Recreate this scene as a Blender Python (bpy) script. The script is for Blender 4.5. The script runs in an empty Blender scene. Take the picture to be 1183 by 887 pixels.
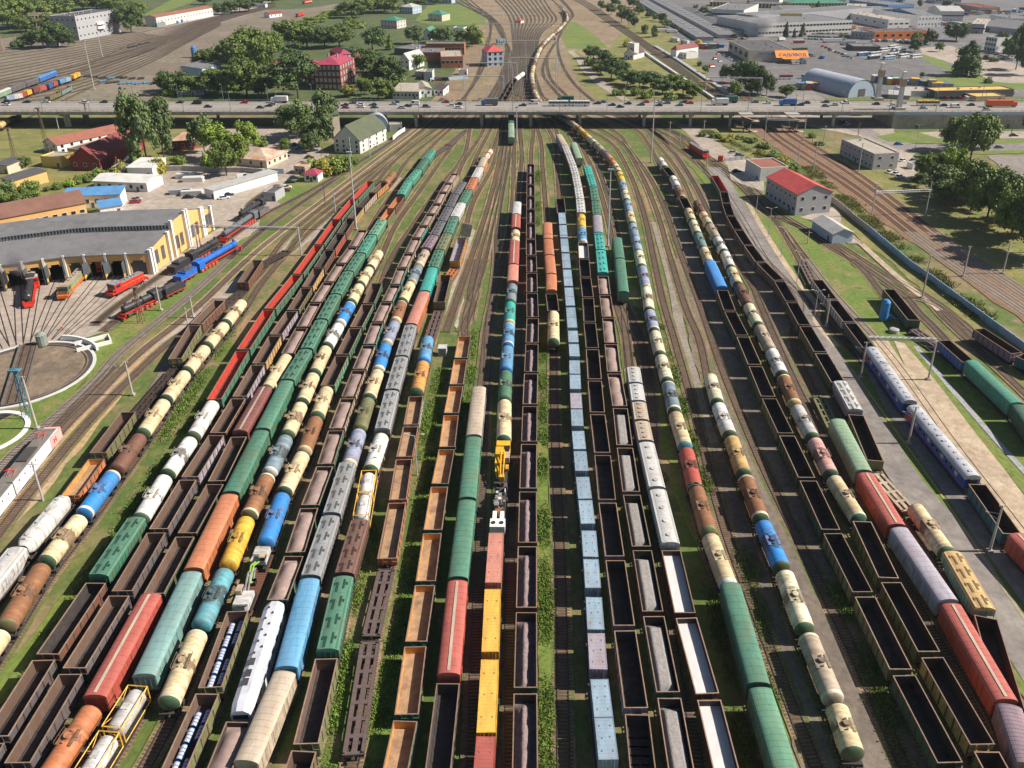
import bpy, bmesh, math, random
from mathutils import Vector, Matrix, noise
random.seed(7)
S = bpy.context.scene
C = S.collection
R = math.radians
# ---------------------------------------------------------------- camera
CAMH = 98.0
FOC, CX, CY = 919.639, 614.0, 308.0          # focal length and principal point, in pixels of an 1183 x 887 frame
PITCH = R(23.139)
SP, CP = math.sin(PITCH), math.cos(PITCH)
cam = bpy.data.objects.new('camera', bpy.data.cameras.new('camera')); C.objects.link(cam)
cam.location = (0, 0, CAMH); cam.rotation_euler = (R(90) - PITCH, 0, 0)
cam.data.sensor_width = 36; cam.data.lens = FOC / 1183 * 36
cam.data.shift_x = -(CX - 591.5) / 1183; cam.data.shift_y = -(443.5 - CY) / 1183
cam.data.clip_start = 1; cam.data.clip_end = 8000
S.camera = cam
# ---------------------------------------------------------------- light
SUN_EL = R(40)
W = bpy.data.worlds.new('World'); S.world = W; W.use_nodes = True
nt = W.node_tree; bg = nt.nodes['Background']
sky = nt.nodes.new('ShaderNodeTexSky'); sky.sky_type = 'NISHITA'; sky.sun_disc = False
sky.sun_elevation = SUN_EL; sky.sun_rotation = R(90)
nt.links.new(sky.outputs[0], bg.inputs[0]); bg.inputs[1].default_value = 0.05
sun = bpy.data.objects.new('sun', bpy.data.lights.new('sun', 'SUN')); C.objects.link(sun)
sun.data.energy = 5.0; sun.data.angle = R(0.5); sun.data.color = (1, .92, .80)
sun.rotation_euler = (0, R(90) - SUN_EL, 0)
S.view_settings.view_transform = 'Standard'; S.view_settings.look = 'None'
S.view_settings.gamma = 1; S.view_settings.use_curve_mapping = False
S.view_settings.exposure = 0.64
S.render.engine = 'CYCLES'
# ---------------------------------------------------------------- survey points: photo pixel -> point on a horizontal plane
CR = dict(A1=(0,0,2.9575), A2=(400,0,2.9575), A3=(783,0,2.9575), B1=(0,180,3.943), B2=(250,150,3.943), B3=(500,130,3.943),
          B4=(700,130,3.943), B5=(883,150,3.943), C1=(0,380,3.943), C2=(200,350,3.943), C3=(450,350,3.943), C4=(700,350,3.943),
          C5=(883,350,3.943), D1=(0,560,2.713), D2=(200,560,2.713), D3=(400,560,2.713), D4=(600,560,2.713), D5=(883,560,2.713),
          O=(0,0,1), E1=(0,0,5.915), E2=(200,0,5.915), E3=(400,0,5.915), E4=(560,0,5.915), E5=(740,0,5.915), E6=(900,0,5.915),
          E7=(1000,0,6.464), E8=(983,90,5.915), F1=(0,100,5.915), F2=(180,80,5.915), F3=(780,100,5.915), F4=(380,80,6.572),
          F5=(540,120,5.915), F6=(1040,360,6.336), H1=(0,280,7.393), H2=(0,390,7.393), H3=(200,240,8.869), H4=(440,0,3.943))
def px(c, x, y):
    a = CR[c]; return a[0] + x / a[2], a[1] + y / a[2]
def ray(X, Y, z):
    a = (X - CX) / FOC; b = -(Y - CY) / FOC
    t = (CAMH - z) / (SP - CP * b)
    return Vector((a * t, (CP + SP * b) * t, z))
def at(c, x, y, z=0.0):
    return ray(*px(c, x, y), z)
def proj(p):
    dz = p[2] - CAMH; fw = p[1] * CP - dz * SP; up = p[1] * SP + dz * CP
    return CX + FOC * p[0] / fw, CY - FOC * up / fw
def height_to(base, ypx):
    """height above a ground point whose top shows at photo row ypx"""
    lo, hi = 0.0, 90.0
    for _ in range(30):
        m = (lo + hi) / 2
        if proj((base[0], base[1], base[2] + m))[1] > ypx: lo = m
        else: hi = m
    return lo
def pxm(p):
    """pixels per metre across at a point"""
    return FOC / (p[1] * CP - (p[2] - CAMH) * SP)
# ---------------------------------------------------------------- materials
MATS = {}
def nodes(m): return m.node_tree.nodes, m.node_tree.links
def mat(name, col, rough=.75, var=.25, scale=.6, metal=0.0, dirt=None, dirt_amt=0.0, dirt_scale=.35, rnd=.0, emit=None, stretch=None, bump=0):
    """one surface colour with two octaves of procedural wear"""
    if name in MATS: return MATS[name]
    m = bpy.data.materials.new(name); m.use_nodes = True; MATS[name] = m
    N, L = nodes(m); b = N['Principled BSDF']
    b.inputs['Roughness'].default_value = rough; b.inputs['Metallic'].default_value = metal
    tc = N.new('ShaderNodeTexCoord'); src = tc.outputs['Object']
    if stretch:
        mp = N.new('ShaderNodeMapping'); mp.inputs['Scale'].default_value = stretch; L.new(src, mp.inputs[0]); src = mp.outputs[0]
    oi = N.new('ShaderNodeObjectInfo')
    n1 = N.new('ShaderNodeTexNoise'); n1.inputs['Scale'].default_value = scale; n1.inputs['Detail'].default_value = 6; n1.inputs['Roughness'].default_value = .65
    n1.noise_dimensions = '4D'; L.new(src, n1.inputs['Vector'])
    mu = N.new('ShaderNodeMath'); mu.operation = 'MULTIPLY'; mu.inputs[1].default_value = 37; L.new(oi.outputs['Random'], mu.inputs[0]); L.new(mu.outputs[0], n1.inputs['W'])
    hv = N.new('ShaderNodeHueSaturation'); hv.inputs['Color'].default_value = (*col, 1)
    mr = N.new('ShaderNodeMapRange'); mr.inputs['From Min'].default_value = .3; mr.inputs['From Max'].default_value = .7
    mr.inputs['To Min'].default_value = 1 - var; mr.inputs['To Max'].default_value = 1 + var; L.new(n1.outputs['Fac'], mr.inputs[0])
    last = mr.outputs[0]
    if rnd:
        m2 = N.new('ShaderNodeMapRange'); m2.inputs['To Min'].default_value = 1 - rnd; m2.inputs['To Max'].default_value = 1 + rnd
        L.new(oi.outputs['Random'], m2.inputs[0]); mm = N.new('ShaderNodeMath'); mm.operation = 'MULTIPLY'
        L.new(last, mm.inputs[0]); L.new(m2.outputs[0], mm.inputs[1]); last = mm.outputs[0]
    L.new(last, hv.inputs['Value']); out = hv.outputs[0]
    if dirt:
        n2 = N.new('ShaderNodeTexNoise'); n2.noise_dimensions = '4D'; n2.inputs['Scale'].default_value = dirt_scale; n2.inputs['Detail'].default_value = 8; n2.inputs['Roughness'].default_value = .7
        L.new(src, n2.inputs['Vector']); L.new(mu.outputs[0], n2.inputs['W'])
        r2 = N.new('ShaderNodeMapRange'); c0 = .62 - .24 * dirt_amt
        r2.inputs['From Min'].default_value = c0; r2.inputs['From Max'].default_value = c0 + .22; L.new(n2.outputs['Fac'], r2.inputs[0])
        mx = N.new('ShaderNodeMix'); mx.data_type = 'RGBA'; L.new(r2.outputs[0], mx.inputs[0]); L.new(out, mx.inputs[6]); mx.inputs[7].default_value = (*dirt, 1)
        out = mx.outputs[2]
    L.new(out, b.inputs['Base Color'])
    if bump:
        bm = N.new('ShaderNodeBump'); bm.inputs['Strength'].default_value = bump; bm.inputs['Distance'].default_value = .1
        L.new(n1.outputs['Fac'], bm.inputs['Height']); L.new(bm.outputs[0], b.inputs['Normal'])
    if emit: b.inputs['Emission Color'].default_value = (*emit, 1); b.inputs['Emission Strength'].default_value = 1
    return m
RUST = (.16, .065, .03)
# colour name -> (words used in labels, base colour)
COL = dict(
 cream=('cream', (.66,.53,.32)), white=('white', (.74,.73,.70)), palecream=('pale cream', (.68,.64,.45)), blue=('bright blue', (.02,.22,.58)), skyblue=('sky blue', (.09,.30,.50)),
 teal=('teal blue', (.09,.30,.36)), turq=('turquoise', (.02,.36,.31)), yellow=('yellow', (.72,.42,.05)), lav=('greyish lavender', (.27,.31,.43)), gbrown=('brown', (.13,.09,.072)), capg=('green', (.06,.135,.075)), deckc=('dark brown', (.12,.085,.08)), brown=('brown', (.15,.07,.05)),
 rust=('rusted', (.32,.15,.07)), red=('brick red', (.40,.075,.055)), bred=('bright red', (.52,.045,.03)), dred=('dark maroon', (.17,.045,.04)), salmon=('salmon pink', (.56,.22,.16)),
 orange=('rust orange', (.50,.17,.07)), tan=('tan', (.46,.38,.29)), green=('green', (.045,.175,.11)), lgreen=('light green', (.10,.28,.17)), pgreen=('pale green', (.22,.34,.22)),
 dgreen=('dark green', (.03,.10,.06)), olive=('olive green', (.15,.17,.08)), grey=('grey', (.26,.27,.28)), dgrey=('dark grey', (.10,.10,.115)), lgrey=('light grey', (.50,.50,.49)),
 mauve=('mauve', (.25,.17,.21)), lavbrown=('faded lilac', (.34,.31,.37)), silver=('silver', (.60,.61,.64)), pink=('faded pink', (.55,.30,.27)), amber=('amber orange', (.60,.28,.07)),
 black=('sooty black', (.03,.03,.032)), ctblue=('light blue', (.25,.36,.46)), gblue=('strong blue', (.02,.13,.40)), gteal=('blue-green', (.02,.16,.20)), dkbrown=('dark brown', (.055,.036,.028)),
 wht2=('white and red', (.70,.68,.66)), seagreen=('sea green', (.045,.26,.18)), cteal=('dirty teal', (.16,.30,.29)), bluerust=('rusty blue', (.18,.32,.40)), ochre=('sandy yellow', (.55,.36,.14)))
def paint(k, dirt=.8, rough=.6):
    c = COL[k][1]
    rr = {'rust': 1.3, 'bluerust': 1.2}.get(k, dirt)
    return mat('paint_' + k, c, rough, .24, 1.3, stretch=(.6, 1.8, .5), dirt=tuple(.42 * x + .58 * y * .8 for x, y in zip(c, RUST)), dirt_amt=rr, dirt_scale=.7, rnd=.13)
def weathered(k):       # roofs and boards bleached and streaked with rust
    c = COL[k][1]
    return mat('weathered_' + k, tuple(.86 * x + .03 for x in c), .75, .28, .9, dirt=tuple(.4 * x + .6 * y for x, y in zip(c, RUST)), dirt_amt=.5, dirt_scale=.45, rnd=.12, stretch=(1.6, .5, 1))
def tank_paint(k):      # oil spilt round the dome and run down the barrel
    name = 'tank_' + k
    if name in MATS: return MATS[name]
    m = paint(k).copy(); m.name = name; MATS[name] = m
    N, L = nodes(m); b = N['Principled BSDF']; old = b.inputs['Base Color'].links[0].from_socket
    tc = N.new('ShaderNodeTexCoord'); sp = N.new('ShaderNodeSeparateXYZ'); L.new(tc.outputs['Object'], sp.inputs[0])
    ab = N.new('ShaderNodeMath'); ab.operation = 'ABSOLUTE'; L.new(sp.outputs['Y'], ab.inputs[0])
    oi = N.new('ShaderNodeObjectInfo'); w = N.new('ShaderNodeMath'); w.operation = 'MULTIPLY'; w.inputs[1].default_value = 91; L.new(oi.outputs['Random'], w.inputs[0])
    n = N.new('ShaderNodeTexNoise'); n.noise_dimensions = '4D'; n.inputs['Scale'].default_value = 1.1; n.inputs['Detail'].default_value = 5; L.new(tc.outputs['Object'], n.inputs['Vector']); L.new(w.outputs[0], n.inputs['W'])
    # edge = |y| - (noise-.5)*4  ; stained where edge < width(random)
    a = N.new('ShaderNodeMath'); a.operation = 'MULTIPLY_ADD'; a.inputs[1].default_value = -4.5; L.new(n.outputs['Fac'], a.inputs[0]); a.inputs[2].default_value = 2.1
    s = N.new('ShaderNodeMath'); s.operation = 'ADD'; L.new(ab.outputs[0], s.inputs[0]); L.new(a.outputs[0], s.inputs[1])
    wd = N.new('ShaderNodeMapRange'); wd.inputs['To Min'].default_value = -.9; wd.inputs['To Max'].default_value = 1.7; L.new(oi.outputs['Random'], wd.inputs[0])
    c = N.new('ShaderNodeMath'); c.operation = 'SUBTRACT'; L.new(wd.outputs[0], c.inputs[0]); L.new(s.outputs[0], c.inputs[1])
    f = N.new('ShaderNodeMapRange'); f.inputs['From Min'].default_value = -.15; f.inputs['From Max'].default_value = .55; f.inputs['To Max'].default_value = .8; L.new(c.outputs[0], f.inputs[0])
    mx = N.new('ShaderNodeMix'); mx.data_type = 'RGBA'; L.new(f.outputs[0], mx.inputs[0]); L.new(old, mx.inputs[6])
    stain = (.10, .05, .028) if k in ('cream', 'palecream', 'yellow', 'rust', 'orange', 'brown', 'tan', 'ochre', 'salmon', 'pink') else (.035, .032, .035)
    mx.inputs[7].default_value = (*stain, 1)
    L.new(mx.outputs[2], b.inputs['Base Color'])
    return m
M_frame = mat('underframe_steel', (.045, .038, .035), .8, .3)
M_wheel = mat('wheel_steel', (.06, .045, .04), .6, .2)
M_rim = mat('worn_rim', (.25, .165, .115), .6, .3, 1.5, rnd=.2)
M_inner = mat('gondola_inside', (.04, .032, .032), .85, .4, .8, dirt=(.09,.06,.048), dirt_amt=.4, rnd=.3)
M_bin = mat('brown_inside', (.36, .23, .13), .85, .3, .8, dirt=(.12,.08,.06), dirt_amt=.5)
M_stake = mat('stake_steel', (.085,.065,.055), .8, .3, 1, rnd=.3)
M_coal = mat('coal', (.055, .045, .05), .9, .6, 2.5, bump=1)
M_ore = mat('lilac_ore', (.22, .16, .165), .9, .5, 3, bump=1, dirt=(.10,.08,.09), dirt_amt=.5, dirt_scale=1.5)
M_gravel = mat('grey_gravel', (.27, .25, .24), .95, .3, 3, bump=.6, rnd=.08)
M_sand = mat('brown_sand', (.30, .215, .19), .95, .2, 1.2, rnd=.1)
M_whiteload = mat('white_powder', (.58, .57, .57), .9, .1, .5)
M_glass = mat('dark_glass', (.02, .025, .035), .15, .1)
M_black = mat('black_rubber', (.02, .02, .02), .8, .2)
M_white = mat('white_paint', (.72, .72, .70), .6, .08)
M_conc = mat('concrete', (.36, .34, .31), .9, .2, .5, dirt=(.2,.18,.16), dirt_amt=.4)
M_steel = mat('galvanised_steel', (.42, .43, .45), .5, .12)
M_redp = mat('red_paint', (.55, .035, .02), .5, .15)
M_yel = mat('yellow_paint', (.75, .45, .03), .5, .15)
# ---------------------------------------------------------------- mesh builder
class MB:
    def __init__(s): s.v = []; s.f = []; s.m = []; s.uv = None
    def add(s, vs, fs, m=0):
        o = len(s.v); s.v.extend(vs)
        for f in fs: s.f.append(tuple(o + i for i in f)); s.m.append(m)
    def box(s, x0, x1, y0, y1, z0, z1, m=0, top=None):
        v = [(x0,y0,z0),(x1,y0,z0),(x1,y1,z0),(x0,y1,z0),(x0,y0,z1),(x1,y0,z1),(x1,y1,z1),(x0,y1,z1)]
        s.add(v, [(0,3,2,1),(0,1,5,4),(1,2,6,5),(2,3,7,6),(3,0,4,7)], m)
        s.add(v[4:], [(0,1,2,3)], m if top is None else top)
    def cbox(s, c, d, m=0): s.box(c[0]-d[0]/2, c[0]+d[0]/2, c[1]-d[1]/2, c[1]+d[1]/2, c[2]-d[2]/2, c[2]+d[2]/2, m)
    def prism(s, prof, y0, y1, m=0, caps=True):
        """profile of (x,z) points, counter-clockwise seen from -y, pushed along y"""
        n = len(prof); v = [(x, y0, z) for x, z in prof] + [(x, y1, z) for x, z in prof]
        s.add(v, [(i, (i+1) % n, n + (i+1) % n, n + i) for i in range(n)], m)
        if caps: s.add(v, [tuple(range(n))[::-1], tuple(range(n, 2*n))], m)
    def tube(s, p0, p1, r, n=6, m=0, r1=None, caps=True):
        p0 = Vector(p0); p1 = Vector(p1); d = (p1 - p0); r1 = r if r1 is None else r1
        if d.length < 1e-6: return
        q = d.to_track_quat('Z', 'Y'); v = []
        for p, rr in ((p0, r), (p1, r1)):
            for i in range(n):
                a = 2 * math.pi * i / n; v.append(tuple(p + q @ Vector((rr * math.cos(a), rr * math.sin(a), 0))))
        s.add(v, [(i, (i+1) % n, n + (i+1) % n, n + i) for i in range(n)], m)
        if caps: s.add(v, [tuple(range(n))[::-1], tuple(range(n, 2*n))], m)
    def rings(s, rings, m=0, n=None):
        """closed rings of equal count, joined"""
        n = len(rings[0]); v = [p for r in rings for p in r]; fs = []
        for k in range(len(rings) - 1):
            for i in range(n): fs.append((k*n+i, k*n+(i+1) % n, (k+1)*n+(i+1) % n, (k+1)*n+i))
        s.add(v, fs, m)
    def mesh(s, name, mats, smooth=False):
        me = bpy.data.meshes.new(name); me.from_pydata(s.v, [], s.f)
        for mm in (mats if isinstance(mats, (list, tuple)) else [mats]): me.materials.append(mm)
        me.polygons.foreach_set('material_index', s.m)
        if smooth: me.polygons.foreach_set('use_smooth', [True] * len(s.f))
        me.update(); return me
    def build(s, name, mats, parent=None, loc=(0,0,0), rz=0, smooth=False, **kw):
        o = bpy.data.objects.new(name, s.mesh(name, mats, smooth)); C.objects.link(o); o.location = loc; o.rotation_euler = (0, 0, rz)
        if parent: o.parent = parent
        tag(o, **kw); return o
def tag(o, label=None, cat=None, group=None, kind=None):
    if label: o['label'] = label
    if cat: o['category'] = cat
    if group: o['group'] = group
    if kind: o['kind'] = kind
    return o
def empty(name, loc, rz=0, label=None, cat=None, group=None, kind=None, sc=None):
    o = bpy.data.objects.new(name, None); C.objects.link(o); o.location = loc; o.rotation_euler = (0, 0, rz)
    o.empty_display_size = .1
    if sc: o.scale = sc
    return tag(o, label, cat, group, kind)
def put(proto, loc, rz=0, name='thing', label=None, cat=None, group=None, sc=None):
    """a thing from a prototype: list of (part name, mesh, sub-parts)"""
    r = empty(name, loc, rz, label, cat, group, sc=sc)
    for nm, me, subs in proto:
        o = bpy.data.objects.new(nm, me); C.objects.link(o); o.parent = r
        for n2, me2 in subs:
            q = bpy.data.objects.new(n2, me2); C.objects.link(q); q.parent = o
    return r
ONES = ['first','second','third','fourth','fifth','sixth','seventh','eighth','ninth','tenth','eleventh','twelfth','thirteenth','fourteenth','fifteenth','sixteenth','seventeenth','eighteenth','nineteenth']
def ordn(n):
    if n <= 19: return ONES[n-1]
    t, u = divmod(n, 10); tens = {2:'twent',3:'thirt',4:'fort',5:'fift',6:'sixt',7:'sevent',8:'eight',9:'ninet'}[t]
    return tens + 'ieth' if u == 0 else tens + 'y-' + ONES[u-1]
# ================================================================ railway wagons (x across, y along, z above rail top)
def bogie_mesh():
    b = MB()
    for s in (-1, 1):
        b.prism([(s*1.0-.09,.28),(s*1.0+.09,.28),(s*1.0+.09,.72),(s*1.0-.09,.72)], -1.25, 1.25, 0)
        for y in (-.925, .925): b.tube((s*.70, y, .475), (s*.83, y, .475), .475, 12, 1)
    for y in (-.925, .925): b.tube((-.8, y, .475), (.8, y, .475), .09, 6, 1)
    b.box(-1.2, 1.2, -.25, .25, .6, .95, 0)
    return b
def shifted(b, dy, name, mats):
    q = MB(); q.v = [(x, y + dy, z) for x, y, z in b.v]; q.f = list(b.f); q.m = list(b.m); return q.mesh(name, mats)
BOG = {}
def bogies(half):
    k = round(half, 2)
    if k not in BOG:
        b = bogie_mesh(); BOG[k] = [('bogie', shifted(b, d, 'bogie', [M_frame, M_wheel]), []) for d in (-half, half)]
    return BOG[k]
def frame(L, w=1.45, wide=True):
    b = MB(); h = L / 2
    b.box(-.25, .25, -h, h, .85, 1.15)
    b.box(-w, w, -h, -h + .2, .9, 1.2); b.box(-w, w, h - .2, h, .9, 1.2)
    for s in (-1, 1):
        if wide: b.box(s*w - .08, s*w + .08, -h + .2, h - .2, .98, 1.2)
        b.tube((0, s*h, .95), (0, s*(h + .48), .95), .13, 6)
        b.box(-.2, .2, s*(h+.46) - .16, s*(h+.46) + .16, .8, 1.12)
    b.tube((.3, -1.4, .7), (.3, .2, .7), .22, 8); b.box(-.9, -.4, -.6, .5, .5, .85)
    return b.mesh('underframe', M_frame)
CACHE = {}
def gondola(out, inn=None, load=None, low=False, L=12.9, rim=None):
    k = ('g', out, inn, load, low, rim, L)
    if k in CACHE: return CACHE[k]
    w, z0, z1 = 1.53, 1.12, (2.45 if low else 3.25); h = L/2; t = .07
    mo = paint(out); mi = paint(inn) if inn else M_inner
    b = MB()
    for s in (-1, 1):
        xs = sorted((s*w, s*(w - t))); 
        v = [(s*w,-h,z0),(s*w,h,z0),(s*w,h,z1),(s*w,-h,z1),(s*(w-t),-h+t,z0+.12),(s*(w-t),h-t,z0+.12),(s*(w-t),h-t,z1),(s*(w-t),-h+t,z1)]
        fo = (0,1,2,3) if s > 0 else (3,2,1,0); fi = (7,6,5,4) if s > 0 else (4,5,6,7)
        b.add(v, [fo], 0); b.add(v, [fi], 1)
        v = [(-w,s*h,z0),(w,s*h,z0),(w,s*h,z1),(-w,s*h,z1),(-w+t,s*(h-t),z0+.12),(w-t,s*(h-t),z0+.12),(w-t,s*(h-t),z1),(-w+t,s*(h-t),z1)]
        fo = (3,2,1,0) if s > 0 else (0,1,2,3); fi = (4,5,6,7) if s > 0 else (7,6,5,4)
        b.add(v, [fo], 0); b.add(v, [fi], 1)
        n = 7                                       # stakes on the sides, ribs on the ends
        for i in range(n + 1):
            y = -h + .12 + (L - .24) * i / n
            b.box(*sorted((s*w, s*(w+.09))), y - .09, y + .09, z0 - .02, z1 - .02, 3)
        b.box(*sorted((s*w, s*(w+.07))), -h, h, z0 - .1, z0 + .16, 0)
        for zz in ((z0 + z1)/2,):
            b.box(-w, w, *sorted((s*h, s*(h+.07))), zz - .08, zz + .08, 0)
        for x in (-.75, .75): b.box(x-.06, x+.06, *sorted((s*h, s*(h+.08))), z0, z1, 0)
    b.add([(-w+t,-h+t,z0+.12),(w-t,-h+t,z0+.12),(w-t,h-t,z0+.12),(-w+t,h-t,z0+.12)], [(0,1,2,3)], 2)
    b.add([(-w,-h,z0),(w,-h,z0),(w,h,z0),(-w,h,z0)], [(0,3,2,1)], 0)
    if not load and not low:                        # hatch lids on the floor
        for i in range(7):
            y = -h + .5 + (L - 1.0) * (i + .5) / 7
            for x in (-.72, .72): b.box(x-.58, x+.58, y-.7, y+.7, z0 + .12, z0 + .16, 2)
    mfl = M_bin if (low or inn in ('amber', 'orange')) else (mat('red_floor', (.16,.05,.04), .8, .4, 1.2, dirt=(.08,.05,.045), dirt_amt=.8) if inn == 'bred' else (M_inner if inn in (None, 'gbrown', 'dkbrown') else mi))
    body = b.mesh('body', [mo, mi, mfl, M_stake])
    r = MB(); q = .11
    for s in (-1, 1):
        r.box(*sorted((s*(w-.09), s*(w+.06))), -h-.04, h+.04, z1, z1 + q)
        r.box(-w+.09, w-.09, *sorted((s*(h-.1), s*(h+.04))), z1, z1 + q)
    parts = [('body', body, []), ('top_rim', r.mesh('top_rim', rim and paint(rim) or M_rim), []), ('underframe', frame(L, 1.4), [])]
    if load:
        parts.append(('load', load_mesh(load, w - t - .005, h - t - .005, z0 + .13, z1), []))
    parts += bogies(h - 2.13)
    CACHE[k] = parts; return parts
LOADM = {}
def load_mesh(kind, w, h, zf, zt):
    b = MB(); nx, ny = 12, 52; rnd = random.Random(hash(kind) % 99 if False else len(kind)*7 + int(zt*10))
    m = dict(coal=M_coal, ore=M_ore, gravel=M_gravel, sand=M_sand, white=M_whiteload)[kind]
    for j in range(ny + 1):
        y = -h + 2*h*j/ny; e = min(1, (h - abs(y)) / 1.6)
        for i in range(nx + 1):
            u = -1 + 2*i/nx; x = u*w
            nz = noise.noise(Vector((x*1.2, y*1.2, len(kind)))) 
            if kind in ('ore', 'coal'):
                rid = max(0, 1 - abs(u + .18) * 1.15 + .22*noise.noise(Vector((3.3, y*.8, 1)))); z = zf + .35 + 1.25*min(1, e)*rid + .16*nz + .12*noise.noise(Vector((x*3.5, y*3.5, 4)))
                if kind == 'coal': z += .1
            elif kind == 'gravel':
                r = max(0, min(1, (1 - abs(u)) * 2.3)); r = r*r*(3-2*r); z = zf + .35 + (1.25*e)*r + .05*nz
            elif kind == 'sand':
                hump = .6 + .4*abs(math.sin((y + h)/(2*h)*math.pi*2.0)); z = zt - .75 + .7*hump*(1-u*u)*min(1, e*1.3) + .03*nz
            else: z = zt - .95 + .02*nz
            b.v.append((x, y, z))
    for j in range(ny):
        for i in range(nx):
            a = j*(nx+1)+i; b.f.append((a, a+1, a+nx+2, a+nx+1)); b.m.append(0)
    return b.mesh('load', m, True)
def tank(col, cap=None, ring=None, L=11.0, rad=1.5):
    k = ('t', col, cap, ring, L)
    if k in CACHE: return CACHE[k]
    h = L/2; zc = 1.05 + rad; n = 28; b = MB(); rr = []
    def ringp(y, r): return [(r*math.cos(2*math.pi*i/n), y, zc + r*math.sin(2*math.pi*i/n)) for i in range(n)]
    ys = [-h + .5, -h+.62, -h*.5, -.02, .02, h*.5, h-.62, h - .5]
    for y in ys: rr.append(ringp(y, rad))
    b.rings([r[::-1] for r in rr], 0)
    for y in (-h*.62, -h*.3, h*.3, h*.62):          # weld bands
        b.rings([r[::-1] for r in (ringp(y-.05, rad+.001), ringp(y-.04, rad+.018), ringp(y+.04, rad+.018), ringp(y+.05, rad+.001))], 0)
    mc = tank_paint(col); parts = [('barrel', b.mesh('barrel', mc, True), [])]
    cm = paint({'green':'capg'}.get(cap, cap) or col)
    for s in (-1, 1):
        e = MB(); rs = []
        for q in range(6):
            a = q/5*math.pi/2; rs.append(ringp(s*(h - .5 + .5*math.sin(a)), rad*math.cos(a) + .004))
        e.rings([r[::-1] for r in rs] if s > 0 else rs, 0)
        nm = 'end_cap'
        subs = []
        if ring:
            g = MB(); rs2 = [ringp(s*(h-.85), rad+.012), ringp(s*(h-.5), rad+.014), ringp(s*(h-.36), rad*.965+.01)]
            g.rings([r[::-1] for r in rs2] if s > 0 else rs2); subs = [('end_ring', g.mesh('end_ring', paint(ring), True))]
        parts.append((nm, e.mesh(nm, cm, True), subs))
    d = MB(); d.tube((0,0,zc+rad-.05), (0,0,zc+rad+.28), .42, 12); d.tube((0,0,zc+rad+.28),(0,0,zc+rad+.34), .46, 12); d.tube((.1,.8,zc+rad-.05),(.1,.8,zc+rad+.22), .16, 8); d.tube((-.1,-.9,zc+rad-.05),(-.1,-.9,zc+rad+.2), .13, 8)
    parts.append(('dome', d.mesh('dome', mat('dome_' + col, tuple(.4*x + .6*y for x, y in zip(COL[col][1], (.12,.08,.055))), .6, .4, 2, rnd=.5)), []))
    p = MB(); zz = zc + rad - .02                     # walkway, rails and ladders
    for s in (-1, 1):
        p.box(*sorted((s*.55, s*1.05)), -1.15, 1.15, zz - .1, zz - .04)
        p.tube((s*1.1,-1.15,zz+.35),(s*1.1,1.15,zz+.35), .03, 4)
        for y in (-1.15, 0, 1.15): p.tube((s*1.1,y,zz-.1),(s*1.1,y,zz+.35), .03, 4)
        for y in (-.2, .2): p.tube((s*1.02,y,zz-.1),(s*1.58,y,1.2), .03, 4)
        for q in range(7):
            f = q/7; p.tube((s*(1.02+.56*f),-.2,zz-.1-(zz-1.3)*f),(s*(1.02+.56*f),.2,zz-.1-(zz-1.3)*f), .025, 4)
    parts.append(('walkway', p.mesh('walkway', mat('walkway_' + col, tuple(.35*x + .65*y for x, y in zip(COL[col][1], (.13,.09,.06))), .7, .4, 2, rnd=.5)), []))
    f = MB(); f.box(-.35,.35,-h-.05,h+.05,.78,1.08)
    for s in (-1, 1):
        f.box(-1.45,1.45,*sorted((s*(h-.1), s*(h+.1))),.78,1.1); f.box(-1.25,1.25,s*3.9-.3,s*3.9+.3,.85,1.5)
        f.tube((0,s*h,.95),(0,s*(h+.5),.95),.12,6)
        f.tube((s*1.4,-h,1.25),(s*1.4,h,1.25),.025,4)
        for y in (-h, -h*.5, h*.5, h): f.tube((s*1.4,y,.9),(s*1.4,y,1.25),.025,4)
        for q in (-1, 1): f.tube((s*.9, q*(h-.1), 1.0), (s*.9, q*(h-1.3), 1.45), .05, 4)
    parts.append(('underframe', f.mesh('underframe', M_frame), []))
    parts += bogies(h - 1.6)
    CACHE[k] = parts; return parts
def arch(w, z0, z1, n=10):
    return [(w*math.cos(math.pi*i/n)*-1*-1, z0 + (z1-z0)*math.sin(math.pi*i/n)) for i in range(n+1)]
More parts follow.
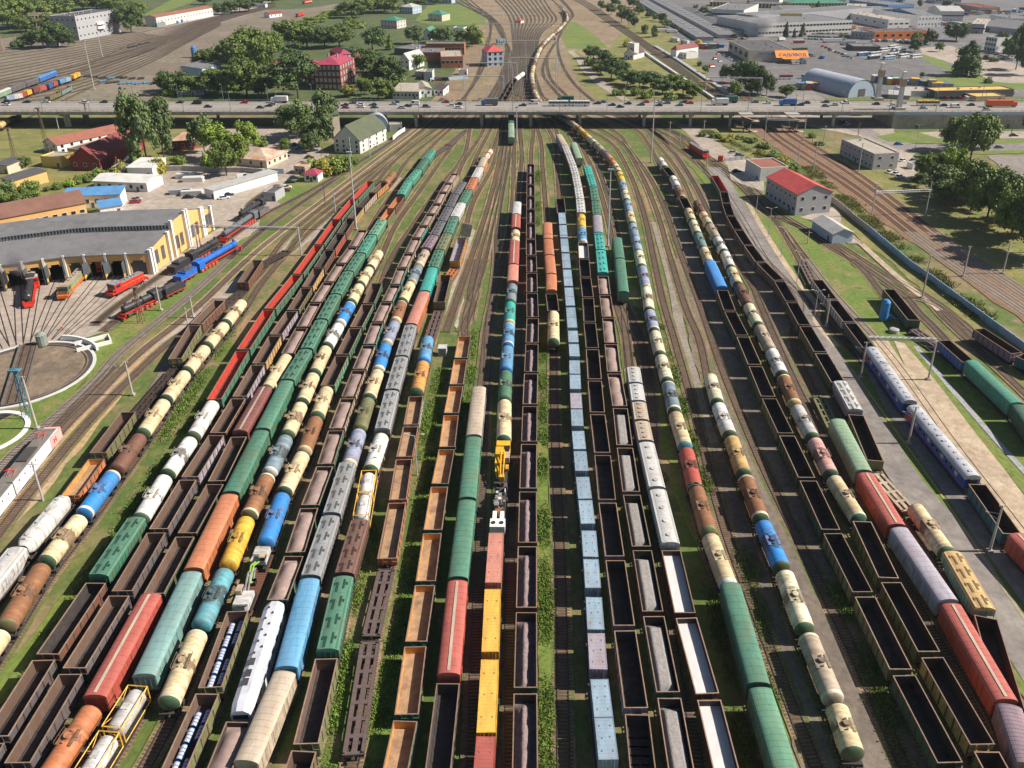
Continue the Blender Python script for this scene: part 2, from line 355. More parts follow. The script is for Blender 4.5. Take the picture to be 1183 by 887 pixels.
def boxcar(col, roof=None, L=14.2, hatches=False, stripe=None, flatroof=False, vents=False):
    k = ('b', col, roof, L, hatches, stripe, flatroof, vents)
    if k in CACHE: return CACHE[k]
    h = L/2; w, z0, z1 = 1.52, 1.12, 3.75; mw = paint(col); mr = weathered(roof or col)
    b = MB(); b.box(-w, w, -h, h, z0, z1)
    n = 12
    for s in (-1, 1):
        for i in range(n+1):
            y = -h + .06 + (L-.12)*i/n
            if abs(y) < 1.9 and not hatches: continue
            b.box(*sorted((s*w, s*(w+.05))), y-.05, y+.05, z0, z1-.05)
        b.box(*sorted((s*w, s*(w+.06))), -h, h, z0-.08, z0+.12)
        b.box(*sorted((s*w, s*(w+.06))), -h, h, z1-.1, z1)
        for x in (-1.4,-.7,0,.7,1.4): b.box(x-.05,x+.05,*sorted((s*h, s*(h+.05))),z0,z1)
    parts = [('body', b.mesh('body', mw), [])]
    if not hatches:
        for s in (-1, 1):
            d = MB()
            for q in (-1, 1): d.box(*sorted((s*(w+.01), s*(w+.075))), *sorted((q*.03, q*1.75)), z0+.15, z1-.2)
            for q in (-1, 1): d.box(*sorted((s*(w+.07), s*(w+.1))), *sorted((q*.2, q*1.6)), 2.3, 2.42)
            parts.append(('door', d.mesh('door', mw), []))
    r = MB(); rise = .28 if flatroof else .62
    N = 12; prof = [(-(w+.07)*math.cos(math.pi*i/N), z1 + rise*math.sin(math.pi*i/N)) for i in range(N+1)]
    prof = [(x, z) for x, z in prof]; full = [(w+.07, z1-.03), ] ; pr = prof + [(w+.07, z1-.05), (-(w+.07), z1-.05)]
    r.prism(pr[::-1], -h-.06, h+.06)
    ns = 14
    for i in range(ns+1):                              # roof seams
        y = -h + L*i/ns
        v = [(x*1.0, z + .035) for x, z in prof]; r.prism(([(x, z) for x, z in v] + [(x, z-.04) for x, z in v[::-1]])[::-1], y-.05, y+.05)
    subs = []
    if hatches:
        g = MB()
        zt = z1 + rise*.86
        for i in range(4):
            y = -h + L*(i+.5)/4
            for q in (-1, 1):
                g.box(*sorted((q*.35, q*.75)), y-1.25, y+.2, zt-.12, zt+.09); g.box(*sorted((q*.75, q*1.0)), y+.0, y+.55, zt-.3, zt+.0)
        subs.append(('hatch', g.mesh('hatch', mat('hatch_shadow_' + col, tuple(c*.33 for c in COL[col][1]), .7, .2))))  # hatches in a darker tone of the body colour
        g = MB()
        g.box(-.22,.22,-h,h,z1+rise,z1+rise+.05); subs.append(('roof_walkway', g.mesh('roof_walkway', weathered(roof or col))))
    if stripe:
        g = MB(); g.box(-.2,.2,-h*.97,h*.97,z1+rise+.03,z1+rise+.08); subs.append(('roof_walkway', g.mesh('roof_walkway', weathered(stripe))))
    if vents:
        g = MB()
        for y in (-h*.6, 0, h*.55): g.box(-.6,.6,y-.5,y+.5,z1+rise-.1,z1+rise+.12)
        subs.append(('roof_vent', g.mesh('roof_vent', paint(roof or col))))
    parts.append(('roof', r.mesh('roof', mr), subs))
    parts.append(('underframe', frame(L, 1.35), []))
    parts += bogies(h - 2.1)
    CACHE[k] = parts; return parts
def hopper(col, roof=None, L=13.4, patt='ll'):
    """covered grain or cement hopper: sloping ends, rounded roof with hatches"""
    k = ('h', col, roof, L, patt)
    if k in CACHE: return CACHE[k]
    h = L/2; w = 1.55; z0, z1 = 1.15, 3.75; mw = paint(col); b = MB()
    # side walls that narrow towards hopper chutes, slanted ends
    v = [(-w,-h,z1),(w,-h,z1),(w,h,z1),(-w,h,z1),(-w,-h+.0,2.6),(w,-h,2.6),(w,h,2.6),(-w,h,2.6),(-w*.8,-h+1.9,z0),(w*.8,-h+1.9,z0),(w*.8,h-1.9,z0),(-w*.8,h-1.9,z0)]
    b.add(v, [(0,1,2,3),(4,5,1,0),(5,6,2,1),(6,7,3,2),(7,4,0,3),(8,9,5,4),(9,10,6,5),(10,11,7,6),(11,8,4,7),(11,10,9,8)])
    for s in (-1, 1):
        for i in range(13):
            y = -h + .06 + (L-.12)*i/12; b.box(*sorted((s*w, s*(w+.06))), y-.05, y+.05, 2.3, z1)
        b.box(*sorted((s*w, s*(w+.06))), -h, h, z1-.12, z1)
        for x in (-1.1,-.4,.4,1.1): b.box(x-.04,x+.04,*sorted((s*h, s*(h+.05))),2.6,z1)
    for y in (-h*.45, -h*.15, h*.15, h*.45): b.box(-.7,.7,y-.5,y+.5,.7,z0)
    parts = [('body', b.mesh('body', mw), [])]
    r = MB(); N = 12; rise = .6; prof = [(-(w+.05)*math.cos(math.pi*i/N), z1 + rise*math.sin(math.pi*i/N)) for i in range(N+1)]
    r.prism((prof + [(w+.05, z1-.04), (-(w+.05), z1-.04)])[::-1], -h-.04, h+.04)
    for i in range(1, 8):
        y = -h + L*i/8; v = [(x, z+.03) for x, z in prof]; r.prism((v + [(x, z-.04) for x, z in v[::-1]])[::-1], y-.04, y+.04)
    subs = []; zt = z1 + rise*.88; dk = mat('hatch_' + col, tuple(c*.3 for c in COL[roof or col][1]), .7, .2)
    if patt == 'll':
        for i in range(4):
            y = -h + L*(i+.5)/4
            for q in (-1, 1):
                g = MB(); g.box(*sorted((q*.30, q*.62)), y-1.2+.3*q, y+.7+.3*q, zt-.15, zt+.1); g.box(*sorted((q*.62, q*1.02)), y-.1, y+.45, zt-.4, zt+.02)
                subs.append(('hatch', g.mesh('hatch', dk)))
    elif patt == 'round':
        for i in range(4):
            y = -h + L*(i+.5)/4; g = MB(); g.tube((0,y,zt-.1),(0,y,zt+.22),.42,12); subs.append(('hatch', g.mesh('hatch', mr2(roof or col))))
    else:
        g = MB(); g.box(-.35,.35,-h*.92,h*.92,zt,zt+.16); subs.append(('hatch', g.mesh('hatch', dk)))
    g = MB()
    for q in (-1, 1): g.box(*sorted((q*1.1, q*1.42)), -h*.98, h*.98, z1+.38, z1+.43)
    subs.append(('roof_walkway', g.mesh('roof_walkway', weathered(roof or col))))
    parts.append(('roof', r.mesh('roof', weathered(roof or col)), subs))
    parts.append(('underframe', frame(L, 1.35), [])); parts += bogies(h - 1.9)
    CACHE[k] = parts; return parts
def mr2(c): return paint(c)
def cement(col):
    k = ('cem', col)
    if k in CACHE: return CACHE[k]
    h = 5.4; w = 1.5; b = MB(); N = 16; rs = []
    for y, s in ((-h,.55),(-h+.5,.82),(-h+1.1,1),(h-1.1,1),(h-.5,.82),(h,.55)):
        rs.append([(w*s*math.copysign(abs(math.cos(a))**.6, math.cos(a)), y, 2.65 + 1.55*s*math.copysign(abs(math.sin(a))**.8, math.sin(a))) for a in [2*math.pi*i/20 for i in range(20)]][::-1])
    b.rings(rs); b.add(rs[0], [tuple(range(20))[::-1]]); b.add(rs[-1], [tuple(range(20))])
    for i in range(10):
        y = -h + 1.1 + (2*h - 2.2)*i/9
        b.rings([[(w*1.012*math.copysign(abs(math.cos(a))**.6, math.cos(a)), yy, 2.65 + 1.565*math.copysign(abs(math.sin(a))**.8, math.sin(a))) for a in [2*math.pi*i/20 for i in range(20)]][::-1] for yy in (y-.06, y+.06)], 1)
    parts = [('hopper_body', b.mesh('hopper_body', [paint(col), paint('lgrey')]), [])]
    g = MB(); g.box(-.3,.3,-h+.7,h-.7,4.2,4.28)
    for i in range(4): g.tube((0,-h+1.6+i*2.55,4.2),(0,-h+1.6+i*2.55,4.45),.35,10)
    parts.append(('hatch_walkway', g.mesh('hatch_walkway', paint('lgrey')), []))
    f = MB()
    for s in (-1, 1):
        f.box(-1.3,1.3,s*(h+.2)-.3,s*(h+.2)+.3,1.0,1.25); f.tube((s*1.1,-h-.4,1.25),(s*1.1,-h-.4,3),.04,4); f.tube((s*1.1,h+.4,1.25),(s*1.1,h+.4,3),.04,4); f.tube((s*1.1,-h-.4,3),(-s*1.1*0,-h-.4,3),.03,4); f.tube((s*1.1,h+.4,3),(0,h+.4,3),.03,4)
    parts.append(('end_railing', f.mesh('end_railing', M_frame), []))
    parts.append(('underframe', frame(2*h+.9, 1.2), [])); parts += bogies(h - 1.4)
    CACHE[k] = parts; return parts
def flat(col='dkbrown', L=13.2, style='ladder'):
    k = ('f', col, L, style)
    if k in CACHE: return CACHE[k]
    h = L/2; b = MB(); m = paint(col, .4)
    if style == 'deck':
        b.box(-1.45,1.45,-h,h,1.05,1.25)
        for i in range(int(L*2)): b.box(-1.42,1.42,-h+.04+i*.5,-h+.46+i*.5,1.25,1.29)
    else:
        for s in (-1, 1):
            b.box(*sorted((s*.88, s*1.35)),-h,h,.8,1.18); b.box(*sorted((s*1.35, s*1.42)),-h,h,1.1,1.2)
        b.box(-.34,.34,-h,h,.8,1.15)
        n = max(4, int(L/2.3))
        for i in range(n+1):
            y = -h + .2 + (L-.4)*i/n; b.box(-.95,.95,y-.28,y+.28,.85,1.14)
        for s in (-1, 1):
            for y in (-h+.3, h-.3): b.box(*sorted((s*1.1, s*1.3)), y-.12, y+.12, 1.18, 1.45)
    parts = []
    for s in (-1, 1):
        e = MB(); e.tube((0,s*h,.95),(0,s*(h+.5),.95),.12,6); e.box(-.2,.2,s*(h+.46)-.16,s*(h+.46)+.16,.8,1.12); e.box(-1.35,1.35,s*(h+.03)-.06,s*(h+.03)+.06,.75,1.25)
        parts.append(('buffer_beam', e.mesh('buffer_beam', M_frame), []))
    parts = [('deck', b.mesh('deck', m), [])] + parts + bogies(h - 1.8)
    CACHE[k] = parts; return parts
def container(col, L=6.06, roof=None, H=2.6, tankc=False):
    k = ('c', col, L, roof, H)
    if k in CACHE: return CACHE[k]
    h = L/2; w = 1.22; b = MB(); n = int(L/.28); pts = []
    for i in range(n):                                # corrugated side walls
        y0 = -h + .1 + (L-.2)*i/n; y1 = -h + .1 + (L-.2)*(i+1)/n; q = .0 if i % 2 else .035
        for s in (-1, 1): b.box(*sorted((s*(w-.08), s*(w-q))), y0, y1, .12, H-.1, 0)
    b.box(-w+.08, w-.08, -h+.03, h-.03, .02, H-.07, 0)
    parts = [('walls', b.mesh('walls', paint(col)), [])]
    f = MB()
    for s in (-1, 1):
        for y in (-h+.06, h-.06): f.box(*sorted((s*(w-.13), s*(w+.01))), y-.06, y+.06, 0, H)
        f.box(*sorted((s*(w-.08), s*(w+.005))), -h+.12, h-.12, H-.1, H); f.box(*sorted((s*(w-.08), s*(w+.005))), -h+.12, h-.12, 0, .13)
        f.box(-w+.13, w-.13, s*(h-.06)-.055, s*(h-.06)+.055, H-.12, H)
        for x in (-.75,-.3,.3,.75): f.tube((x, s*(h+.02), .1), (x, s*(h+.02), H-.1), .025, 4)
    parts.append(('corner_frame', f.mesh('corner_frame', paint(col)), []))
    r = MB(); r.box(-w+.08, w-.08, -h+.12, h-.12, H-.07, H-.03)
    for i in range(int(L/.6)):
        y = -h + .35 + i*.6; r.box(-w+.15, w-.15, y-.12, y+.12, H-.03, H-.012)
    for x, y in ((-.7,-h*.6),(.7,-h*.6),(-.7,h*.6),(.7,h*.6),(-.5,0),(.5,.2)): r.box(x-.07,x+.07,y-.12,y+.12,H-.02,H+.03,1)
    parts.append(('roof', r.mesh('roof', [weathered(roof or col), M_rim]), []))
    CACHE[k] = parts; return parts
def tank_container(fr, barrel):
    """barrel in an open frame, seen on the mixed container trains"""
    k = ('tc', fr, barrel)
    if k in CACHE: return CACHE[k]
    h = 3.0; w = 1.35; H = 2.7; b = MB(); n = 16
    rs = [[(r*math.cos(2*math.pi*i/n), y, 1.35 + r*math.sin(2*math.pi*i/n)) for i in range(n)][::-1] for y, r in ((-h+.15,.3),(-h+.25,1.0),(-h+.55,1.27),(h-.55,1.27),(h-.25,1.0),(h-.15,.3))]
    b.rings(rs); parts = [('barrel', b.mesh('barrel', paint(barrel), True), [])]
    f = MB()
    for s in (-1, 1):
        for y in (-h, h):
            f.tube((s*w,y,0),(s*w,y,H),.09,4); f.tube((s*w,y,H),(0,y,H),.09,4); f.tube((s*w,y,.05),(0,y,.05),.09,4); f.tube((s*w,y,0),(0,y,H*.5),.05,4)
        f.tube((s*w,-h,H),(s*w,h,H),.08,4); f.tube((s*w,-h,.1),(s*w,h,.1),.08,4)
        f.tube((s*w,-h,H),(s*w*.9,0,H*.5),.05,4); f.tube((s*w,h,H),(s*w*.9,0,H*.5),.05,4)
    parts.append(('frame', f.mesh('frame', paint(fr)), []))
    g = MB(); g.box(-.3,.3,-h+.4,h-.4,2.46,2.52); g.box(-.45,.45,-.45,.45,2.4,2.68)
    parts.append(('manway', g.mesh('manway', paint('lgrey')), []))
    CACHE[k] = parts; return parts
# ================================================================ trains
NAT = dict(g=13.9, lo=13.9, t=12.0, b=15.2, h=14.5, cem=12.0, f=14.2, kk=13.5, tc=13.9, co=13.6, p=24.5, x=14.0)
def smooth(pts, step=4.0):
    """Catmull-Rom through points, resampled"""
    P = [Vector((p[0], p[1])) for p in pts]
    if len(P) < 3: dense = P
    else:
        Q = [P[0]*2 - P[1]] + P + [P[-1]*2 - P[-2]]; dense = []
        for i in range(1, len(Q) - 2):
            p0, p1, p2, p3 = Q[i-1:i+3]; n = max(2, int((p2-p1).length/2))
            for k in range(n):
                t = k/n; dense.append(.5*((2*p1) + (p2-p0)*t + (2*p0-5*p1+4*p2-p3)*t*t + (3*p1-p0-3*p2+p3)*t**3))
        dense.append(P[-1])
    return dense
class Line:
    def __init__(s, pts):
        s.p = smooth(pts); s.s = [0.0]
        for a, b in zip(s.p, s.p[1:]): s.s.append(s.s[-1] + (b-a).length)
        s.len = s.s[-1]
    def at(s, d):
        if d <= 0: return s.p[0] + (s.p[0]-s.p[1]).normalized()*(-d)
        if d >= s.len: return s.p[-1] + (s.p[-1]-s.p[-2]).normalized()*(d-s.len)
        lo, hi = 0, len(s.s)-1
        while hi - lo > 1:
            m = (lo+hi)//2
            if s.s[m] <= d: lo = m
            else: hi = m
        f = (d - s.s[lo])/max(1e-6, s.s[hi]-s.s[lo]); return s.p[lo].lerp(s.p[hi], f)
    def near(s, q):
        return min(range(len(s.p)), key=lambda i: (s.p[i]-q).length)
RAILZ = .25
TRACKS = []           # (points on the ground, options)
KW = dict(g='gondola wagon', lo='low-sided gondola wagon', t='tank wagon', b='covered boxcar', h='covered hopper wagon', cem='cement hopper wagon', f='skeleton flat wagon', kk='flat wagon', tc='flat wagon', co='flat wagon')
NM = dict(g='gondola_wagon', lo='gondola_wagon', t='tank_wagon', b='boxcar', h='hopper_wagon', cem='cement_wagon', f='flat_wagon', kk='flat_wagon', tc='flat_wagon', co='flat_wagon')
CT = dict(g='gondola wagon', lo='gondola wagon', t='tank wagon', b='boxcar', h='hopper wagon', cem='hopper wagon', f='flat wagon', kk='flat wagon', tc='flat wagon', co='flat wagon')
def cw(c): return COL[c][0]
SPEC = {}
def add_wagon(spec, c, ang, L, n, phrase, sc, fit, npos):
    kind, _, rest = spec.partition(' ')
    load = None
    if '+' in rest: rest, load = rest.split('+')
    c1, _, c2 = rest.partition('/'); c2 = c2 or None
    pos = f'{ordn(npos)} from near end of {phrase}'
    gl = 12.9 if not fit else round(fit) - .98
    loc = (c.x, c.y, RAILZ); grp = phrase[4:] if phrase.startswith('the ') else phrase; grp = 'wagons of the ' + grp
    if kind == 'g': pr = gondola(c1, c2, load, False, gl); lab = ('red-lined ' if c2 == 'bred' else 'loaded ' if load else 'empty ') + cw(c1) + ' gondola'
    elif kind == 'lo': pr = gondola(c1, c2, load, True, gl); lab = f'{cw(c2 or c1)} low empty gondola'
    elif kind == 't': pr = tank(c1, c2 or {'cream':'green','white':'green','palecream':'green','rust':'olive','lav':'palecream'}.get(c1), 'palecream' if (n*7+len(phrase)) % 3 == 0 else None, 11.0 if not fit else round(fit) - 1.0); lab = ('green-ended ' if (c2 or '') == 'green' or (c1 in ('cream','white','palecream') and not c2) else '') + f'{cw(c1)} tank wagon'
    elif kind == 'b': pr = boxcar(c1, c2, round(fit*2)/2 - .9 if fit else 14.2, stripe=('tan' if c1 in ('red','dred','brown') else None)); lab = f'{cw(c1)} boxcar'
    elif kind == 'h': pr = hopper(c1, c2, round(fit*2)/2 - .9 if fit else 13.5, 'round' if c1 == 'lgrey' else 'll'); lab = f'{cw(c1)} covered hopper'
    elif kind == 'cem': pr = cement(c1); lab = f'{cw(c1)} ribbed cement hopper'
    elif kind == 'f': pr = flat(c1, round(fit*2)/2 - .9 if fit else 13.2); lab = f'{cw(c1)} skeleton flat wagon'
    elif kind in ('kk', 'tc', 'co'): pr = flat('black', 12.4, 'deck'); lab = 'flat wagon under ' + {'kk':'boxes','tc':'tank containers','co':'a long container'}[kind]
    s3 = (1, sc, 1) if abs(sc-1) > .004 else None
    put(pr, loc, ang, NM[kind], f'{lab}, {pos}', CT[kind], grp, s3)
    d = Vector((-math.sin(ang), math.cos(ang)))
    if kind in ('kk', 'tc'):
        for q, cc in ((-1, c1), (1, c2 or c1)):
            p = c + d*(q*3.08*sc); pc = f'on {ordn(npos)} wagon of {phrase}'
            which = 'nearer' if q < 0 else 'farther'
            if kind == 'kk': put(container(cc), (p.x, p.y, RAILZ+1.3), ang, 'container', f'{which} {cw(cc)} container {pc}', 'container', 'containers on ' + phrase, (1, min(1, sc), 1))
            else: put(tank_container(c1 if c1 != c2 else 'lgrey', c2 or c1), (p.x, p.y, RAILZ+1.3), ang, 'tank_container', f'{which} framed tank container {pc}', 'container', 'containers on ' + phrase, (1, min(1, sc), 1))
    if kind == 'co': put(container(c1, 12.19, c2, 2.75), (c.x, c.y, RAILZ+1.3), ang, 'container', f'long {cw(c1)} container on {ordn(npos)} wagon of {phrase}', 'container', 'containers on ' + phrase, (1, sc, 1))
def train(phrase, items, pre=None, post=None, z=3.6, after=None, trackopt=None, straight=False):
    pts = []; marks = []; cur = []
    for it in items:
        if isinstance(it, tuple):
            if it[0] == '~': pts.append(at(*it[1:], z)); continue
            pts.append(at(*it, z)); marks.append((len(pts)-1, cur)); cur = []
        else: cur.append(it)
    g = [at(*q, 0) for q in (pre or [])]; g2 = [at(*q, 0) for q in (post or [])]
    allp = g + pts + g2; off = len(g)
    ln = Line(allp)
    # arc positions of anchors
    pos = []; j = 0
    for i in range(len(allp)):
        q = Vector(allp[i][:2]); k = min(range(j, len(ln.p)), key=lambda t: (ln.p[t]-q).length); pos.append(ln.s[k]); j = k
    npos = 0; n = 0
    for (ia, _), (ib, cars) in zip(marks, marks[1:]):
        a, b = pos[off+ia], pos[off+ib]; seg = b - a; lst = []
        for c in cars:
            nm, _, cnt = c.partition('*')
            if cnt == 'auto':
                k, _, cols = nm.partition(' '); cyc = cols.split(','); m = max(1, round(seg/NAT[k]))
                lst += [k + ' ' + cyc[i % len(cyc)] for i in range(m)]
            else: lst += [nm] * int(cnt or 1)
        if not lst: continue
        tot = sum(NAT[x.split(' ')[0]] for x in lst if x.split(' ')[0] != 'gap') + sum(float(x.split(' ')[1]) for x in lst if x.startswith('gap'))
        sc = seg/tot
        if not .9 < sc < 1.12: print('TRAIN', phrase, lst[:2], len(lst), 'seg %.1f scale %.2f' % (seg, sc))
        s = a
        for x in lst:
            kk = x.split(' ')[0]
            if kk == 'gap': s += float(x.split(' ')[1])*sc; continue
            l = NAT[kk]*sc; m = s + l/2; s += l; n += 1
            p0, p1 = ln.at(m-l*.3), ln.at(m+l*.3); c = (p0+p1)/2; ang = math.atan2(p1.y-p0.y, p1.x-p0.x) - math.pi/2
            fit = None; scc = max(.84, min(1.16, sc))
            if kk in ('g', 'lo', 't') and abs(sc-1) > .07: fit = max(9, min(24, l)); scc = l/round(fit)
            if kk in ('b', 'h', 'f') : fit = max(8, min(26, l)); scc = l/(round(fit*2)/2)
            vis = proj((c.x, c.y, 2)); 
            far = ln.at(m + l*.5); pf = proj((far.x, far.y, 3.5)); 
            if not (pf[1] < 890 and -30 < pf[0] < 1213) and not (vis[1] < 900 and -30 < vis[0] < 1213): continue
            npos += 1
            if x.startswith('x'): SPEC[x.split(' ')[1]] = (c, ang, l, phrase, npos); continue
            add_wagon(x, c, ang, l, n, phrase, scc, fit, npos)
    TRACKS.append((allp, trackopt or {}))
    return ln
T = train
T('the leftmost tank train', [('D1',-160,690),'t cream',('D1',6,447),'t rust',('D1',136,242),'t cream',('C1',368,842),'t blue/blue',('C1',520,640),'t brown',('C1',640,475),'t cream',('C1',750,318),'t cream',('C1',845,190),'t cream',('C2',148,193),'t cream',('C2',235,88),'t cream',('C2',314,-14)],
  post=[('B2',230,670),('B2',420,470),('B2',640,285),('B2',780,160),('B2',900,60),('B2',985,0),('A2',420,345)])
T('the far left row', [('D1',-95,400),'h lgrey',('D1',62,203),'cem white',('C1',305,750),'lo orange/amber',('C1',440,570),'g olive/gbrown',('C1',590,372),'f dkbrown',('C1',790,140),'g olive/gbrown',('B1',893,768),'g brown/gbrown',('B1',1005,655),'f dkbrown',('B2',115,697),'g brown/gbrown',('B2',195,590),'f dkbrown',('B2',312,520)],
  post=[('B2',420,435),('B2',640,260),('B2',780,135),('B2',900,35),('B2',960,-10),('A2',410,340)])
T('the red-lined gondola train', [('D1',-178,1065),'g dgrey/gbrown',('D1',-20,800),'g dgrey/gbrown',('D1',143,540),'g brown',('D1',305,300),'h green',('C1',628,868),'t white',('C1',755,660),'t white',('C1',870,490),'t white/green',('C2',183,443),'g green/bred',('C2',318,214),'g green/bred',('C2',440,28),'g green/bred',('B2',370,657),'g green/bred',('B2',468,522),'g green/bred',('B2',550,408),'g green/bred',('B2',628,314),'g green/bred',('B2',704,232)],
  post=[('B2',800,155),('B2',900,72),('B2',1010,-10),('A2',440,340)])
T('the leftmost grey gondola train', [('D1',-140,1150),'g dgrey/gbrown',('D1',45,883),'g dgrey/gbrown',('D1',226,584),'g dgrey/gbrown',('D1',377,340),'g dgrey/gbrown',('D1',493,144),'g dgrey/gbrown',('C1',860,680),'g lavbrown/gbrown',('C1',988,478),'g brown/gbrown',('C1',1088,312),'g lavbrown/gbrown',('C2',388,278),'g ochre/gbrown',('C2',466,146),'g lavbrown/gbrown',('C2',543,34),'g olive/gbrown',('B2',412,717),'g ochre/gbrown',('B2',466,628),'g brown',('B2',518,546),'g red',('B2',568,472),'g brown',('B2',614,402),'g ochre/gbrown',('B2',655,350),'g tan',('B2',715,285),'g amber/gbrown',('B2',768,237),'t rust/salmon',('B2',806,193)],
  post=[('B2',880,128),('B2',980,45),('B2',1060,-20),('A2',460,335)])
T('the short sand gondola train', [('D1',130,930),'t orange',('D1',292,683),'b red',('D1',478,348),'g dgreen/gbrown',('D1',583,157),'g dgreen/gbrown',('C1',982,700),'g dgreen/gbrown',('C2',303,603),'b dred',('C2',422,392),'t cream',('C2',519,233),'g brown+sand',('C2',587,110),'g brown+sand',('B2',453,785),'g dgreen+sand',('B2',512,692),'g brown+sand',('B2',568,607),'g olive+sand',('B2',622,532),'g tan+sand',('B2',668,454)],
  post=[('B2',760,350),('B2',850,235),('B2',950,112),('B2',1040,20),('A2',480,335)])
T('the long green hopper train', [('D1',235,960),'tc yellow/lgrey',('D1',445,617),'b cteal/cteal',('D1',605,280),'b orange/orange',('D1',722,38),'b green/green',('C2',405,592),'b green/green',('C2',520,365),'h green',('C2',606,222),'h green',('C2',677,87),'h green',('B2',543,760),'h green',('B2',602,655),'h green',('B2',657,572),'h seagreen',('B2',710,488),'h lgreen',('B2',757,416),'g olive/orange',('B2',797,358),'g brown/orange',('B2',838,303),'h seagreen',('B2',878,238),'h seagreen',('B2',920,187),'h green',('B2',953,141),'h seagreen',('B2',986,97),'f deckc',('A2',345,480),'f deckc',('A2',400,435)],
  post=[('A2',450,395),('A2',520,330)])
T('the short cream tank train', [('D1',515,690),'t cream',('D1',622,447),'t teal',('D1',708,257),'t yellow',('D1',775,96),'t rust',('C2',432,772),'t bluerust/white',('C2',515,600),'t cream',('C2',583,450),'t cream',('C2',640,318),'t cream',('C2',698,195),'t white',('C2',755,92),'t blue/white',('C2',808,-5),'t cream',('B2',652,702),'t cream',('B2',697,625),'t cream',('B2',740,550)],
  pre=[('D1',340,1085)], post=[('B2',820,430),('B2',930,275),('B2',1040,120),('B2',1130,10),('A2',530,330)])
T('the road excavator row', [('D2',-50,1010),'g olive/gbrown',('D2',110,645),'g olive/gbrown',('D2',205,388),'x excavator',('D2',285,183),'t blue/blue',('D2',345,22),'t cream',('C2',590,675),'t rust/cream',('C2',652,515),'t cream',('C2',702,380),'g lgreen/gbrown',('C2',770,237),'g green/gbrown',('C2',832,112),'g green/gbrown',('C2',888,3),'g green/gbrown',('B2',732,695)],
  post=[('B2',800,580),('B2',905,420),('B2',1010,270),('B2',1130,110),('A2',440,400),('A2',550,325)])
T('the silver locomotive row', [('D2',95,1020),'g green+sand',('D2',206,733),'x silverloco',('D2',324,368),'g green+sand',('D2',380,217),'g green+sand',('D2',428,68),'g green+sand',('C2',692,738),'g green+sand',('C2',744,575),'g tan+sand',('C2',797,430),'g tan+sand',('C2',847,303),'g tan+sand',('C2',893,189),'g turq+sand',('C2',932,86),'g tan+sand',('C2',974,-6),'g turq+sand',('B2',815,704),'g turq+sand',('B2',846,626),'g tan+sand',('B2',878,560),'g tan+sand',('B2',912,490),'g turq+sand',('B2',945,435),'g tan+sand',('B2',977,381),'g tan+sand',('B2',1006,335),'g tan+sand',('B2',1034,282),'g tan+sand',('B2',1058,241),'g tan+sand',('B2',1086,197)],
  post=[('B2',1130,140),('B3',230,80),('A2',470,370),('A2',560,325)])
T('the lavender tank train', [('D2',225,890),'b tan/tan',('D2',350,592),'b skyblue/skyblue',('D2',430,302),'h grey',('D2',495,104),'h grey',('C2',797,735),'t lav',('C2',848,572),'t olive',('C2',890,430),'t cream',('C2',932,303),'t blue/palecream',('C2',970,182),'t lav',('C2',1010,82),'t rust/cream',('B2',845,779),'t cream/green',('B2',885,692),'t bluerust/cream',('B2',920,616),'t tan/cream',('B2',953,548),'h mauve',('B2',990,490),'h dgrey',('B2',1025,425),'h dgrey',('B2',1060,360),'h dgrey',('B2',1088,300),'h dgrey',('B2',1122,245)],
  post=[('B3',200,200),('B3',270,60),('A2',510,360),('A2',570,325)])
T('the grey hopper train', [('D2',335,1060),'g olive/gbrown',('D2',412,823),'g olive/gbrown',('D2',482,536),'h green',('D2',536,294),'h brown',('D2',586,116),'tc yellow/white',('C2',897,760),'t white',('C2',950,592),'h grey',('C2',997,410),'h grey',('C2',1041,256),'h grey',('C2',1084,110),'b orange/salmon',('B2',947,747),'b turq/turq',('B2',985,637),'h green',('B2',1017,556),'h olive',('B2',1052,481),'h green',('B2',1084,405),'h lgrey',('B2',1117,340),'h green',('B2',1149,280),'h orange',('B3',190,305),'h lgrey',('B3',216,255),'b amber/tan',('B3',236,210),'tc amber/white',('B3',264,165)],
  post=[('B3',300,90),('A2',545,370),('A2',575,325)])
T('the rusty flat wagon row', [('D2',555,820),'f deckc',('D2',617,448),'f deckc',('D2',667,226),'lo orange/brown',('D2',702,40),'lo orange/brown',('C2',1052,690),'lo orange/brown',('C2',1082,543),'lo lgrey/brown',('C2',1107,406),'t amber/green',('C2',1140,264),'t skyblue/blue',('C2',1162,150),'f deckc',('B2',1013,787),'g olive/gbrown',('B2',1047,657),'f orange',('B2',1082,600),'g amber/lavbrown',('B2',1118,488)],
  pre=[('D2',490,1050)], post=[('B3',180,420),('B3',270,250),('B3',310,120),('A2',560,360),('A2',580,325)])
T('the ochre-lined gondola row', [('D3',130,990),'lo green/amber',('D3',185,716),'lo green/amber',('D3',217,486),'lo green/amber',('D3',247,296),'lo green/amber',('D3',270,135),'lo green/amber',('C3',228,814),'lo green/amber',('C3',260,645),'lo green/amber',('C3',281,491),'lo green/amber',('C3',304,360),'lo green/amber',('C3',324,240),'lo green/amber',('C3',341,136)],
  post=[('C3',352,40),('B3',230,700),('B3',280,450),('B3',325,200),('B3',345,80),('A2',585,330)])
T('the short red boxcar row', [('D3',280,960),'g dgrey',('D3',320,613),'b red/red',('D3',350,308),'b green/green',('D3',379,56),'b green/green',('C3',383,622),'b grey/tan',('C3',408,392)],
  post=[('C3',432,240),('C3',455,60),('B3',335,600),('B3',365,400),('B3',372,150),('A2',592,330)])
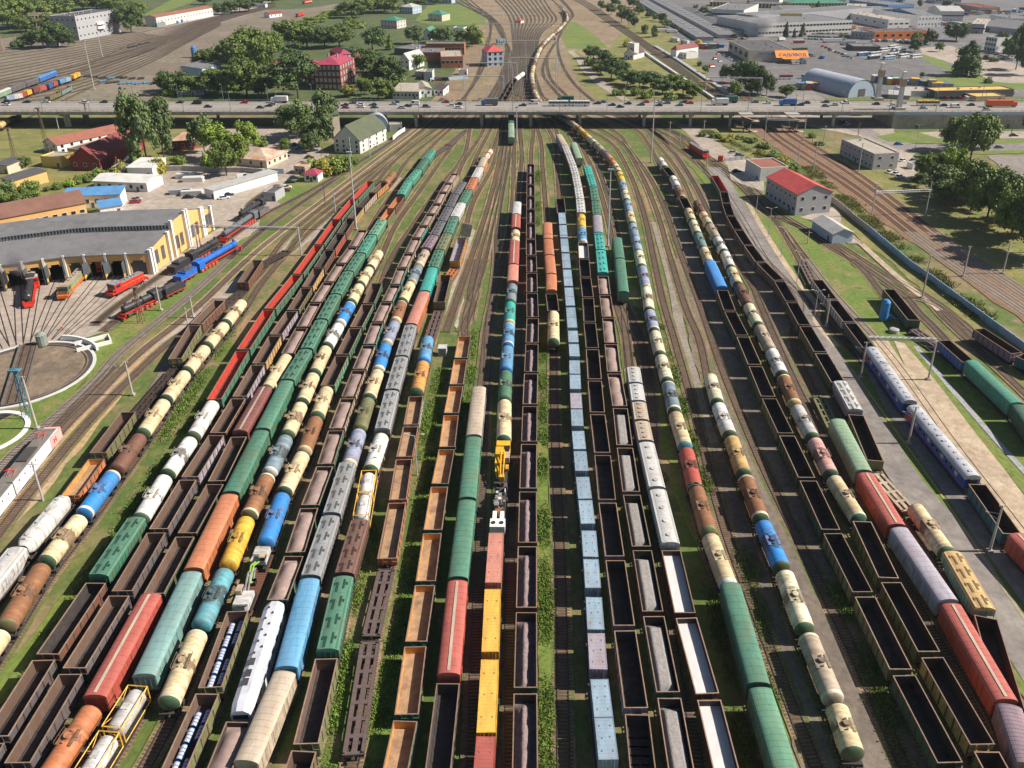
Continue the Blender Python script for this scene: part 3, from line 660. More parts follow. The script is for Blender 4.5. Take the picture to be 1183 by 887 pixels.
T('the yellow container train', [('D3',420,1060),'co red/red',('D3',438,803),'co yellow/yellow',('D3',451,547),'co yellow/yellow',('D3',460,327),'co salmon/salmon',('D3',471,152),'x machinery',('C3',508,790),'x railcrane',('C3',520,622),'t cream',('C3',524,440),'t green/green',('C3',530,307),'t skyblue/blue',('C3',538,194),'t skyblue/blue',('C3',545,91),'t turq/palecream',('B3',353,862),'t bluerust/green',('B3',362,780),'b salmon/salmon',('B3',367,702),'b red/red',('B3',373,592),'t cream/blue',('B3',377,535),'b red/red',('B3',380,472),'b cteal/lgrey',('B3',384,415)],
  post=[('B3',390,330),('B3',405,200),('B3',395,60),('A2',597,330)])
T('the central coal train', [('D3',560,960),'g dgreen+ore',('D3',562,645),'g dgreen+ore',('D3',565,392),'g brown+ore',('D3',568,187),'g dgreen+ore',('D3',570,16),'g dgreen+ore',('C3',636,636),'g brown+ore',('C3',640,465),'g brown+ore',('C3',645,317),'g brown+ore',('C3',649,183),'g amber+ore',('C3',652,66),'g brown+ore,g brown+ore'.split(',')[0],('B3',452,820),'g green+ore',('B3',451,728),'g brown+ore',('B3',449,650),'g brown+ore',('B3',447,575),'g brown+ore*auto'.replace('g brown+ore*auto','g brown+ore,brown+ore*auto'),('B3',446,233)],
  post=[('B3',450,160),('B3',455,60),('A2',600,330)])
T('the brown boxcar row', [('C3',748,176),'t cream/green',('C3',746,38),'g brown',('B3',540,822),'b amber/orange',('B3',539,746),'b amber/orange',('B3',531,660),'b amber/orange',('B3',525,585),'b amber/orange',('B3',522,510)],
  pre=[('D4',140,1000),('D4',130,300),('C3',755,600)], post=[('B3',512,400),('B3',500,250),('B3',485,100),('A2',605,330)])
T('the blue container train', [('D4',282,885),'kk ctblue',('D4',250,606),'kk lavbrown/ctblue',('D4',232,345),'kk ctblue',('D4',216,140),'kk ctblue',('C3',878,790),'kk ctblue',('C3',858,580),'kk ctblue/lavbrown',('C3',848,410),'kk ctblue',('C3',842,262),'kk ctblue',('C3',834,125),'kk ctblue,ctblue*auto',('B3',587,460),'g dgrey',('B3',580,390)],
  pre=[('D4',300,1040)], post=[('B3',566,250),('B3',540,100),('A2',612,330)])
T('the yellow tank row', [('D4',395,960),'g dgrey',('D4',367,709),'g lavbrown',('D4',330,449),'g mauve',('D4',300,230),'g mauve',('D4',276,51),'g mauve',('C3',970,687),'g mauve',('C3',948,502),'g mauve',('C3',935,350),'g mauve',('C3',924,207),'g brown',('C3',912,87),'g brown',('B3',707,842),'g brown',('B3',696,750),'g mauve',('B3',689,665),'g brown+white',('B3',684,590),'t skyblue/white',('B3',679,522),'t yellow/yellow',('B3',676,465),'h ochre/lgrey',('B3',670,402),'h red/lgrey',('B3',661,345),'h red/lgrey',('B3',650,290),'h dgrey/lgrey',('B3',637,245),'h red/lgrey',('B3',620,200),'h red/lgrey',('B3',602,157),'b ctblue/tan',('B3',575,106)],
  post=[('B3',545,50),('A2',615,330)])
T('the grey gravel train', [('D4',520,965),'g dgreen+gravel',('D4',468,659),'g green+gravel',('D4',420,404),'g brown+gravel',('D4',384,199),'g dgreen+gravel',('D4',352,26),'g mauve+gravel',('C3',1072,653),'g brown+gravel',('C3',1050,474),'g green+sand',('C3',1024,317),'g brown+sand',('C3',1009,184),'g brown+sand',('C3',996,65),'g mauve+sand',('B3',785,829),'g dred+sand',('B3',775,741),'h turq/turq',('B3',764,636),'h turq/turq',('B3',755,557),'b lav/lavbrown',('B3',748,475),'h dgreen/green',('B3',741,410),'h green/green',('B3',731,345),'h turq/turq',('B3',717,298),'h turq/turq',('B3',703,250)],
  post=[('B3',675,205),('B3',640,120),('B3',590,60),('A2',620,330)])
T('the lone pale boxcar row', [('B3',668,208),'b pgreen/pgreen',('B3',641,135)], z=4.5)
T('the white powder row', [('D4',655,905),'g dred+white',('D4',592,664),'g brown+white',('D4',522,409),'g brown+white',('D4',474,199),'h lgrey/lgrey*2',('C4',182,645),'h lgrey/tan*2',('C4',148,462),'h lgrey/lgrey*2',('C4',123,302)],
  pre=[('D4',720,1100)], post=[('C4',90,150),('B4',40,830),('B3',825,620),('B3',760,350),('B3',690,180),('B3',610,50),('A2',625,330)])
T('the mast-side boxcar pair', [('B3',869,815),'b lgreen/green',('B3',852,662),'b lgreen/green',('B3',839,565)], z=4.6, trackopt=dict(skip=1))
T('the longest tank train', [('D4',840,930),'b lgreen/lgreen',('D4',752,643),'b green/green',('D4',658,315),'t cream/white',('D4',597,150),'t rust',('D4',554,2),'t rust/green',('C4',410,843),'t red/green',('C4',365,655),'t cream/teal',('C4',316,492),'t bluerust/green',('C4',283,356),'t palecream',('C4',250,235),'t palecream',('C4',222,125),'t lav/green',('C4',200,32),'t palecream,lav,lav,palecream,lav*auto',('B4',165,700),'t palecream,ctblue,ctblue,cream,ctblue*auto',('B3',862,310),'t yellow,cream,orange,mauve,tan,palecream,yellow,ochre,tan,bluerust,cream,rust*auto',('~','B3',820,222),('~','B3',760,155),('~','B3',700,100),('~','B3',640,48),('~','B3',560,0),('A2',655,335),'t cream,palecream,rust,brown,tan,cream,white,ochre*auto',('~','A2',636,275),('~','A2',640,225),('~','A2',672,150),('~','A2',735,90),('~','A2',755,60),('A2',740,30)],
  post=[('A2',690,-10),('A2',600,-45)])
T('the blue-tank short train', [('D5',290,850),'t cream',('D5',225,678),'t tan',('D5',135,458),'t palecream',('D5',60,262),'t blue/green',('D4',762,108),'t rust/green',('C4',635,780),'t ochre/green',('C4',570,602),'t white/green',('C4',512,452),'t palecream/green',('C4',476,322)],
  pre=[('D5',380,1040)], post=[('C4',425,170),('C4',362,20),('B4',290,650),('B4',228,440),('B4',150,262),('B4',60,130),('A2',790,400),('A2',670,330)])
T('the blue boxcar train', [('D5',735,1120),'g olive/dkbrown',('D5',590,882),'g dgreen',('D5',434,588),'g olive',('D5',312,343),'g olive',('D5',212,146),'g dgreen',('C4',918,802),'g dgreen',('C4',822,598),'g olive',('C4',742,430),'g dgreen',('C4',680,284),'g dgreen',('C4',622,150),'g dgreen',('C4',566,36),'g olive',('B4',529,806),'b blue/blue',('B4',474,683),'t cream,cteal,palecream,cream*auto',('B4',374,437),'g dgreen',('B4',350,387),'t rust/brown',('B4',328,338),'t white/blue',('B4',303,290),'g dgreen',('B4',272,248),'t white/green',('B4',246,207)],
  post=[('B4',190,140),('B4',100,60),('A2',720,340)])
T('the pink tank train', [('D5',850,1120),'g olive/dkbrown',('D5',690,825),'g ochre/dkbrown',('D5',522,532),'g olive/dkbrown',('D5',394,298),'g olive/dkbrown',('D5',302,109),'t cream/green',('C4',1035,783),'t pink/green',('C4',948,612),'t lgrey/green',('C4',868,462),'t rust/ochre',('C4',808,325),'t white/green',('C4',753,207),'t tan/green,palecream,brown,cream,white,white,tan,cream,brown,palecream,white*auto'.replace('tan/green','tan'),('~','B4',600,770),('~','B4',545,640),('~','B4',480,520),('B4',414,402)],
  post=[('B4',330,270),('B4',220,130),('B4',140,50),('A2',750,340)])
T('the lilac boxcar train', [('D5',830,900),'b mauve/mauve',('D5',757,696),'b red/red',('D5',577,380),'b lav/lavbrown',('D5',418,142),'b red/red',('C5',457,785),'b pgreen/pgreen',('C5',330,540),'f olive',('C5',255,388)],
  post=[('C5',130,170),('B4',880,850),('B4',700,640),('B4',560,430),('B4',470,290),('B4',330,170),('B4',180,70),('A2',810,340)])
T('the service road row', [('D5',830,880),'g dred/dkbrown',('D5',687,406),'h pgreen/ochre',('D5',580,216),'t cream/green',('D5',466,56),'f tan',('C5',515,725),'g olive/dkbrown',('C5',415,504),'h lavbrown/lgrey',('C5',340,366),'g dgreen,olive,dgrey,dgrey,dgrey,dgrey,dgrey,brown*auto',('~','C5',180,92),('~','B4',790,768),('~','B4',700,672),('~','B4',612,545),('~','B4',560,450),('B4',536,360),'g green/bred',('B4',493,285)],
  post=[('B4',400,200),('B4',250,90),('B4',130,20),('A2',850,350)])
T('the passenger coach row', [('D5',1010,400),'b red/red',('D5',785,160),'g gteal/dkbrown',('C5',962,818),'x coach1',('C5',672,468),'x coach2',('C5',480,206),'g dgrey,lgrey,lgrey*auto',('B5',240,680),'f deckc',('B5',178,570)],
  post=[('B5',60,430),('B4',700,440),('B4',600,330),('B4',480,240),('B4',330,130),('A2',880,360)])
T('the far right row', [('F6',1040,960),'b dgreen/dgreen',('F6',850,700),'b seagreen/seagreen',('C5',935,272),'g gblue/dkbrown',('C5',812,166),'f deckc',('B5',690,870),'g dgreen/dkbrown',('B5',565,722)],
  post=[('B5',430,620),('B5',260,500),('B5',60,400),('B4',770,480),('B4',600,310),('B4',470,215),('B4',330,105),('A2',900,360)])
T('the blue wall pair', [('C5',1290,290),'g gteal/dkbrown',('C5',1160,232),'g mauve/dkbrown',('C5',975,112)],
  post=[('C5',800,20),('B5',620,740),('B5',480,645),('B5',300,540),('B5',150,440),('B4',770,470),('B4',640,340)])
T('the under-bridge boxcar row', [('F5',298,230),'b pgreen/pgreen',('F5',298,130),'b dgreen/dgreen',('F5',298,50)], z=4.4,
  pre=[('B3',170,950),('B3',240,620),('B3',300,380),('B3',345,200),('B3',352,120)], post=[('A2',560,360),('A2',560,320),('H4',610,400),('H4',625,340)])
T('the distant left train', [('E1',-60,645),'b pgreen/lgrey',('E1',60,597),'b dgrey/dgrey',('E1',160,560),'b dgrey/dgrey',('E1',250,530),'b gblue/blue',('E1',375,482)], z=4.4, pre=[('E1',-200,760)], post=[('E1',560,470),('E1',900,300),('E2',60,220),('E2',350,100)])
T('the distant container train', [('E1',60,650),'kk ctblue/lgrey',('E1',120,640),'kk red/yellow',('E1',212,605),'kk dred/red',('E1',305,580),'kk gblue/red',('E1',392,545),'kk skyblue/ctblue',('E1',472,520),'kk yellow/yellow',('E1',552,482)], z=4.2, pre=[('E1',-150,800)], post=[('E1',700,470),('E1',1000,350),('E2',200,180),('E2',500,90)])
T('the distant olive gondolas', [('E1',318,660),'g olive/gbrown',('E1',400,625),'g cteal/gbrown',('E1',475,585)], z=3.6)
T('the left-edge bridge tanks', [('F1',-20,262),'t ochre/ochre',('F1',52,222),'t dgreen/dgreen,dgreen'.split(',')[0],('F1',125,200)], z=3.6, pre=[('F1',-200,340)], post=[('F1',300,160),('E1',700,560)])
T('the beyond-bridge coal train', [('E4',128,690),'g dgreen,brown,dgreen*auto',('E4',210,540),'t white/red',('E4',255,495)], z=3.6, post=[('E4',250,400),('E4',240,300)])
# ================================================================ ground, roads, tracks
def ground_mat(name, cols, scale=.05, fine=.8, mixscale=.03, rough=.95, thr=(.42, .58), cols2=None):
    """large patches of two or three soil colours with fine grain"""
    m = bpy.data.materials.new(name); m.use_nodes = True; N, L = nodes(m); b = N['Principled BSDF']; b.inputs['Roughness'].default_value = rough
    tc = N.new('ShaderNodeTexCoord')
    def noi(sc, det=8, ro=.6, off=0):
        n = N.new('ShaderNodeTexNoise'); n.inputs['Scale'].default_value = sc; n.inputs['Detail'].default_value = det; n.inputs['Roughness'].default_value = ro
        n.noise_dimensions = '4D'; n.inputs['W'].default_value = off; L.new(tc.outputs['Object'], n.inputs['Vector']); return n.outputs['Fac']
    def mr(s, a, c, lo=0, hi=1):
        r = N.new('ShaderNodeMapRange'); r.inputs['From Min'].default_value = a; r.inputs['From Max'].default_value = c; r.inputs['To Min'].default_value = lo; r.inputs['To Max'].default_value = hi; L.new(s, r.inputs[0]); return r.outputs[0]
    def mix(f, a, c):
        x = N.new('ShaderNodeMix'); x.data_type = 'RGBA'; L.new(f, x.inputs[0])
        for i, q in ((6, a), (7, c)):
            if isinstance(q, tuple): x.inputs[i].default_value = (*q, 1)
            else: L.new(q, x.inputs[i])
        return x.outputs[2]
    out = mix(mr(noi(mixscale, 8, .62, 3), *thr), cols[0], cols[1])
    if len(cols) > 2: out = mix(mr(noi(scale*2.3, 7, .65, 9), .52, .68), out, cols[2])
    if len(cols) > 3: out = mix(mr(noi(scale*6, 6, .6, 14), .56, .66), out, cols[3])
    hv = N.new('ShaderNodeHueSaturation'); L.new(out, hv.inputs['Color']); L.new(mr(noi(fine, 5, .7, 5), .25, .75, .6, 1.4), hv.inputs['Value'])
    L.new(hv.outputs[0], b.inputs['Base Color'])
    bm = N.new('ShaderNodeBump'); bm.inputs['Strength'].default_value = .5; bm.inputs['Distance'].default_value = .15; L.new(noi(fine*1.5, 4, .6, 1), bm.inputs['Height']); L.new(bm.outputs[0], b.inputs['Normal'])
    return m
GR = (.085,.125,.024); DIRT = (.26,.175,.10); DIRT2 = (.26,.215,.16); ASPH = (.155,.145,.145)
G_yard = ground_mat('yard_ground', [GR, DIRT, (.16,.155,.045), (.22,.155,.09)], .05, .9, .035, thr=(.47,.62))
G_farbrown = ground_mat('far_yard_soil', [(.21,.145,.09), (.26,.195,.125), (.15,.145,.055)], .02, .25, .012)
G_left = ground_mat('cinder_yard_soil', [(.165,.13,.10), (.21,.17,.13), (.14,.145,.06)], .02, .25, .012)
G_grass = ground_mat('grass_field', [(.105,.165,.025), (.16,.195,.04), (.22,.18,.07), (.075,.12,.022)], .06, .8, .04, thr=(.4,.65))
G_slope = ground_mat('rough_grass_slope', [(.21,.19,.055), (.12,.14,.035), (.27,.21,.11)], .08, .9, .06, thr=(.4,.62))
G_asph = ground_mat('asphalt', [(.24,.21,.195), (.19,.17,.16), (.28,.25,.225)], .03, .4, .02)
G_asph2 = ground_mat('pale_asphalt', [(.36,.30,.25), (.30,.25,.21), (.41,.35,.295)], .03, .4, .03)
G_far = ground_mat('industrial_asphalt', [(.125,.12,.125), (.16,.15,.148), (.10,.10,.105)], .01, .12, .01)
G_conc = ground_mat('concrete_slabs', [(.44,.335,.23), (.36,.28,.20), (.48,.39,.28)], .06, .7, .05)
G_sandy = ground_mat('sandy_ballast', [(.40,.27,.14), (.33,.25,.17), (.45,.33,.19)], .1, .8, .08)
G_orange = ground_mat('rusty_ballast', [(.21,.12,.07), (.17,.10,.06), (.25,.165,.10)], .1, .8, .06)
G_cinder = ground_mat('dark_cinders', [(.15,.12,.10), (.19,.155,.125), (.12,.10,.085)], .1, .8, .06)
G_wood = ground_mat('woodland_floor', [(.05,.085,.02), (.08,.10,.03), (.12,.11,.06)], .03, .3, .03)
b = MB(); b.add([(-6000,-600,0),(6000,-600,0),(6000,9000,0),(-6000,9000,0)], [(0,1,2,3)])
b.build('ground', G_yard, kind='structure')
LAYER = [0]
def patch(name, c, pts, m, z=None, world=False):
    LAYER[0] += 1; z = z if z is not None else .004 * LAYER[0]
    v = []
    for p in pts:
        q = p if world else (at(p[0], p[1], p[2]) if isinstance(p[0], str) else at(c, p[0], p[1])); v.append((q[0], q[1], z))
    # subdivide long outlines and make the edge uneven
    vv = []
    n = len(v)
    for i in range(n):
        a, d = Vector(v[i]), Vector(v[(i+1) % n]); k = max(1, min(60, int((d-a).length/4)))
        nrm = Vector((-(d-a).y, (d-a).x, 0)).normalized()
        for t in range(k):
            q = a.lerp(d, t/k); 
            if name not in ('road', 'pavement', 'platform', 'roof', 'path'): q += nrm*noise.noise(q*.12)*min(2.0, (d-a).length*.06)*(0 if t == 0 else 1)
            vv.append((q.x, q.y, z))
    bm_ = bmesh.new(); vs = [bm_.verts.new(q) for q in vv]; es = [bm_.edges.new((vs[i], vs[(i+1) % len(vs)])) for i in range(len(vs))]
    bmesh.ops.triangle_fill(bm_, edges=es, use_beauty=True, normal=(0,0,1))
    for f_ in bm_.faces:
        if f_.normal.z < 0: f_.normal_flip()
    me = bpy.data.meshes.new(name); bm_.to_mesh(me); bm_.free(); me.materials.append(m)
    o = bpy.data.objects.new(name, me); C.objects.link(o); tag(o, kind='structure'); return o
def strip(name, pts, w, m, z=None, h=0, world=False):
    """road, path or kerb following a line"""
    LAYER[0] += 1; z = z if z is not None else .004 * LAYER[0]
    P = [p if world else at(*p) for p in pts]; d = smooth(P); b = MB(); n = len(d)
    for i, p in enumerate(d):
        a = d[max(0, i-1)]; c = d[min(n-1, i+1)]; t = (c-a).normalized(); q = Vector((-t.y, t.x))*w/2
        b.v += [(p.x+q.x, p.y+q.y, z+h), (p.x-q.x, p.y-q.y, z+h)]
        if h: b.v += [(p.x+q.x, p.y+q.y, 0), (p.x-q.x, p.y-q.y, 0)]
    k = 4 if h else 2
    for i in range(n-1):
        a, c = i*k, (i+1)*k; b.f.append((a+1, c+1, c, a)); b.m.append(0)
        if h: b.f += [(a, c, c+2, a+2), (a+3, c+3, c+1, a+1)]; b.m += [0, 0]
    return b.build(name, m, kind='structure')
# far side of the bridge
patch('ground', 'O', [(-300,124),(-200,-20),(330,-20),(420,0),(300,40),(215,80),(190,124)], G_left)
patch('ground', 'O', [(-900,40),(-900,-60),(500,-60),(420,0),(350,10),(200,15),(100,30),(0,45)], G_wood)
patch('ground', 'O', [(190,124),(215,80),(330,30),(500,-30),(540,20),(545,60),(520,124)], G_wood)
patch('ground', 'O', [(515,146),(470,146),(520,90),(550,40),(545,10),(520,-60),(720,-60),(740,30),(720,60),(690,70),(720,100),(760,130),(760,146)], G_farbrown)
patch('ground', 'O', [(700,112),(690,70),(700,60),(740,10),(700,-60),(760,-60),(830,50),(900,112)], G_slope)
patch('grass', 'E4', [(520,250),(560,150),(620,150),(700,200),(840,320),(760,340),(560,330)], G_grass)
patch('grass', 'E3', [(470,140),(560,30),(760,30),(960,90),(950,170),(700,170),(560,165)], G_grass)
patch('asphalt', 'O', [(835,112),(800,60),(735,0),(700,-70),(2200,-70),(2200,112)], G_far)
patch('grass', 'A3', [(850,262),(1010,255),(1500,280),(1500,320),(1180,308),(1000,296),(880,300)], G_grass)
patch('grass', 'E7', [(420,400),(560,430),(700,560),(640,540),(430,440)], G_grass)
patch('ground', 'E7', [(400,360),(640,340),(840,430),(1100,470),(1300,560),(1300,640),(960,610),(820,540),(640,470),(420,400)], G_asph2)
patch('grass', 'E7', [(460,575),(820,560),(900,620),(1300,620),(1300,670),(700,670),(480,640)], G_grass)
patch('grass', 'O', [(160,20),(225,-15),(270,-15),(190,14)], G_grass)
patch('road', 'O', [(165,38),(280,8),(320,-12),(335,-12),(290,16),(190,42)], G_asph2)
patch('grass', 'E4', [(560,360),(640,350),(940,640),(1000,680),(780,680),(640,560)], G_slope)
# near side
patch('ground', 'O', [(-300,330),(-300,131),(175,131),(215,131),(235,190),(175,215),(60,235),(-100,262)], G_slope)
patch('asphalt', 'O', [(95,262),(150,205),(190,195),(225,172),(300,165),(345,175),(345,210),(335,235),(262,262),(240,262)], G_asph2)
patch('asphalt', 'O', [(235,152),(300,146),(345,146),(380,180),(320,205),(245,205)], G_asph2)
patch('grass', 'B2', [(240,300),(340,225),(470,185),(560,160),(600,175),(420,290),(300,345)], G_grass)
patch('asphalt', 'B1', [(-400,640),(-60,600),(700,520),(1000,330),(1060,250),(1183,230),(1183,330),(900,520),(620,700),(480,800),(300,860),(-60,900),(-400,1000)], G_asph2)
patch('grass', 'B1', [(450,835),(620,720),(760,640),(900,540),(1100,380),(1150,360),(930,560),(700,760),(560,880),(440,1010),(300,1130),(150,1310),(-100,1500),(-100,1380),(130,1200),(380,1050)], G_grass)
patch('grass', 'C1', [(-120,480),(130,350),(300,280),(430,150),(470,150),(300,330),(130,500),(-120,690)], G_grass)
patch('ground', 'C1', [(-100,960),(120,720),(300,440),(520,200),(700,50),(780,0),(840,0),(720,120),(560,300),(420,480),(200,760),(0,960)], G_sandy)
patch('ground', 'B1', [(700,850),(1000,620),(1183,480),(1420,300),(1900,60),(1960,60),(1500,320),(1183,560),(900,830),(760,890)], G_asph2)
patch('ground', 'C2', [(160,-20),(330,-20),(40,330),(-120,560),(-200,560),(-60,300)], G_cinder)
# strips of grass and of stones between the trains
patch('grass', 'D1', [(330,200),(560,-160),(680,-360),(760,-360),(600,-60),(430,200),(200,470),(-60,760),(-200,900),(-200,700),(60,520)], G_grass)
patch('grass', 'D3', [(-20,1000),(150,500),(235,120),(300,-180),(330,-180),(290,150),(215,500),(120,1000)], G_grass)
patch('grass', 'D3', [(610,1000),(605,600),(595,200),(585,-150),(625,-150),(640,200),(650,600),(640,1000)], G_grass)
patch('ground', 'B3', [(40,900),(90,700),(160,520),(240,560),(160,800),(120,1000)], G_asph2)
patch('grass', 'C4', [(350,620),(380,860),(480,1100),(560,1250),(700,1450),(640,1450),(440,1150),(290,800),(200,400),(110,100),(160,80),(250,330)], G_grass)
patch('ground', 'O', [(785,340),(775,240),(760,200),(792,200),(815,300),(870,430),(960,640),(1080,900),(930,900),(850,620),(815,480)], G_cinder)
strip('ground', [('B4',222,500),('B4',300,780),('C4',350,180),('C4',430,440),('C4',490,640)], 2.6, ground_mat('pale_ballast', [(.22,.185,.155),(.26,.22,.185),(.18,.15,.12)], .1,.8,.08))
patch('ground', 'B4', [(440,330),(500,330),(720,620),(960,960),(1300,1500),(1000,1500),(760,1040),(560,620)], G_cinder)
# right-hand side
patch('grass', 'O', [(825,205),(845,190),(900,225),(970,290),(1080,400),(1183,500),(1500,820),(1500,1100),(1240,900),(1100,650),(1000,480),(900,330)], G_grass)
patch('grass', 'O', [(770,150),(800,150),(900,245),(960,330),(880,300),(800,195)], G_grass)
patch('ground', 'O', [(795,150),(840,146),(880,160),(980,255),(1183,395),(1500,640),(1500,700),(1183,452),(1060,330),(960,250),(890,195),(830,165)], G_slope)
patch('ground', 'B5', [(-90,-10),(130,-10),(420,190),(800,480),(1183,730),(1900,1240),(1900,1380),(1183,880),(800,600),(500,395),(240,210)], G_orange)
patch('grass', 'B5', [(130,-10),(420,190),(800,480),(1183,730),(1500,940),(1500,300),(1000,300),(640,200),(400,160),(260,60)], G_slope)
patch('asphalt', 'E8', [(-300,240),(280,270),(300,390),(180,400),(480,505),(420,530),(470,640),(400,720),(250,560),(60,400),(-300,330)], G_asph2)
patch('road', 'E8', [(-700,110),(-260,90),(-100,200),(100,330),(250,420),(450,455),(1300,445),(1500,445),(1500,495),(420,505),(330,495),(160,420),(-60,340),(-300,210)], G_asph)
patch('pavement', 'E8', [(470,375),(640,365),(1500,365),(1500,415),(600,415),(480,378)], G_asph2)
patch('grass', 'E8', [(170,400),(320,375),(480,378),(620,420),(1500,415),(1500,444),(600,450),(440,448),(250,435)], G_grass)
patch('grass', 'E8', [(410,503),(620,500),(1500,492),(1500,516),(600,525),(440,520)], G_grass)
patch('asphalt', 'E8', [(940,530),(1500,530),(1500,900),(1100,700)], G_asph)
patch('path', 'F3', [(-60,240),(0,235),(170,290),(330,410),(480,500),(620,620),(560,660),(420,600),(330,520),(240,480),(60,300)], G_asph2)
patch('path', 'E4', [(560,350),(600,345),(700,440),(780,530),(900,620),(1000,690),(940,690),(780,590),(660,480),(620,400)], G_asph2)
patch('path', 'O', [(830,135),(880,133),(950,133),(960,142),(900,150)], G_asph2)
# service road with kerbs beside the gondolas, slab platforms beside the coaches
strip('road', [('B4',490,250),('B4',580,390),('B4',700,590),('B4',860,860),('C5',290,230),('C5',470,520),('C5',640,800),('D5',590,160),('D5',700,330),('D5',830,540),('D5',1000,800)], 6.2, G_asph)
strip('pavement', [('B4',640,400),('B4',720,540),('B4',850,740),('B4',960,880),('C5',240,90),('C5',330,200)], 1.8, G_conc, h=.0)
patch('platform', 'C5', [(380,160),(470,165),(640,420),(900,800),(1183,1200),(1500,1650),(1380,1650),(1000,1130),(760,790),(560,500)], G_asph)
strip('kerb', [('C5',395,300),('C5',560,530),('C5',800,870),('D5',770,360),('D5',1000,690)], .35, mat('worn_yellow_line', (.32,.27,.14), .9, .3), h=.02)
patch('platform', 'C5', [(490,175),(560,170),(640,290),(860,590),(1183,1010),(1500,1420),(1380,1420),(1060,1000),(700,500)], G_conc)
patch('platform', 'C5', [(590,175),(650,190),(770,345),(1000,640),(1183,880),(1500,1290),(1440,1350),(1183,1010),(860,590),(640,290)], G_conc)
strip('grass', [('C5',650,185),('C5',790,350),('C5',990,610),('C5',1183,850),('C5',1500,1250)], 1.6, G_grass)
strip('path', [('C5',690,200),('C5',840,380),('C5',1030,600),('C5',1183,770),('C5',1500,1130)], 1.3, mat('crushed_stone_path', (.30,.30,.32), .95, .5, 2.5))
strip('path', [('B5',440,520),('B5',560,630),('B5',700,750),('B5',800,825)], 2.2, G_conc)
strip('path', [('B5',330,400),('B5',350,440),('B5',440,515)], .6, G_conc)
patch('ground', 'B5', [(160,400),(320,350),(350,400),(340,440),(440,520),(380,520),(240,420)], G_asph2)
patch('ground', 'F3', [(330,500),(480,500),(620,620),(600,720),(380,640)], G_asph2)
# ---------------------------------------------------------------- railway tracks
def ballast_mat(name, c1, c2, grass):
    m = bpy.data.materials.new(name); m.use_nodes = True; N, L = nodes(m); b = N['Principled BSDF']; b.inputs['Roughness'].default_value = .95
    tc = N.new('ShaderNodeTexCoord'); uv = N.new('ShaderNodeSeparateXYZ'); L.new(tc.outputs['UV'], uv.inputs[0])
    def noi(sc, w, ro=.65):
        n = N.new('ShaderNodeTexNoise'); n.noise_dimensions = '4D'; n.inputs['Scale'].default_value = sc; n.inputs['Detail'].default_value = 6; n.inputs['Roughness'].default_value = ro; n.inputs['W'].default_value = w; L.new(tc.outputs['Object'], n.inputs['Vector']); return n.outputs['Fac']
    mx = N.new('ShaderNodeMix'); mx.data_type = 'RGBA'; mx.inputs[6].default_value = (*c1, 1); mx.inputs[7].default_value = (*c2, 1)
    r = N.new('ShaderNodeMapRange'); r.inputs['From Min'].default_value = .4; r.inputs['From Max'].default_value = .6; L.new(noi(.05, 1), r.inputs[0]); L.new(r.outputs[0], mx.inputs[0])
    # weeds come in from the shoulders
    a = N.new('ShaderNodeMath'); a.operation = 'ABSOLUTE'; L.new(uv.outputs['X'], a.inputs[0])
    s = N.new('ShaderNodeMath'); s.operation = 'MULTIPLY_ADD'; L.new(noi(.12, 7), s.inputs[0]); s.inputs[1].default_value = 2.6; L.new(a.outputs[0], s.inputs[2])
    g = N.new('ShaderNodeMapRange'); g.inputs['From Min'].default_value = grass; g.inputs['From Max'].default_value = grass + .35; L.new(s.outputs[0], g.inputs[0])
    m2 = N.new('ShaderNodeMix'); m2.data_type = 'RGBA'; L.new(g.outputs[0], m2.inputs[0])
    dk = N.new('ShaderNodeMapRange'); dk.inputs['From Min'].default_value = .46; dk.inputs['From Max'].default_value = .62; dk.inputs['To Min'].default_value = .42; dk.inputs['To Max'].default_value = 1.15; L.new(a.outputs[0], dk.inputs[0])
    h2 = N.new('ShaderNodeHueSaturation'); L.new(mx.outputs[2], h2.inputs['Color']); L.new(dk.outputs[0], h2.inputs['Value'])
    L.new(h2.outputs[0], m2.inputs[6]); m2.inputs[7].default_value = (.11,.14,.035, 1)
    hv = N.new('ShaderNodeHueSaturation'); L.new(m2.outputs[2], hv.inputs['Color'])
    q = N.new('ShaderNodeMapRange'); q.inputs['From Min'].default_value = .3; q.inputs['From Max'].default_value = .7; q.inputs['To Min'].default_value = .6; q.inputs['To Max'].default_value = 1.4; L.new(noi(1.5, 3), q.inputs[0]); L.new(q.outputs[0], hv.inputs['Value'])
    L.new(hv.outputs[0], b.inputs['Base Color']); return m
BAL = {'brown': ballast_mat('brown_ballast', (.20,.13,.075), (.26,.175,.10), 1.95), 'dark': ballast_mat('dark_ballast', (.13,.09,.062), (.18,.13,.09), 2.15),
       'orange': ballast_mat('rusty_ballast', (.19,.105,.062), (.25,.15,.09), 3.2), 'sandy': ballast_mat('sandy_track_ballast', (.36,.25,.14), (.30,.22,.15), 3.2), 'conc': None}
M_rail = mat('rail_steel', (.045, .03, .025), .6, .3, .5)
M_sleeper = mat('sleeper', (.13, .09, .065), .9, .45, .7)
M_csleeper = mat('concrete_sleeper', (.30, .26, .22), .9, .3, .7)
TN = [0]
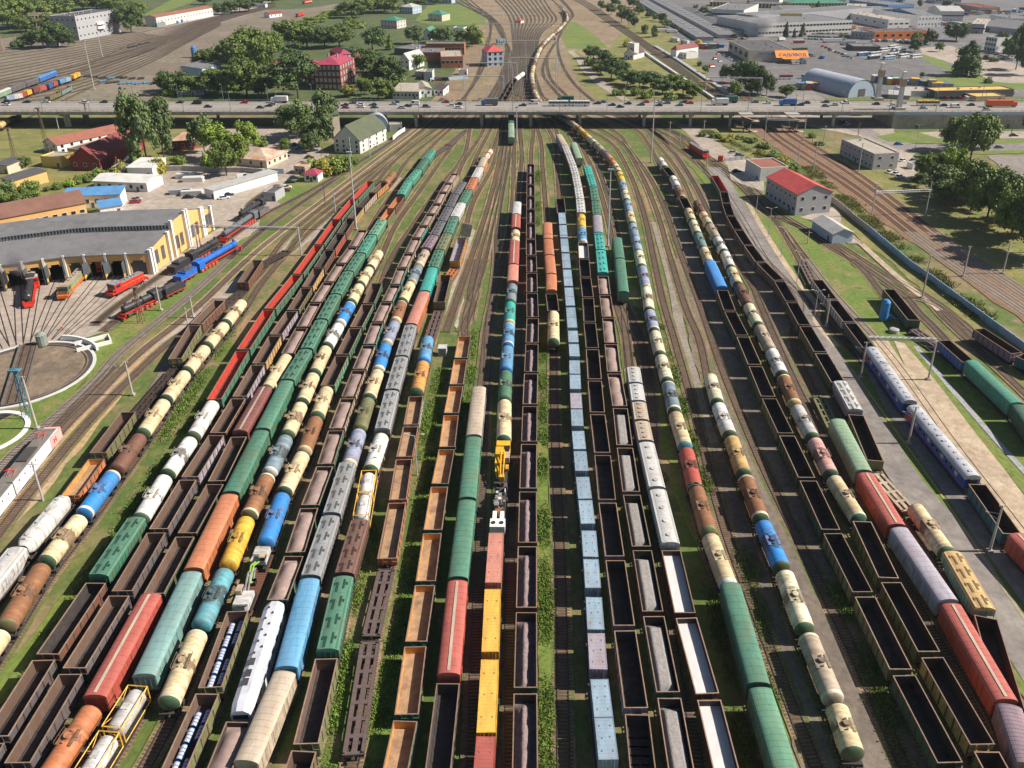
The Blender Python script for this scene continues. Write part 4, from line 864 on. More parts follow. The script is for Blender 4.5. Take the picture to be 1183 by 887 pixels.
def build_track(pts, bal='brown', sleepers='wood', w=3.3, ymax=235, skip=0):
    ln = Line(pts); w = 2.5 if ymax == 0 else w; TN[0] += 1; dz = (TN[0] % 16) * .004
    ps = []; s = 0
    while s < ln.len:
        p = ln.at(s); ps.append((s, p)); s += 3 if p.y < 300 else 7
    ps.append((ln.len, ln.at(ln.len)))
    root = empty('railway_track', (0,0,0), kind='structure')
    if BAL.get(bal):
        b = MB(); uvs = []
        for s, p in ps:
            t = (ln.at(s+.5) - ln.at(s-.5)).normalized(); q = Vector((-t.y, t.x))*w/2
            b.v += [(p.x+q.x, p.y+q.y, .26+dz-.14), (p.x-q.x, p.y-q.y, .26+dz-.14)]; uvs += [(-1, s), (1, s)]
        for i in range(len(ps)-1): b.f.append((2*i+1, 2*i+3, 2*i+2, 2*i)); b.m.append(0)
        me = b.mesh('ballast_bed', BAL[bal]); ul = me.uv_layers.new(name='u')
        for l in me.loops: ul.data[l.index].uv = uvs[l.vertex_index]
        # shoulders
        o = bpy.data.objects.new('ballast_bed', me); C.objects.link(o); o.parent = root
    for sd in (-1, 1):
        b = MB()
        for s, p in ps:
            t = (ln.at(s+.5) - ln.at(s-.5)).normalized(); q = Vector((-t.y, t.x))
            c = p + q*sd*.79
            for u, z in ((-.08,.13),(-.055,.25),(.055,.25),(.08,.13)): b.v.append((c.x+q.x*u, c.y+q.y*u, z+dz*.3))
        for i in range(len(ps)-1):
            a = i*4; e = a+4
            for k in range(3): b.f.append((a+k, e+k, e+k+1, a+k+1)); b.m.append(0)
        b.build('rail', M_rail, root)
    if sleepers:
        b = MB(); s = 0; rr = random.Random(TN[0])
        while s < ln.len:
            p = ln.at(s)
            if p.y > ymax: break
            if p.y > 52 and abs(p.x) < p.y*.75+22:
                t = (ln.at(s+.3) - ln.at(s-.3)).normalized(); q = Vector((-t.y, t.x)); hw = 1.32 + rr.uniform(-.05,.05)
                v = []
                for u, l, z in ((-hw,-.13,.1),(hw,-.13,.1),(hw,.13,.1),(-hw,.13,.1),(-hw,-.12,.165),(hw,-.12,.165),(hw,.12,.165),(-hw,.12,.165)):
                    v.append((p.x+q.x*u+t.x*l, p.y+q.y*u+t.y*l, z+dz))
                b.add(v, [(7,6,5,4),(0,4,5,1),(1,5,6,2),(2,6,7,3),(3,7,4,0)])
            s += .55
        if b.v: b.build('sleepers', M_csleeper if sleepers == 'conc' else M_sleeper, root)
for p_, o_ in TRACKS:
    if o_.get('skip'): continue
    build_track(p_, **{k: v for k, v in o_.items() if k != 'skip'})
def trk(*pts, **k): build_track([at(*p) for p in pts], **k)
# left-hand running lines
trk(('C1',-260,1060),('C1',0,640),('C1',210,440),('C1',430,240),('C1',560,98),('B1',870,632),('B1',1183,352),('B2',480,270),('B2',700,115),('B2',870,5),('A2',340,340), bal='dark', sleepers='conc')
trk(('C1',-150,1020),('C1',60,745),('C1',270,480),('C1',430,318),('C1',640,110),('B1',900,690),('B1',1183,425),('B2',500,310),('B2',730,135),('B2',905,5),('A2',365,340), bal='sandy')
trk(('C1',-60,1010),('C1',120,770),('C1',400,430),('C1',620,205),('C1',780,60),('B1',1010,690),('B1',1183,540),('B2',330,480),('B2',600,262),('B2',760,145),('B2',935,5),('A2',388,340), bal='brown')
trk(('C1',-360,1180),('C1',-60,800),('C1',150,560),('C1',300,400),('C1',520,170), bal='dark')
trk(('B1',470,800),('B1',560,730),('B1',760,600),('B1',1000,410),('B1',1183,280),('B2',330,330),('B2',600,180),('B2',860,10),('A2',330,335), bal='dark')
trk(('B1',430,775),('B1',540,680),('B1',800,500),('B1',1100,300),('B2',160,330),('B2',280,250), bal='dark', sleepers=None)
# between the trains
trk(('D3',395,1000),('D3',405,560),('D3',420,200),('C3',430,600),('C3',445,300),('C3',452,100),('B3',290,720),('B3',300,460),('B3',350,200),('B3',372,90),('A2',583,345), bal='dark')
trk(('D3',520,1000),('D3',515,560),('D3',515,100),('C3',585,500),('C3',590,100),('B3',410,640),('B3',412,330),('B3',402,120),('A2',590,345), bal='dark')
trk(('C3',330,132),('C3',385,0),('B3',170,820),('B3',250,500),('B3',320,240),('B3',335,80),('A2',580,340))
trk(('B3',60,1000),('B3',190,620),('B3',260,400),('B3',310,180),('B3',325,60))
trk(('B2',1183,180),('B3',290,120),('A2',560,380),('A2',572,330))
trk(('C4',80,0),('C4',95,200),('C4',105,300), sleepers='wood')
trk(('D4',560,1000),('D4',540,700),('D4',480,330),('D4',420,0),('C4',210,460),('C4',150,150),('B4',60,800),('B3',850,600),('B3',780,330),('B3',720,170),('B3',640,40),('A2',640,335), bal='dark')
trk(('O',992,985),('O',942,886),('O',879,723),('O',832,593),('C4',385,430),('C4',312,170),('C4',262,0),('B4',225,700),('B4',170,450),('B4',100,260),('B4',10,130),('A2',740,400),('A2',660,335), bal='brown', ymax=300)
trk(('O',1095,985),('O',1044,886),('O',992,768),('O',912,603),('O',872,518),('C4',540,330),('C4',480,160),('C4',425,0),('B4',335,630),('B4',265,430),('B4',195,290),('B4',100,160),('B4',30,80),('A2',700,340), bal='brown', ymax=300)
trk(('D5',800,980),('D5',640,660),('D5',470,370),('D5',330,120),('C4',1100,800),('C4',960,560),('C4',830,300),('C4',700,0),('B4',660,780),('B4',520,560),('B4',400,320),('B4',290,160),('B4',180,60), bal='dark')
trk(('C5',480,300),('C5',150,-50),('B4',760,720),('B4',620,480),('B4',520,330),('B4',400,200),('B4',260,70),('A2',800,350), bal='dark')
# right-hand sidings and main line
trk(('C5',1500,1500),('C5',1183,1060),('C5',860,640),('C5',640,330),('C5',520,180),('C5',300,-60),('B5',170,560),('B5',60,420),('B4',700,420),('B4',570,300),('B4',440,190),('B4',300,90),('A2',870,370), bal='brown', sleepers='conc')
trk(('C5',1500,900),('C5',1183,560),('C5',960,330),('C5',800,140),('C5',700,40),('B5',640,760),('B5',420,600),('B5',240,480),('B5',60,370),('B4',640,320),('B4',480,210),('B4',330,95),('A2',900,370), bal='dark')
trk(('C5',1500,720),('C5',1183,410),('C5',1000,240),('C5',820,70),('B5',740,780),('B5',520,640),('B5',330,520),('B5',120,420),('B4',640,340), bal='brown')
trk(('C5',1500,620),('C5',1183,320),('C5',900,90),('B5',760,770),('B5',560,660), bal='brown')
trk(('A3',-20,520),('A3',-90,440),('A2',960,395),('A2',850,350), ymax=10)
for off in (0, 9, 22, 31):
    k = off*3.4
    trk(('B5',1900-k*.2,1250+k),('B5',1183,735+k),('B5',800-k*.1,478+k*.95),('B5',420-k*.15,195+k*.8),('B5',110-k*.9,0+k*.15),('A3',340-k*.3,400),('A3',270-k*.3,350),('A3',210-k*.35,310), bal='orange', sleepers='conc', ymax=260)
# throat beyond the bridge and the fan of sorting tracks
H = lambda *pts, **k: trk(*[('H4', x, y) for x, y in pts], bal='dark', ymax=0, **k)
H((370,470),(440,340),(470,240),(505,110),(480,60),(360,0),(300,-40))
H((340,490),(420,390),(470,300),(480,240),(500,130),(470,70),(340,10),(250,-30))
for i in range(4): H((470+i*22,480),(540+i*12,360),(570+i*8,250),(560-i*6,150),(520-i*8,90),(430-i*20,20),(380-i*30,-30))
for i in range(12):
    x0 = 560 + i*21; t = i/11
    H((545+i*12,490),(590+i*9,350),(605+i*9,240),(600+i*12,150),(590+i*19,90),(560+i*19,40),(500+i*21,-20),(460+i*22,-60))
H((760,480),(720,400),(700,300),(735,200),(800,140),(850,90),(850,60),(780,0),(700,-60))
H((900,480),(830,420),(770,350),(760,260),(800,190),(840,120),(868,60),(800,-20)); H((990,480),(880,380),(825,290),(805,210),(815,160),(850,100),(875,60),(810,-20)); H((860,480),(800,420),(740,340),(750,270),(790,200))
for i in range(4):
    H((760+i*14,-60),(900+i*14,10),(1040+i*14,105),(1200+i*14,215),(1400+i*14,360),(1560+i*12,470))
for i in range(9):
    trk(('E1',-100,575+i*20),('E1',500,455+i*22),('E1',1000,312+i*16),('E2',60,240+i*9),('E2',320,150+i*3), bal='dark', ymax=0)
for i in range(16):
    y = i*22
    trk(('E1',-500,420+y*1.1),('E1',0,345+y),('E1',500,300+y*.75-20),('E1',1000,215+y*.42),('E2',300,110+y*.14),('E2',700,30+y*.05), bal='dark', ymax=0)
# ================================================================ buildings
def wallm(n, c, d=.3): return mat('wall_' + n, c, .85, .10, .25, dirt=tuple(x*.6 for x in c), dirt_amt=d, dirt_scale=.25)
def roofm(n, c, d=.4, dc=None): return mat('roof_' + n, c, .75, .18, .3, dirt=dc or tuple(x*.6 for x in c), dirt_amt=d, dirt_scale=.2)
WM = dict(grey=wallm('grey',(.34,.34,.36)), pale=wallm('pale',(.55,.54,.52)), white=wallm('white',(.68,.67,.65)), brick=wallm('brick',(.20,.055,.035)), orangebrick=wallm('orangebrick',(.34,.13,.07)), peach=wallm('peach',(.66,.40,.15)),
          yellow=wallm('yellow',(.62,.44,.13)), pink=wallm('pink',(.60,.48,.46)), blue=wallm('blue',(.36,.44,.54)), cream=wallm('cream',(.55,.47,.36)), dred=wallm('dred',(.22,.04,.035)), conc=wallm('conc',(.36,.34,.32),.6),
          orange=wallm('orange',(.68,.18,.03)), redpaint=wallm('redpaint',(.40,.06,.06)), tan=wallm('tan',(.42,.32,.23)), dark=wallm('dark',(.10,.09,.09)), cblue=wallm('cblue',(.10,.22,.42)))
RM = dict(grey=roofm('grey',(.16,.158,.165)), dark=roofm('dark',(.095,.09,.095)), red=roofm('red',(.50,.075,.07)), magenta=roofm('magenta',(.33,.045,.085)), green=roofm('green',(.05,.20,.13)), dgreen=roofm('dgreen',(.075,.09,.05)), brown=roofm('brown',(.20,.10,.075)),
          maroon=roofm('maroon',(.20,.045,.04)), white=roofm('white',(.60,.59,.57)), blue=roofm('blue',(.09,.25,.50)), tan=roofm('tan',(.38,.33,.27)), rusty=roofm('rusty',(.50,.44,.37),.85,(.45,.16,.05)), lightgrey=roofm('lightgrey',(.40,.40,.39)), yellow=roofm('yellow',(.60,.40,.10)),
          redbrown=roofm('redbrown',(.27,.10,.07)), purple=roofm('purple',(.08,.045,.06)))
def frame_axes(A, B, depth=None, V=None):
    """local frame of a building: origin A, x to B, y away from the viewer"""
    x = Vector((B[0]-A[0], B[1]-A[1])); L = x.length; x.normalize(); n = Vector((-x.y, x.x))
    if V is not None:
        d = Vector((V[0]-B[0], V[1]-B[1])); dd = d.dot(n); depth = abs(dd); 
        if dd < 0: raise ValueError('depth vector points the wrong way')
    return L, depth, math.atan2(x.y, x.x)
def bld(name, label, cat, A, B, h, wall, roof='flat', rm='grey', rise=2.5, depth=None, V=None, rows=0, cols=0, side=0, ww=1.3, wh=1.5, ridge='x', left=0, over=.4, group=None, parent=None, wmat=None, z0=0, door=True, chim=0):
    a = at(*A) if isinstance(A[0], str) else Vector(A); b_ = at(*B) if isinstance(B[0], str) else Vector(B)
    v = (at(*V) if isinstance(V[0], str) else Vector(V)) if V else None
    L, D, rz = frame_axes(a, b_, depth, v)
    if isinstance(h, tuple):
        h = height_to(a, px(*h)[1]); h = max(2.4, min(45, h))
    root = parent or empty(name, (a.x, a.y, z0), rz, label, cat, group)
    off = (0, 0, 0)
    if parent:
        M = Matrix.Rotation(-parent.rotation_euler.z, 2) @ Vector((a.x-parent.location.x, a.y-parent.location.y)); off = (M.x, M.y, 0); prz = rz - parent.rotation_euler.z
    w = MB(); e = .35
    if roof == 'flat':
        w.box(0, L, 0, D, -.3, h - .3, 0)
        w.box(0, L, 0, e, h-.3, h+.4); w.box(0, L, D-e, D, h-.3, h+.4); w.box(0, e, e, D-e, h-.3, h+.4); w.box(L-e, L, e, D-e, h-.3, h+.4)
    elif roof in ('gable',):
        w.box(0, L, 0, D, -.3, h)
        if ridge == 'x':
            w.add([(0,0,h),(0,D,h),(0,D/2,h+rise-.1),(L,0,h),(L,D,h),(L,D/2,h+rise-.1)], [(0,2,1),(3,4,5)])
        else:
            w.add([(0,0,h),(L,0,h),(L/2,0,h+rise-.1),(0,D,h),(L,D,h),(L/2,D,h+rise-.1)], [(0,1,2),(3,5,4)])
    else: w.box(0, L, 0, D, -.3, h)
    part = 'wall' if not parent else 'wing'
    wo = w.build(part, WM[wall], root, off, prz if parent else 0)
    r = MB(); o = over; t = .22
    if roof == 'flat':
        r.box(e, L-e, e, D-e, h-.28, h)
        if L*D > 250:
            rr = random.Random(int(L*7+D))
            for _ in range(int(min(14, L*D/160))):
                x, y = rr.uniform(2, L-3), rr.uniform(2, D-3); s = rr.uniform(.5, 1.3); r.box(x, x+s, y, y+s*1.3, h, h+rr.uniform(.5, 1.4), 1)
    elif roof == 'gable':
        if ridge == 'x':
            for s in (0, 1):
                y0 = -o if s == 0 else D+o; ze = h - o*rise/(D/2)
                v = [(-o,y0,ze),(L+o,y0,ze),(L+o,D/2,h+rise),(-o,D/2,h+rise)]; v += [(x, y, z+t) for x, y, z in v]
                r.add(v, [(0,3,2,1),(4,5,6,7),(0,1,5,4),(1,2,6,5),(2,3,7,6),(3,0,4,7)] if s == 0 else [(0,1,2,3),(7,6,5,4),(4,5,1,0),(5,6,2,1),(6,7,3,2),(7,4,0,3)])
        else:
            for s in (0, 1):
                x0 = -o if s == 0 else L+o; ze = h - o*rise/(L/2)
                v = [(x0,D+o,ze),(x0,-o,ze),(L/2,-o,h+rise),(L/2,D+o,h+rise)]; v += [(x, y, z+t) for x, y, z in v]
                r.add(v, [(0,3,2,1),(4,5,6,7),(0,1,5,4),(1,2,6,5),(2,3,7,6),(3,0,4,7)] if s == 0 else [(0,1,2,3),(7,6,5,4),(4,5,1,0),(5,6,2,1),(6,7,3,2),(7,4,0,3)])
    elif roof == 'hip':
        m = min(L, D)/2; 
        if L >= D: p, q = (m, D/2, h+rise), (L-m+.01, D/2, h+rise)
        else: p, q = (L/2, m, h+rise), (L/2, D-m+.01, h+rise)
        v = [(-o,-o,h),(L+o,-o,h),(L+o,D+o,h),(-o,D+o,h),p,q]
        r.add(v, [(0,1,5,4),(2,3,4,5),(1,2,5),(3,0,4)] if L >= D else [(0,1,4),(2,3,5),(1,2,5,4),(3,0,4,5)]); r.box(-o, L+o, -o, D+o, h-.2, h-.003)
    elif roof == 'gambrel':
        prof = [(-o,h-.2),(D*.18,h+rise*.72),(D*.5,h+rise),(D*.82,h+rise*.72),(D+o,h-.2)]
        v = [(x, y, z) for x in (-o, L+o) for y, z in prof]; v2 = [(x, y, z+.2) for x, y, z in v]
        r.add(v2, [(i, i+5, i+6, i+1) for i in range(4)][::1]); r.add(v, [(i, i+1, i+6, i+5) for i in range(4)]); w2 = MB()
        for x in (0, L): r.add([(x, y, z) for y, z in ((0,h-.2),(D*.18,h+rise*.72),(D*.5,h+rise),(D*.82,h+rise*.72),(D,h-.2))], [(0,1,2,3,4)], 2)
        for f in range(4):
            r.f[f] = tuple(reversed(r.f[f]))
    elif roof == 'shed':
        v = [(-o,-o,h),(L+o,-o,h),(L+o,D+o,h+rise),(-o,D+o,h+rise)]; v += [(x, y, z+t) for x, y, z in v]
        r.add(v, [(0,3,2,1),(4,5,6,7),(0,1,5,4),(1,2,6,5),(2,3,7,6),(3,0,4,7)]); r.add([(0,D,h),(L,D,h),(L,D,h+rise),(0,D,h+rise),(0,0,h),(L,0,h)], [(0,3,2,1),(0,4,3),(1,2,5)], 2)
    ro = r.build('roof' if not parent else 'wing_roof', [RM[rm], WM['grey'], WM[wall]], root, off, prz if parent else 0)
    for c in range(chim):
        q = MB(); x = L*(c+1)/(chim+1); q.box(x-.4, x+.4, D*.42, D*.42+.8, h+rise*.5, h+rise+1.3); q.build('chimney', WM['conc'], ro)
    # windows: glass set in a raised surround
    gm = wmat or M_glass
    cnt = 0
    def win(cx, cy, cz, axis):
        f = MB(); g = MB(); a_, b2 = ww/2, wh/2
        if axis == 0:
            f.box(cx-a_-.12, cx+a_+.12, cy-.05, cy+.02, cz-b2-.12, cz+b2+.12); g.box(cx-a_, cx+a_, cy-.075, cy-.052, cz-b2, cz+b2)
            g2 = None
        else:
            s = axis; f.box(*sorted((cx-.02*s, cx+.05*s)), cy-a_-.12, cy+a_+.12, cz-b2-.12, cz+b2+.12); g.box(*sorted((cx+.052*s, cx+.075*s)), cy-a_, cy+a_, cz-b2, cz+b2)
        fo = f.build('window', WM['white'], root, off, prz if parent else 0); go = g.build('pane', gm, fo)
    for rI in range(rows):
        zc = h*(rI+.55)/rows
        for cI in range(cols): win(L*(cI+.5)/cols, 0, zc, 0)
        for cI in range(side): win(L, D*(cI+.5)/side, zc, 1)
        for cI in range(left): win(0, D*(cI+.5)/left, zc, -1)
    if door and not parent and h > 2.6:
        d = MB(); x = L*.5 if not cols else L*(.5/cols) + min(1.2, L*.3)*0 + L*.5/cols*1.0; x = min(L-1, max(1, L*.5 if cols % 2 == 0 and cols else L*.82))
        d.box(x-.5, x+.5, -.09, .01, -.2, 2.1); d.build('door', WM['dark'], root)
    return root
BL = bld
def W2(p, y): return (p[0], p[1], y)
# ---- upper left
o = BL('office_building','long pale grey office block with an oval balcony bay beyond the left yard','office',('E1',545,276),('E1',828,218),('E1',520,112),'grey',rm='dark',depth=26,rows=3,cols=11,left=5,ww=1.8,wh=1.7)
q = MB(); 
for k in range(2):
    zz = 7 + k*4.0
    rg = [[(34+5.5*math.cos(t), -1.0+1.9*math.sin(t)*-1, z) for t in [math.pi*2*i/20 for i in range(20)]] for z in (zz, zz+2.2)]; q.rings(rg); q.add(rg[1], [tuple(range(20))])
q.build('balcony_bay', WM['white'], o)
BL('ruined_building','roofless brown ruin among trees behind the grey office block','ruin',('E1',210,196),('E1',350,192),('E1',210,96),'tan',rm='dark',depth=14,rows=2,cols=6,ww=2.2,wh=3)
BL('warehouse','long low warehouse with a red-brown roof at the yard edge, top left','warehouse',('E1',1075,182),('E2',276,108),('E1',1075,118),'pale',roof='gable',rm='redbrown',rise=2,depth=13,rows=1,cols=18)
BL('storage_shed','small pale shed in front of dark bushes, left of the office block','shed',('E1',342,320),('E1',412,312),3.4,'pale',depth=6)
BL('site_cabin','green roofed cabin by the distant parked trucks, top left','cabin',('E1',1018,165),('E1',1075,185),4,'grey',rm='green',depth=9)
BL('site_cabin','white low cabin near the end of the wooded belt, top left','cabin',('E2',540,52),('E2',632,52),4,'white',depth=9,rows=1,cols=4)
BL('gate_house','white gate house with a maroon roof on the distant dirt track','house',('E2',660,122),('E2',745,112),4,'white',roof='gable',rm='maroon',depth=9,rows=1,cols=3)
BL('repair_shed','blue-grey shed with pale buttresses inside the left tree belt','shed',('E2',205,530),('E2',336,492),('E2',205,470),'blue',roof='shed',rm='grey',rise=1.5,depth=16,rows=1,cols=6)
BL('concrete_store','long low concrete store just above the bridge, left part','store',('E2',28,652),('E2',162,655),3.5,'conc',rm='tan',depth=7)
BL('small_hut','pale blue hut beside the concrete store above the bridge','hut',('E2',175,652),('E2',230,642),4.2,'blue',depth=6)
# ---- red brick block
m = BL('brick_institute','large dark red brick block with magenta metal roof, beyond the bridge','institute',('E2',975,612),('E2',1152,616),('E2',975,440),'brick',roof='hip',rm='magenta',rise=4,depth=30,rows=4,cols=6,side=6,ww=1.5,wh=2.0,wmat=mat('pale_pane',(.35,.42,.48),.2,.1),chim=2)
BL('x','', '',('E2',690,545),('E2',975,585),('E2',690,432),'brick',roof='hip',rm='magenta',rise=3.5,depth=20,rows=3,cols=8,ww=1.4,wh=1.9,parent=m,wmat=mat('pale_pane',(.35,.42,.48),.2,.1))
BL('x','', '',('E3',-25,548),('E3',48,541),('E3',0,372),'brick',roof='hip',rm='magenta',rise=3,depth=22,rows=4,cols=3,ww=1.5,wh=2.0,parent=m,wmat=mat('pale_pane',(.35,.42,.48),.2,.1))
BL('gabled_house','crimson house with green gabled roof behind the brick block','house',('E3',48,482),('E3',120,470),('E3',60,392),'redpaint',roof='gable',rm='green',ridge='y',rise=5,depth=24,rows=2,cols=2)
BL('town_house','pale pink two-storey house with a green hipped roof','house',('E3',238,190),('E3',348,196),('E3',238,135),'pink',roof='hip',rm='green',rise=3.5,depth=18,rows=2,cols=5,side=3)
BL('town_house','pale blue house with a whitish roof at the end of the lane','house',('E3',365,92),('E3',455,96),('E3',365,45),'blue',roof='hip',rm='lightgrey',rise=3.5,depth=22,rows=2,cols=5,side=3)
BL('town_house','beige house with bright green hipped roof on the meadow','house',('E3',560,140),('E3',655,145),('E3',560,95),'cream',roof='hip',rm='green',rise=4.5,depth=18,rows=2,cols=2)
BL('gabled_house','white house with pale green gabled roof behind two round trees','house',('E3',530,272),('E3',578,273),('E3',545,220),'white',roof='gable',rm='green',ridge='y',rise=4,depth=20)
BL('low_pavilion','low pavilion with dark green walls and flat roof','pavilion',('E3',730,236),('E3',803,238),('E3',730,190),'white',rm='green',depth=12,rows=1,cols=4)
BL('white_villa','white villa in the trees at the very top, left of the tracks','house',('E3',540,20),('E3',720,24),6,'blue',roof='hip',rm='lightgrey',rise=3,depth=16,rows=2,cols=8)
# ---- workshop with brick walls
m = BL('brick_workshop','sprawling orange brick workshop with flat grey roofs','workshop',('E3',650,466),('E3',800,463),('E3',650,390),'orangebrick',rm='tan',depth=34,rows=1,cols=5,side=3,ww=2.4,wh=2)
BL('x','','',('E3',545,372),('E3',808,372),('E3',545,300),'orangebrick',rm='grey',depth=14,rows=1,cols=12,parent=m,ww=2,wh=1.6)
BL('x','','',('E3',505,420),('E3',652,420),('E3',505,360),'orangebrick',rm='grey',depth=26,parent=m)
BL('x','','',('E3',330,372),('E3',505,385),5,'dark',rm='grey',depth=30,parent=m)
BL('gabled_house','white gabled house with grey roof left of the brick workshop','house',('E3',370,476),('E3',432,480),('E3',370,405),'white',roof='gable',rm='lightgrey',ridge='y',rise=4.5,depth=24,rows=2,cols=2,side=3)
BL('garage','pale green garage left of the fenced workshop yard','garage',('E3',470,522),('E3',534,527),('E3',470,488),'pale',rm='tan',depth=12)
BL('garage','taller pale garage beside the parked white van','garage',('E3',533,546),('E3',590,546),('E3',533,492),'pale',rm='grey',depth=12)
BL('long_warehouse','long pale warehouse with sandy roof directly above the bridge','warehouse',('E3',318,676),('E3',500,678),('E3',318,625),'pale',roof='shed',rm='tan',rise=1.2,depth=22,rows=1,cols=7)
BL('warehouse','short warehouse adjoining the sandy-roofed one above the bridge','warehouse',('E3',502,664),('E3',586,660),('E3',502,608),'white',roof='gable',rm='tan',ridge='y',rise=1.6,depth=20,rows=1,cols=2)
BL('garage','white garage with purple-grey roof beside the loop road','garage',('E3',600,652),('E3',664,654),('E3',600,610),'white',roof='shed',rm='purple',rise=.8,depth=14,side=2,rows=1,cols=2)
BL('small_hut','white kiosk beside the workshop fence','kiosk',('E3',770,512),('E3',826,512),('E3',770,480),'white',depth=6)
BL('signal_tower','pale blue signal tower with bright red hipped roof amid the tracks','signal tower',('E3',965,456),('E3',1076,450),('E3',965,355),'blue',roof='hip',rm='red',rise=4,depth=15,rows=3,cols=3,left=2,ww=2.0,wh=2.2)
BL('track_hut','small grey hut on the track fan left of the curved tank train','hut',('E3',1035,302),('E3',1090,300),('E3',1035,272),'blue',depth=7,rows=1,cols=2)
BL('track_hut','little white hut with red roof in the middle of the fan','hut',('E4',214,158),('E4',246,160),('E4',214,138),'white',roof='hip',rm='red',rise=2,depth=7)
BL('track_hut','white cabin right of the curved tank train','hut',('E4',450,275),('E4',485,275),('E4',450,250),'white',depth=7)
m = BL('station_house','white house with dark violet roof beside the elevated railway','house',('E4',950,402),('E4',1016,408),('E4',950,365),'white',roof='gable',rm='purple',ridge='y',rise=4,depth=20,rows=1,cols=2)
BL('x','','',('E4',1018,404),('E4',1050,400),('E4',1018,300),'white',rm='white',depth=8,parent=m)
# ---- industrial quarter
m = BL('ticket_hall','white ticket hall with a dark red roof on the platform','station hall',('E5',205,392),('E5',242,397),('E5',205,335),'white',roof='hip',rm='maroon',rise=3,depth=30)
BL('x','','',('E5',246,388),('E5',312,402),('E5',246,352),'white',rm='lightgrey',depth=12,parent=m,rows=1,cols=3)
def shedrow(label, pts, w, h, wall, rm):
    a, b_ = at(*pts[0]), at(*pts[1]); BL('garage_row', label, 'garages', (b_.x,b_.y,0), (b_.x+w*.9, b_.y+w*.1, 0), h, wall, 'flat', rm, V=None, depth=(a-b_).length) if False else None
    d = (b_-a).normalized(); n = Vector((-d.y, d.x, 0)); root = empty('garage_row', (a.x, a.y, 0), math.atan2(d.y, d.x), label, 'garages'); L = (b_-a).length
    q = MB(); q.box(0, L, -w/2, w/2, 0, h); q.build('wall', WM[wall], root)
    q = MB(); q.box(-.3, L+.3, -w/2-.4, w/2+.4, h, h+.3)
    for i in range(int(L/22)): q.box(i*22+4, i*22+7, -2, 2, h+.3, h+.9, 1)
    q.build('roof', [RM[rm], RM['lightgrey']], root)
    for i in range(min(40, int(L/7))):
        g = MB(); g.box(2+i*7, 5+i*7, -w/2-.06, -w/2+.02, .1, 2.3); g.build('garage_door', WM['cblue' if i % 3 else 'dark'], root)
shedrow('nearest long row of blue-doored lock-up garages beside the railway', [('E5',-60,-25),('E5',440,278)], 16, 3.2, 'grey', 'grey')
shedrow('second long row of grey lock-up garages', [('E5',60,-20),('E5',600,262)], 18, 3.2, 'grey', 'grey')
shedrow('third, shorter row of garages nearest the smoking hall', [('E5',330,70),('E5',640,230)], 16, 3.4, 'grey', 'dark')
m = BL('market_hall','wide white-fronted market hall with rows of windows and shop fronts','market hall',('E5',800,250),('E6',490,222),('E5',800,165),'pale',rm='grey',depth=80,rows=2,cols=28,ww=3,wh=1.8)
BL('x','','',('E5',640,178),('E5',800,200),('E5',640,92),'grey',rm='grey',depth=180,parent=m)
b_ = MB(); A_ = at('E5',940,190); B_ = at('E5',1100,190)
yb = empty('roof_banner', (A_.x, A_.y+3, height_to(A_, px('E5',940,130)[1])), 0, 'long yellow banner with magenta lettering on the market hall roof', 'banner')
b_.box(0, (B_-A_).length, 0, .5, 0, 5.5); b_.build('board', WM['yellow'], yb)
BL('factory_hall','tall pale factory hall behind the rising smoke','factory',('E5',480,130),('E5',700,140),('E5',480,62),'pale',rm='grey',depth=90,rows=1,cols=10,ww=4,wh=2)
BL('yellow_block','long yellow four-storey block along the top edge','apartment block',('E5',470,42),('E5',1000,60),('E5',470,12),'yellow',rm='grey',depth=24,rows=3,cols=22,ww=2.5,wh=2)
BL('yellow_block','second yellow block, right of the first, with green roof','apartment block',('E6',60,64),('E6',465,64),('E6',60,20),'yellow',roof='hip',rm='green',rise=3,depth=24,rows=2,cols=18,ww=2.5,wh=2)
m = BL('supermarket','big beige box store with a black flat roof and orange awning','supermarket',('E5',735,422),('E5',1030,420),('E5',735,345),'cream',rm='dark',depth=58,left=4,rows=1,cols=0,ww=8,wh=4)
def text(s, p, rz, size, m, parent=None, name='lettering', rx=90, ext=.05):
    cu = bpy.data.curves.new(name, 'FONT'); cu.body = s; cu.size = size; cu.extrude = ext; cu.align_x = 'LEFT'
    to = bpy.data.objects.new(name, cu); C.objects.link(to); bpy.context.view_layer.update()
    dg = bpy.context.evaluated_depsgraph_get(); me = bpy.data.meshes.new_from_object(to.evaluated_get(dg)); me.materials.clear(); me.materials.append(m)
    bpy.data.objects.remove(to); o = bpy.data.objects.new(name, me); C.objects.link(o); o.location = p; o.rotation_euler = (R(rx), 0, rz)
    if parent: o.parent = parent
    return o
M_blue = mat('sign_blue', (.02,.10,.42), .5, .1); M_mag = mat('sign_magenta', (.55,.03,.15), .5, .1); M_or = mat('awning_orange', (.80,.26,.02), .6, .12)
hS = height_to(at('E5',735,422), px('E5',735,345)[1])
text('ЕВРОПЕЙСКИЙ  9', (7, -.12, hS-3.2), 0, 2.6, M_blue, m)
text('САДОВОДСТВО', (0, 0, 0), 0, .01, M_blue) if False else None
aw = MB(); aw.add([(20,-6,4),(46,-6,4),(46,0,8.6),(20,0,8.6),(20,-6,3.8),(46,-6,3.8),(46,0,8.4),(20,0,8.4)], [(0,1,2,3),(7,6,5,4),(0,4,5,1),(1,5,6,2),(3,7,4,0)]); aw.build('awning', M_or, m)
text('САДОВОД', (22.5, -5.0, 5.0), 0, 4.2, M_blue, m, rx=38)
aw = MB(); aw.box(24,37,-12,-6.2,3.6,3.8); 
aw.build('awning', M_or, m)
text('РЫНОК', (2, -.1, 1.2), 0, 4, M_mag, yb) if False else None
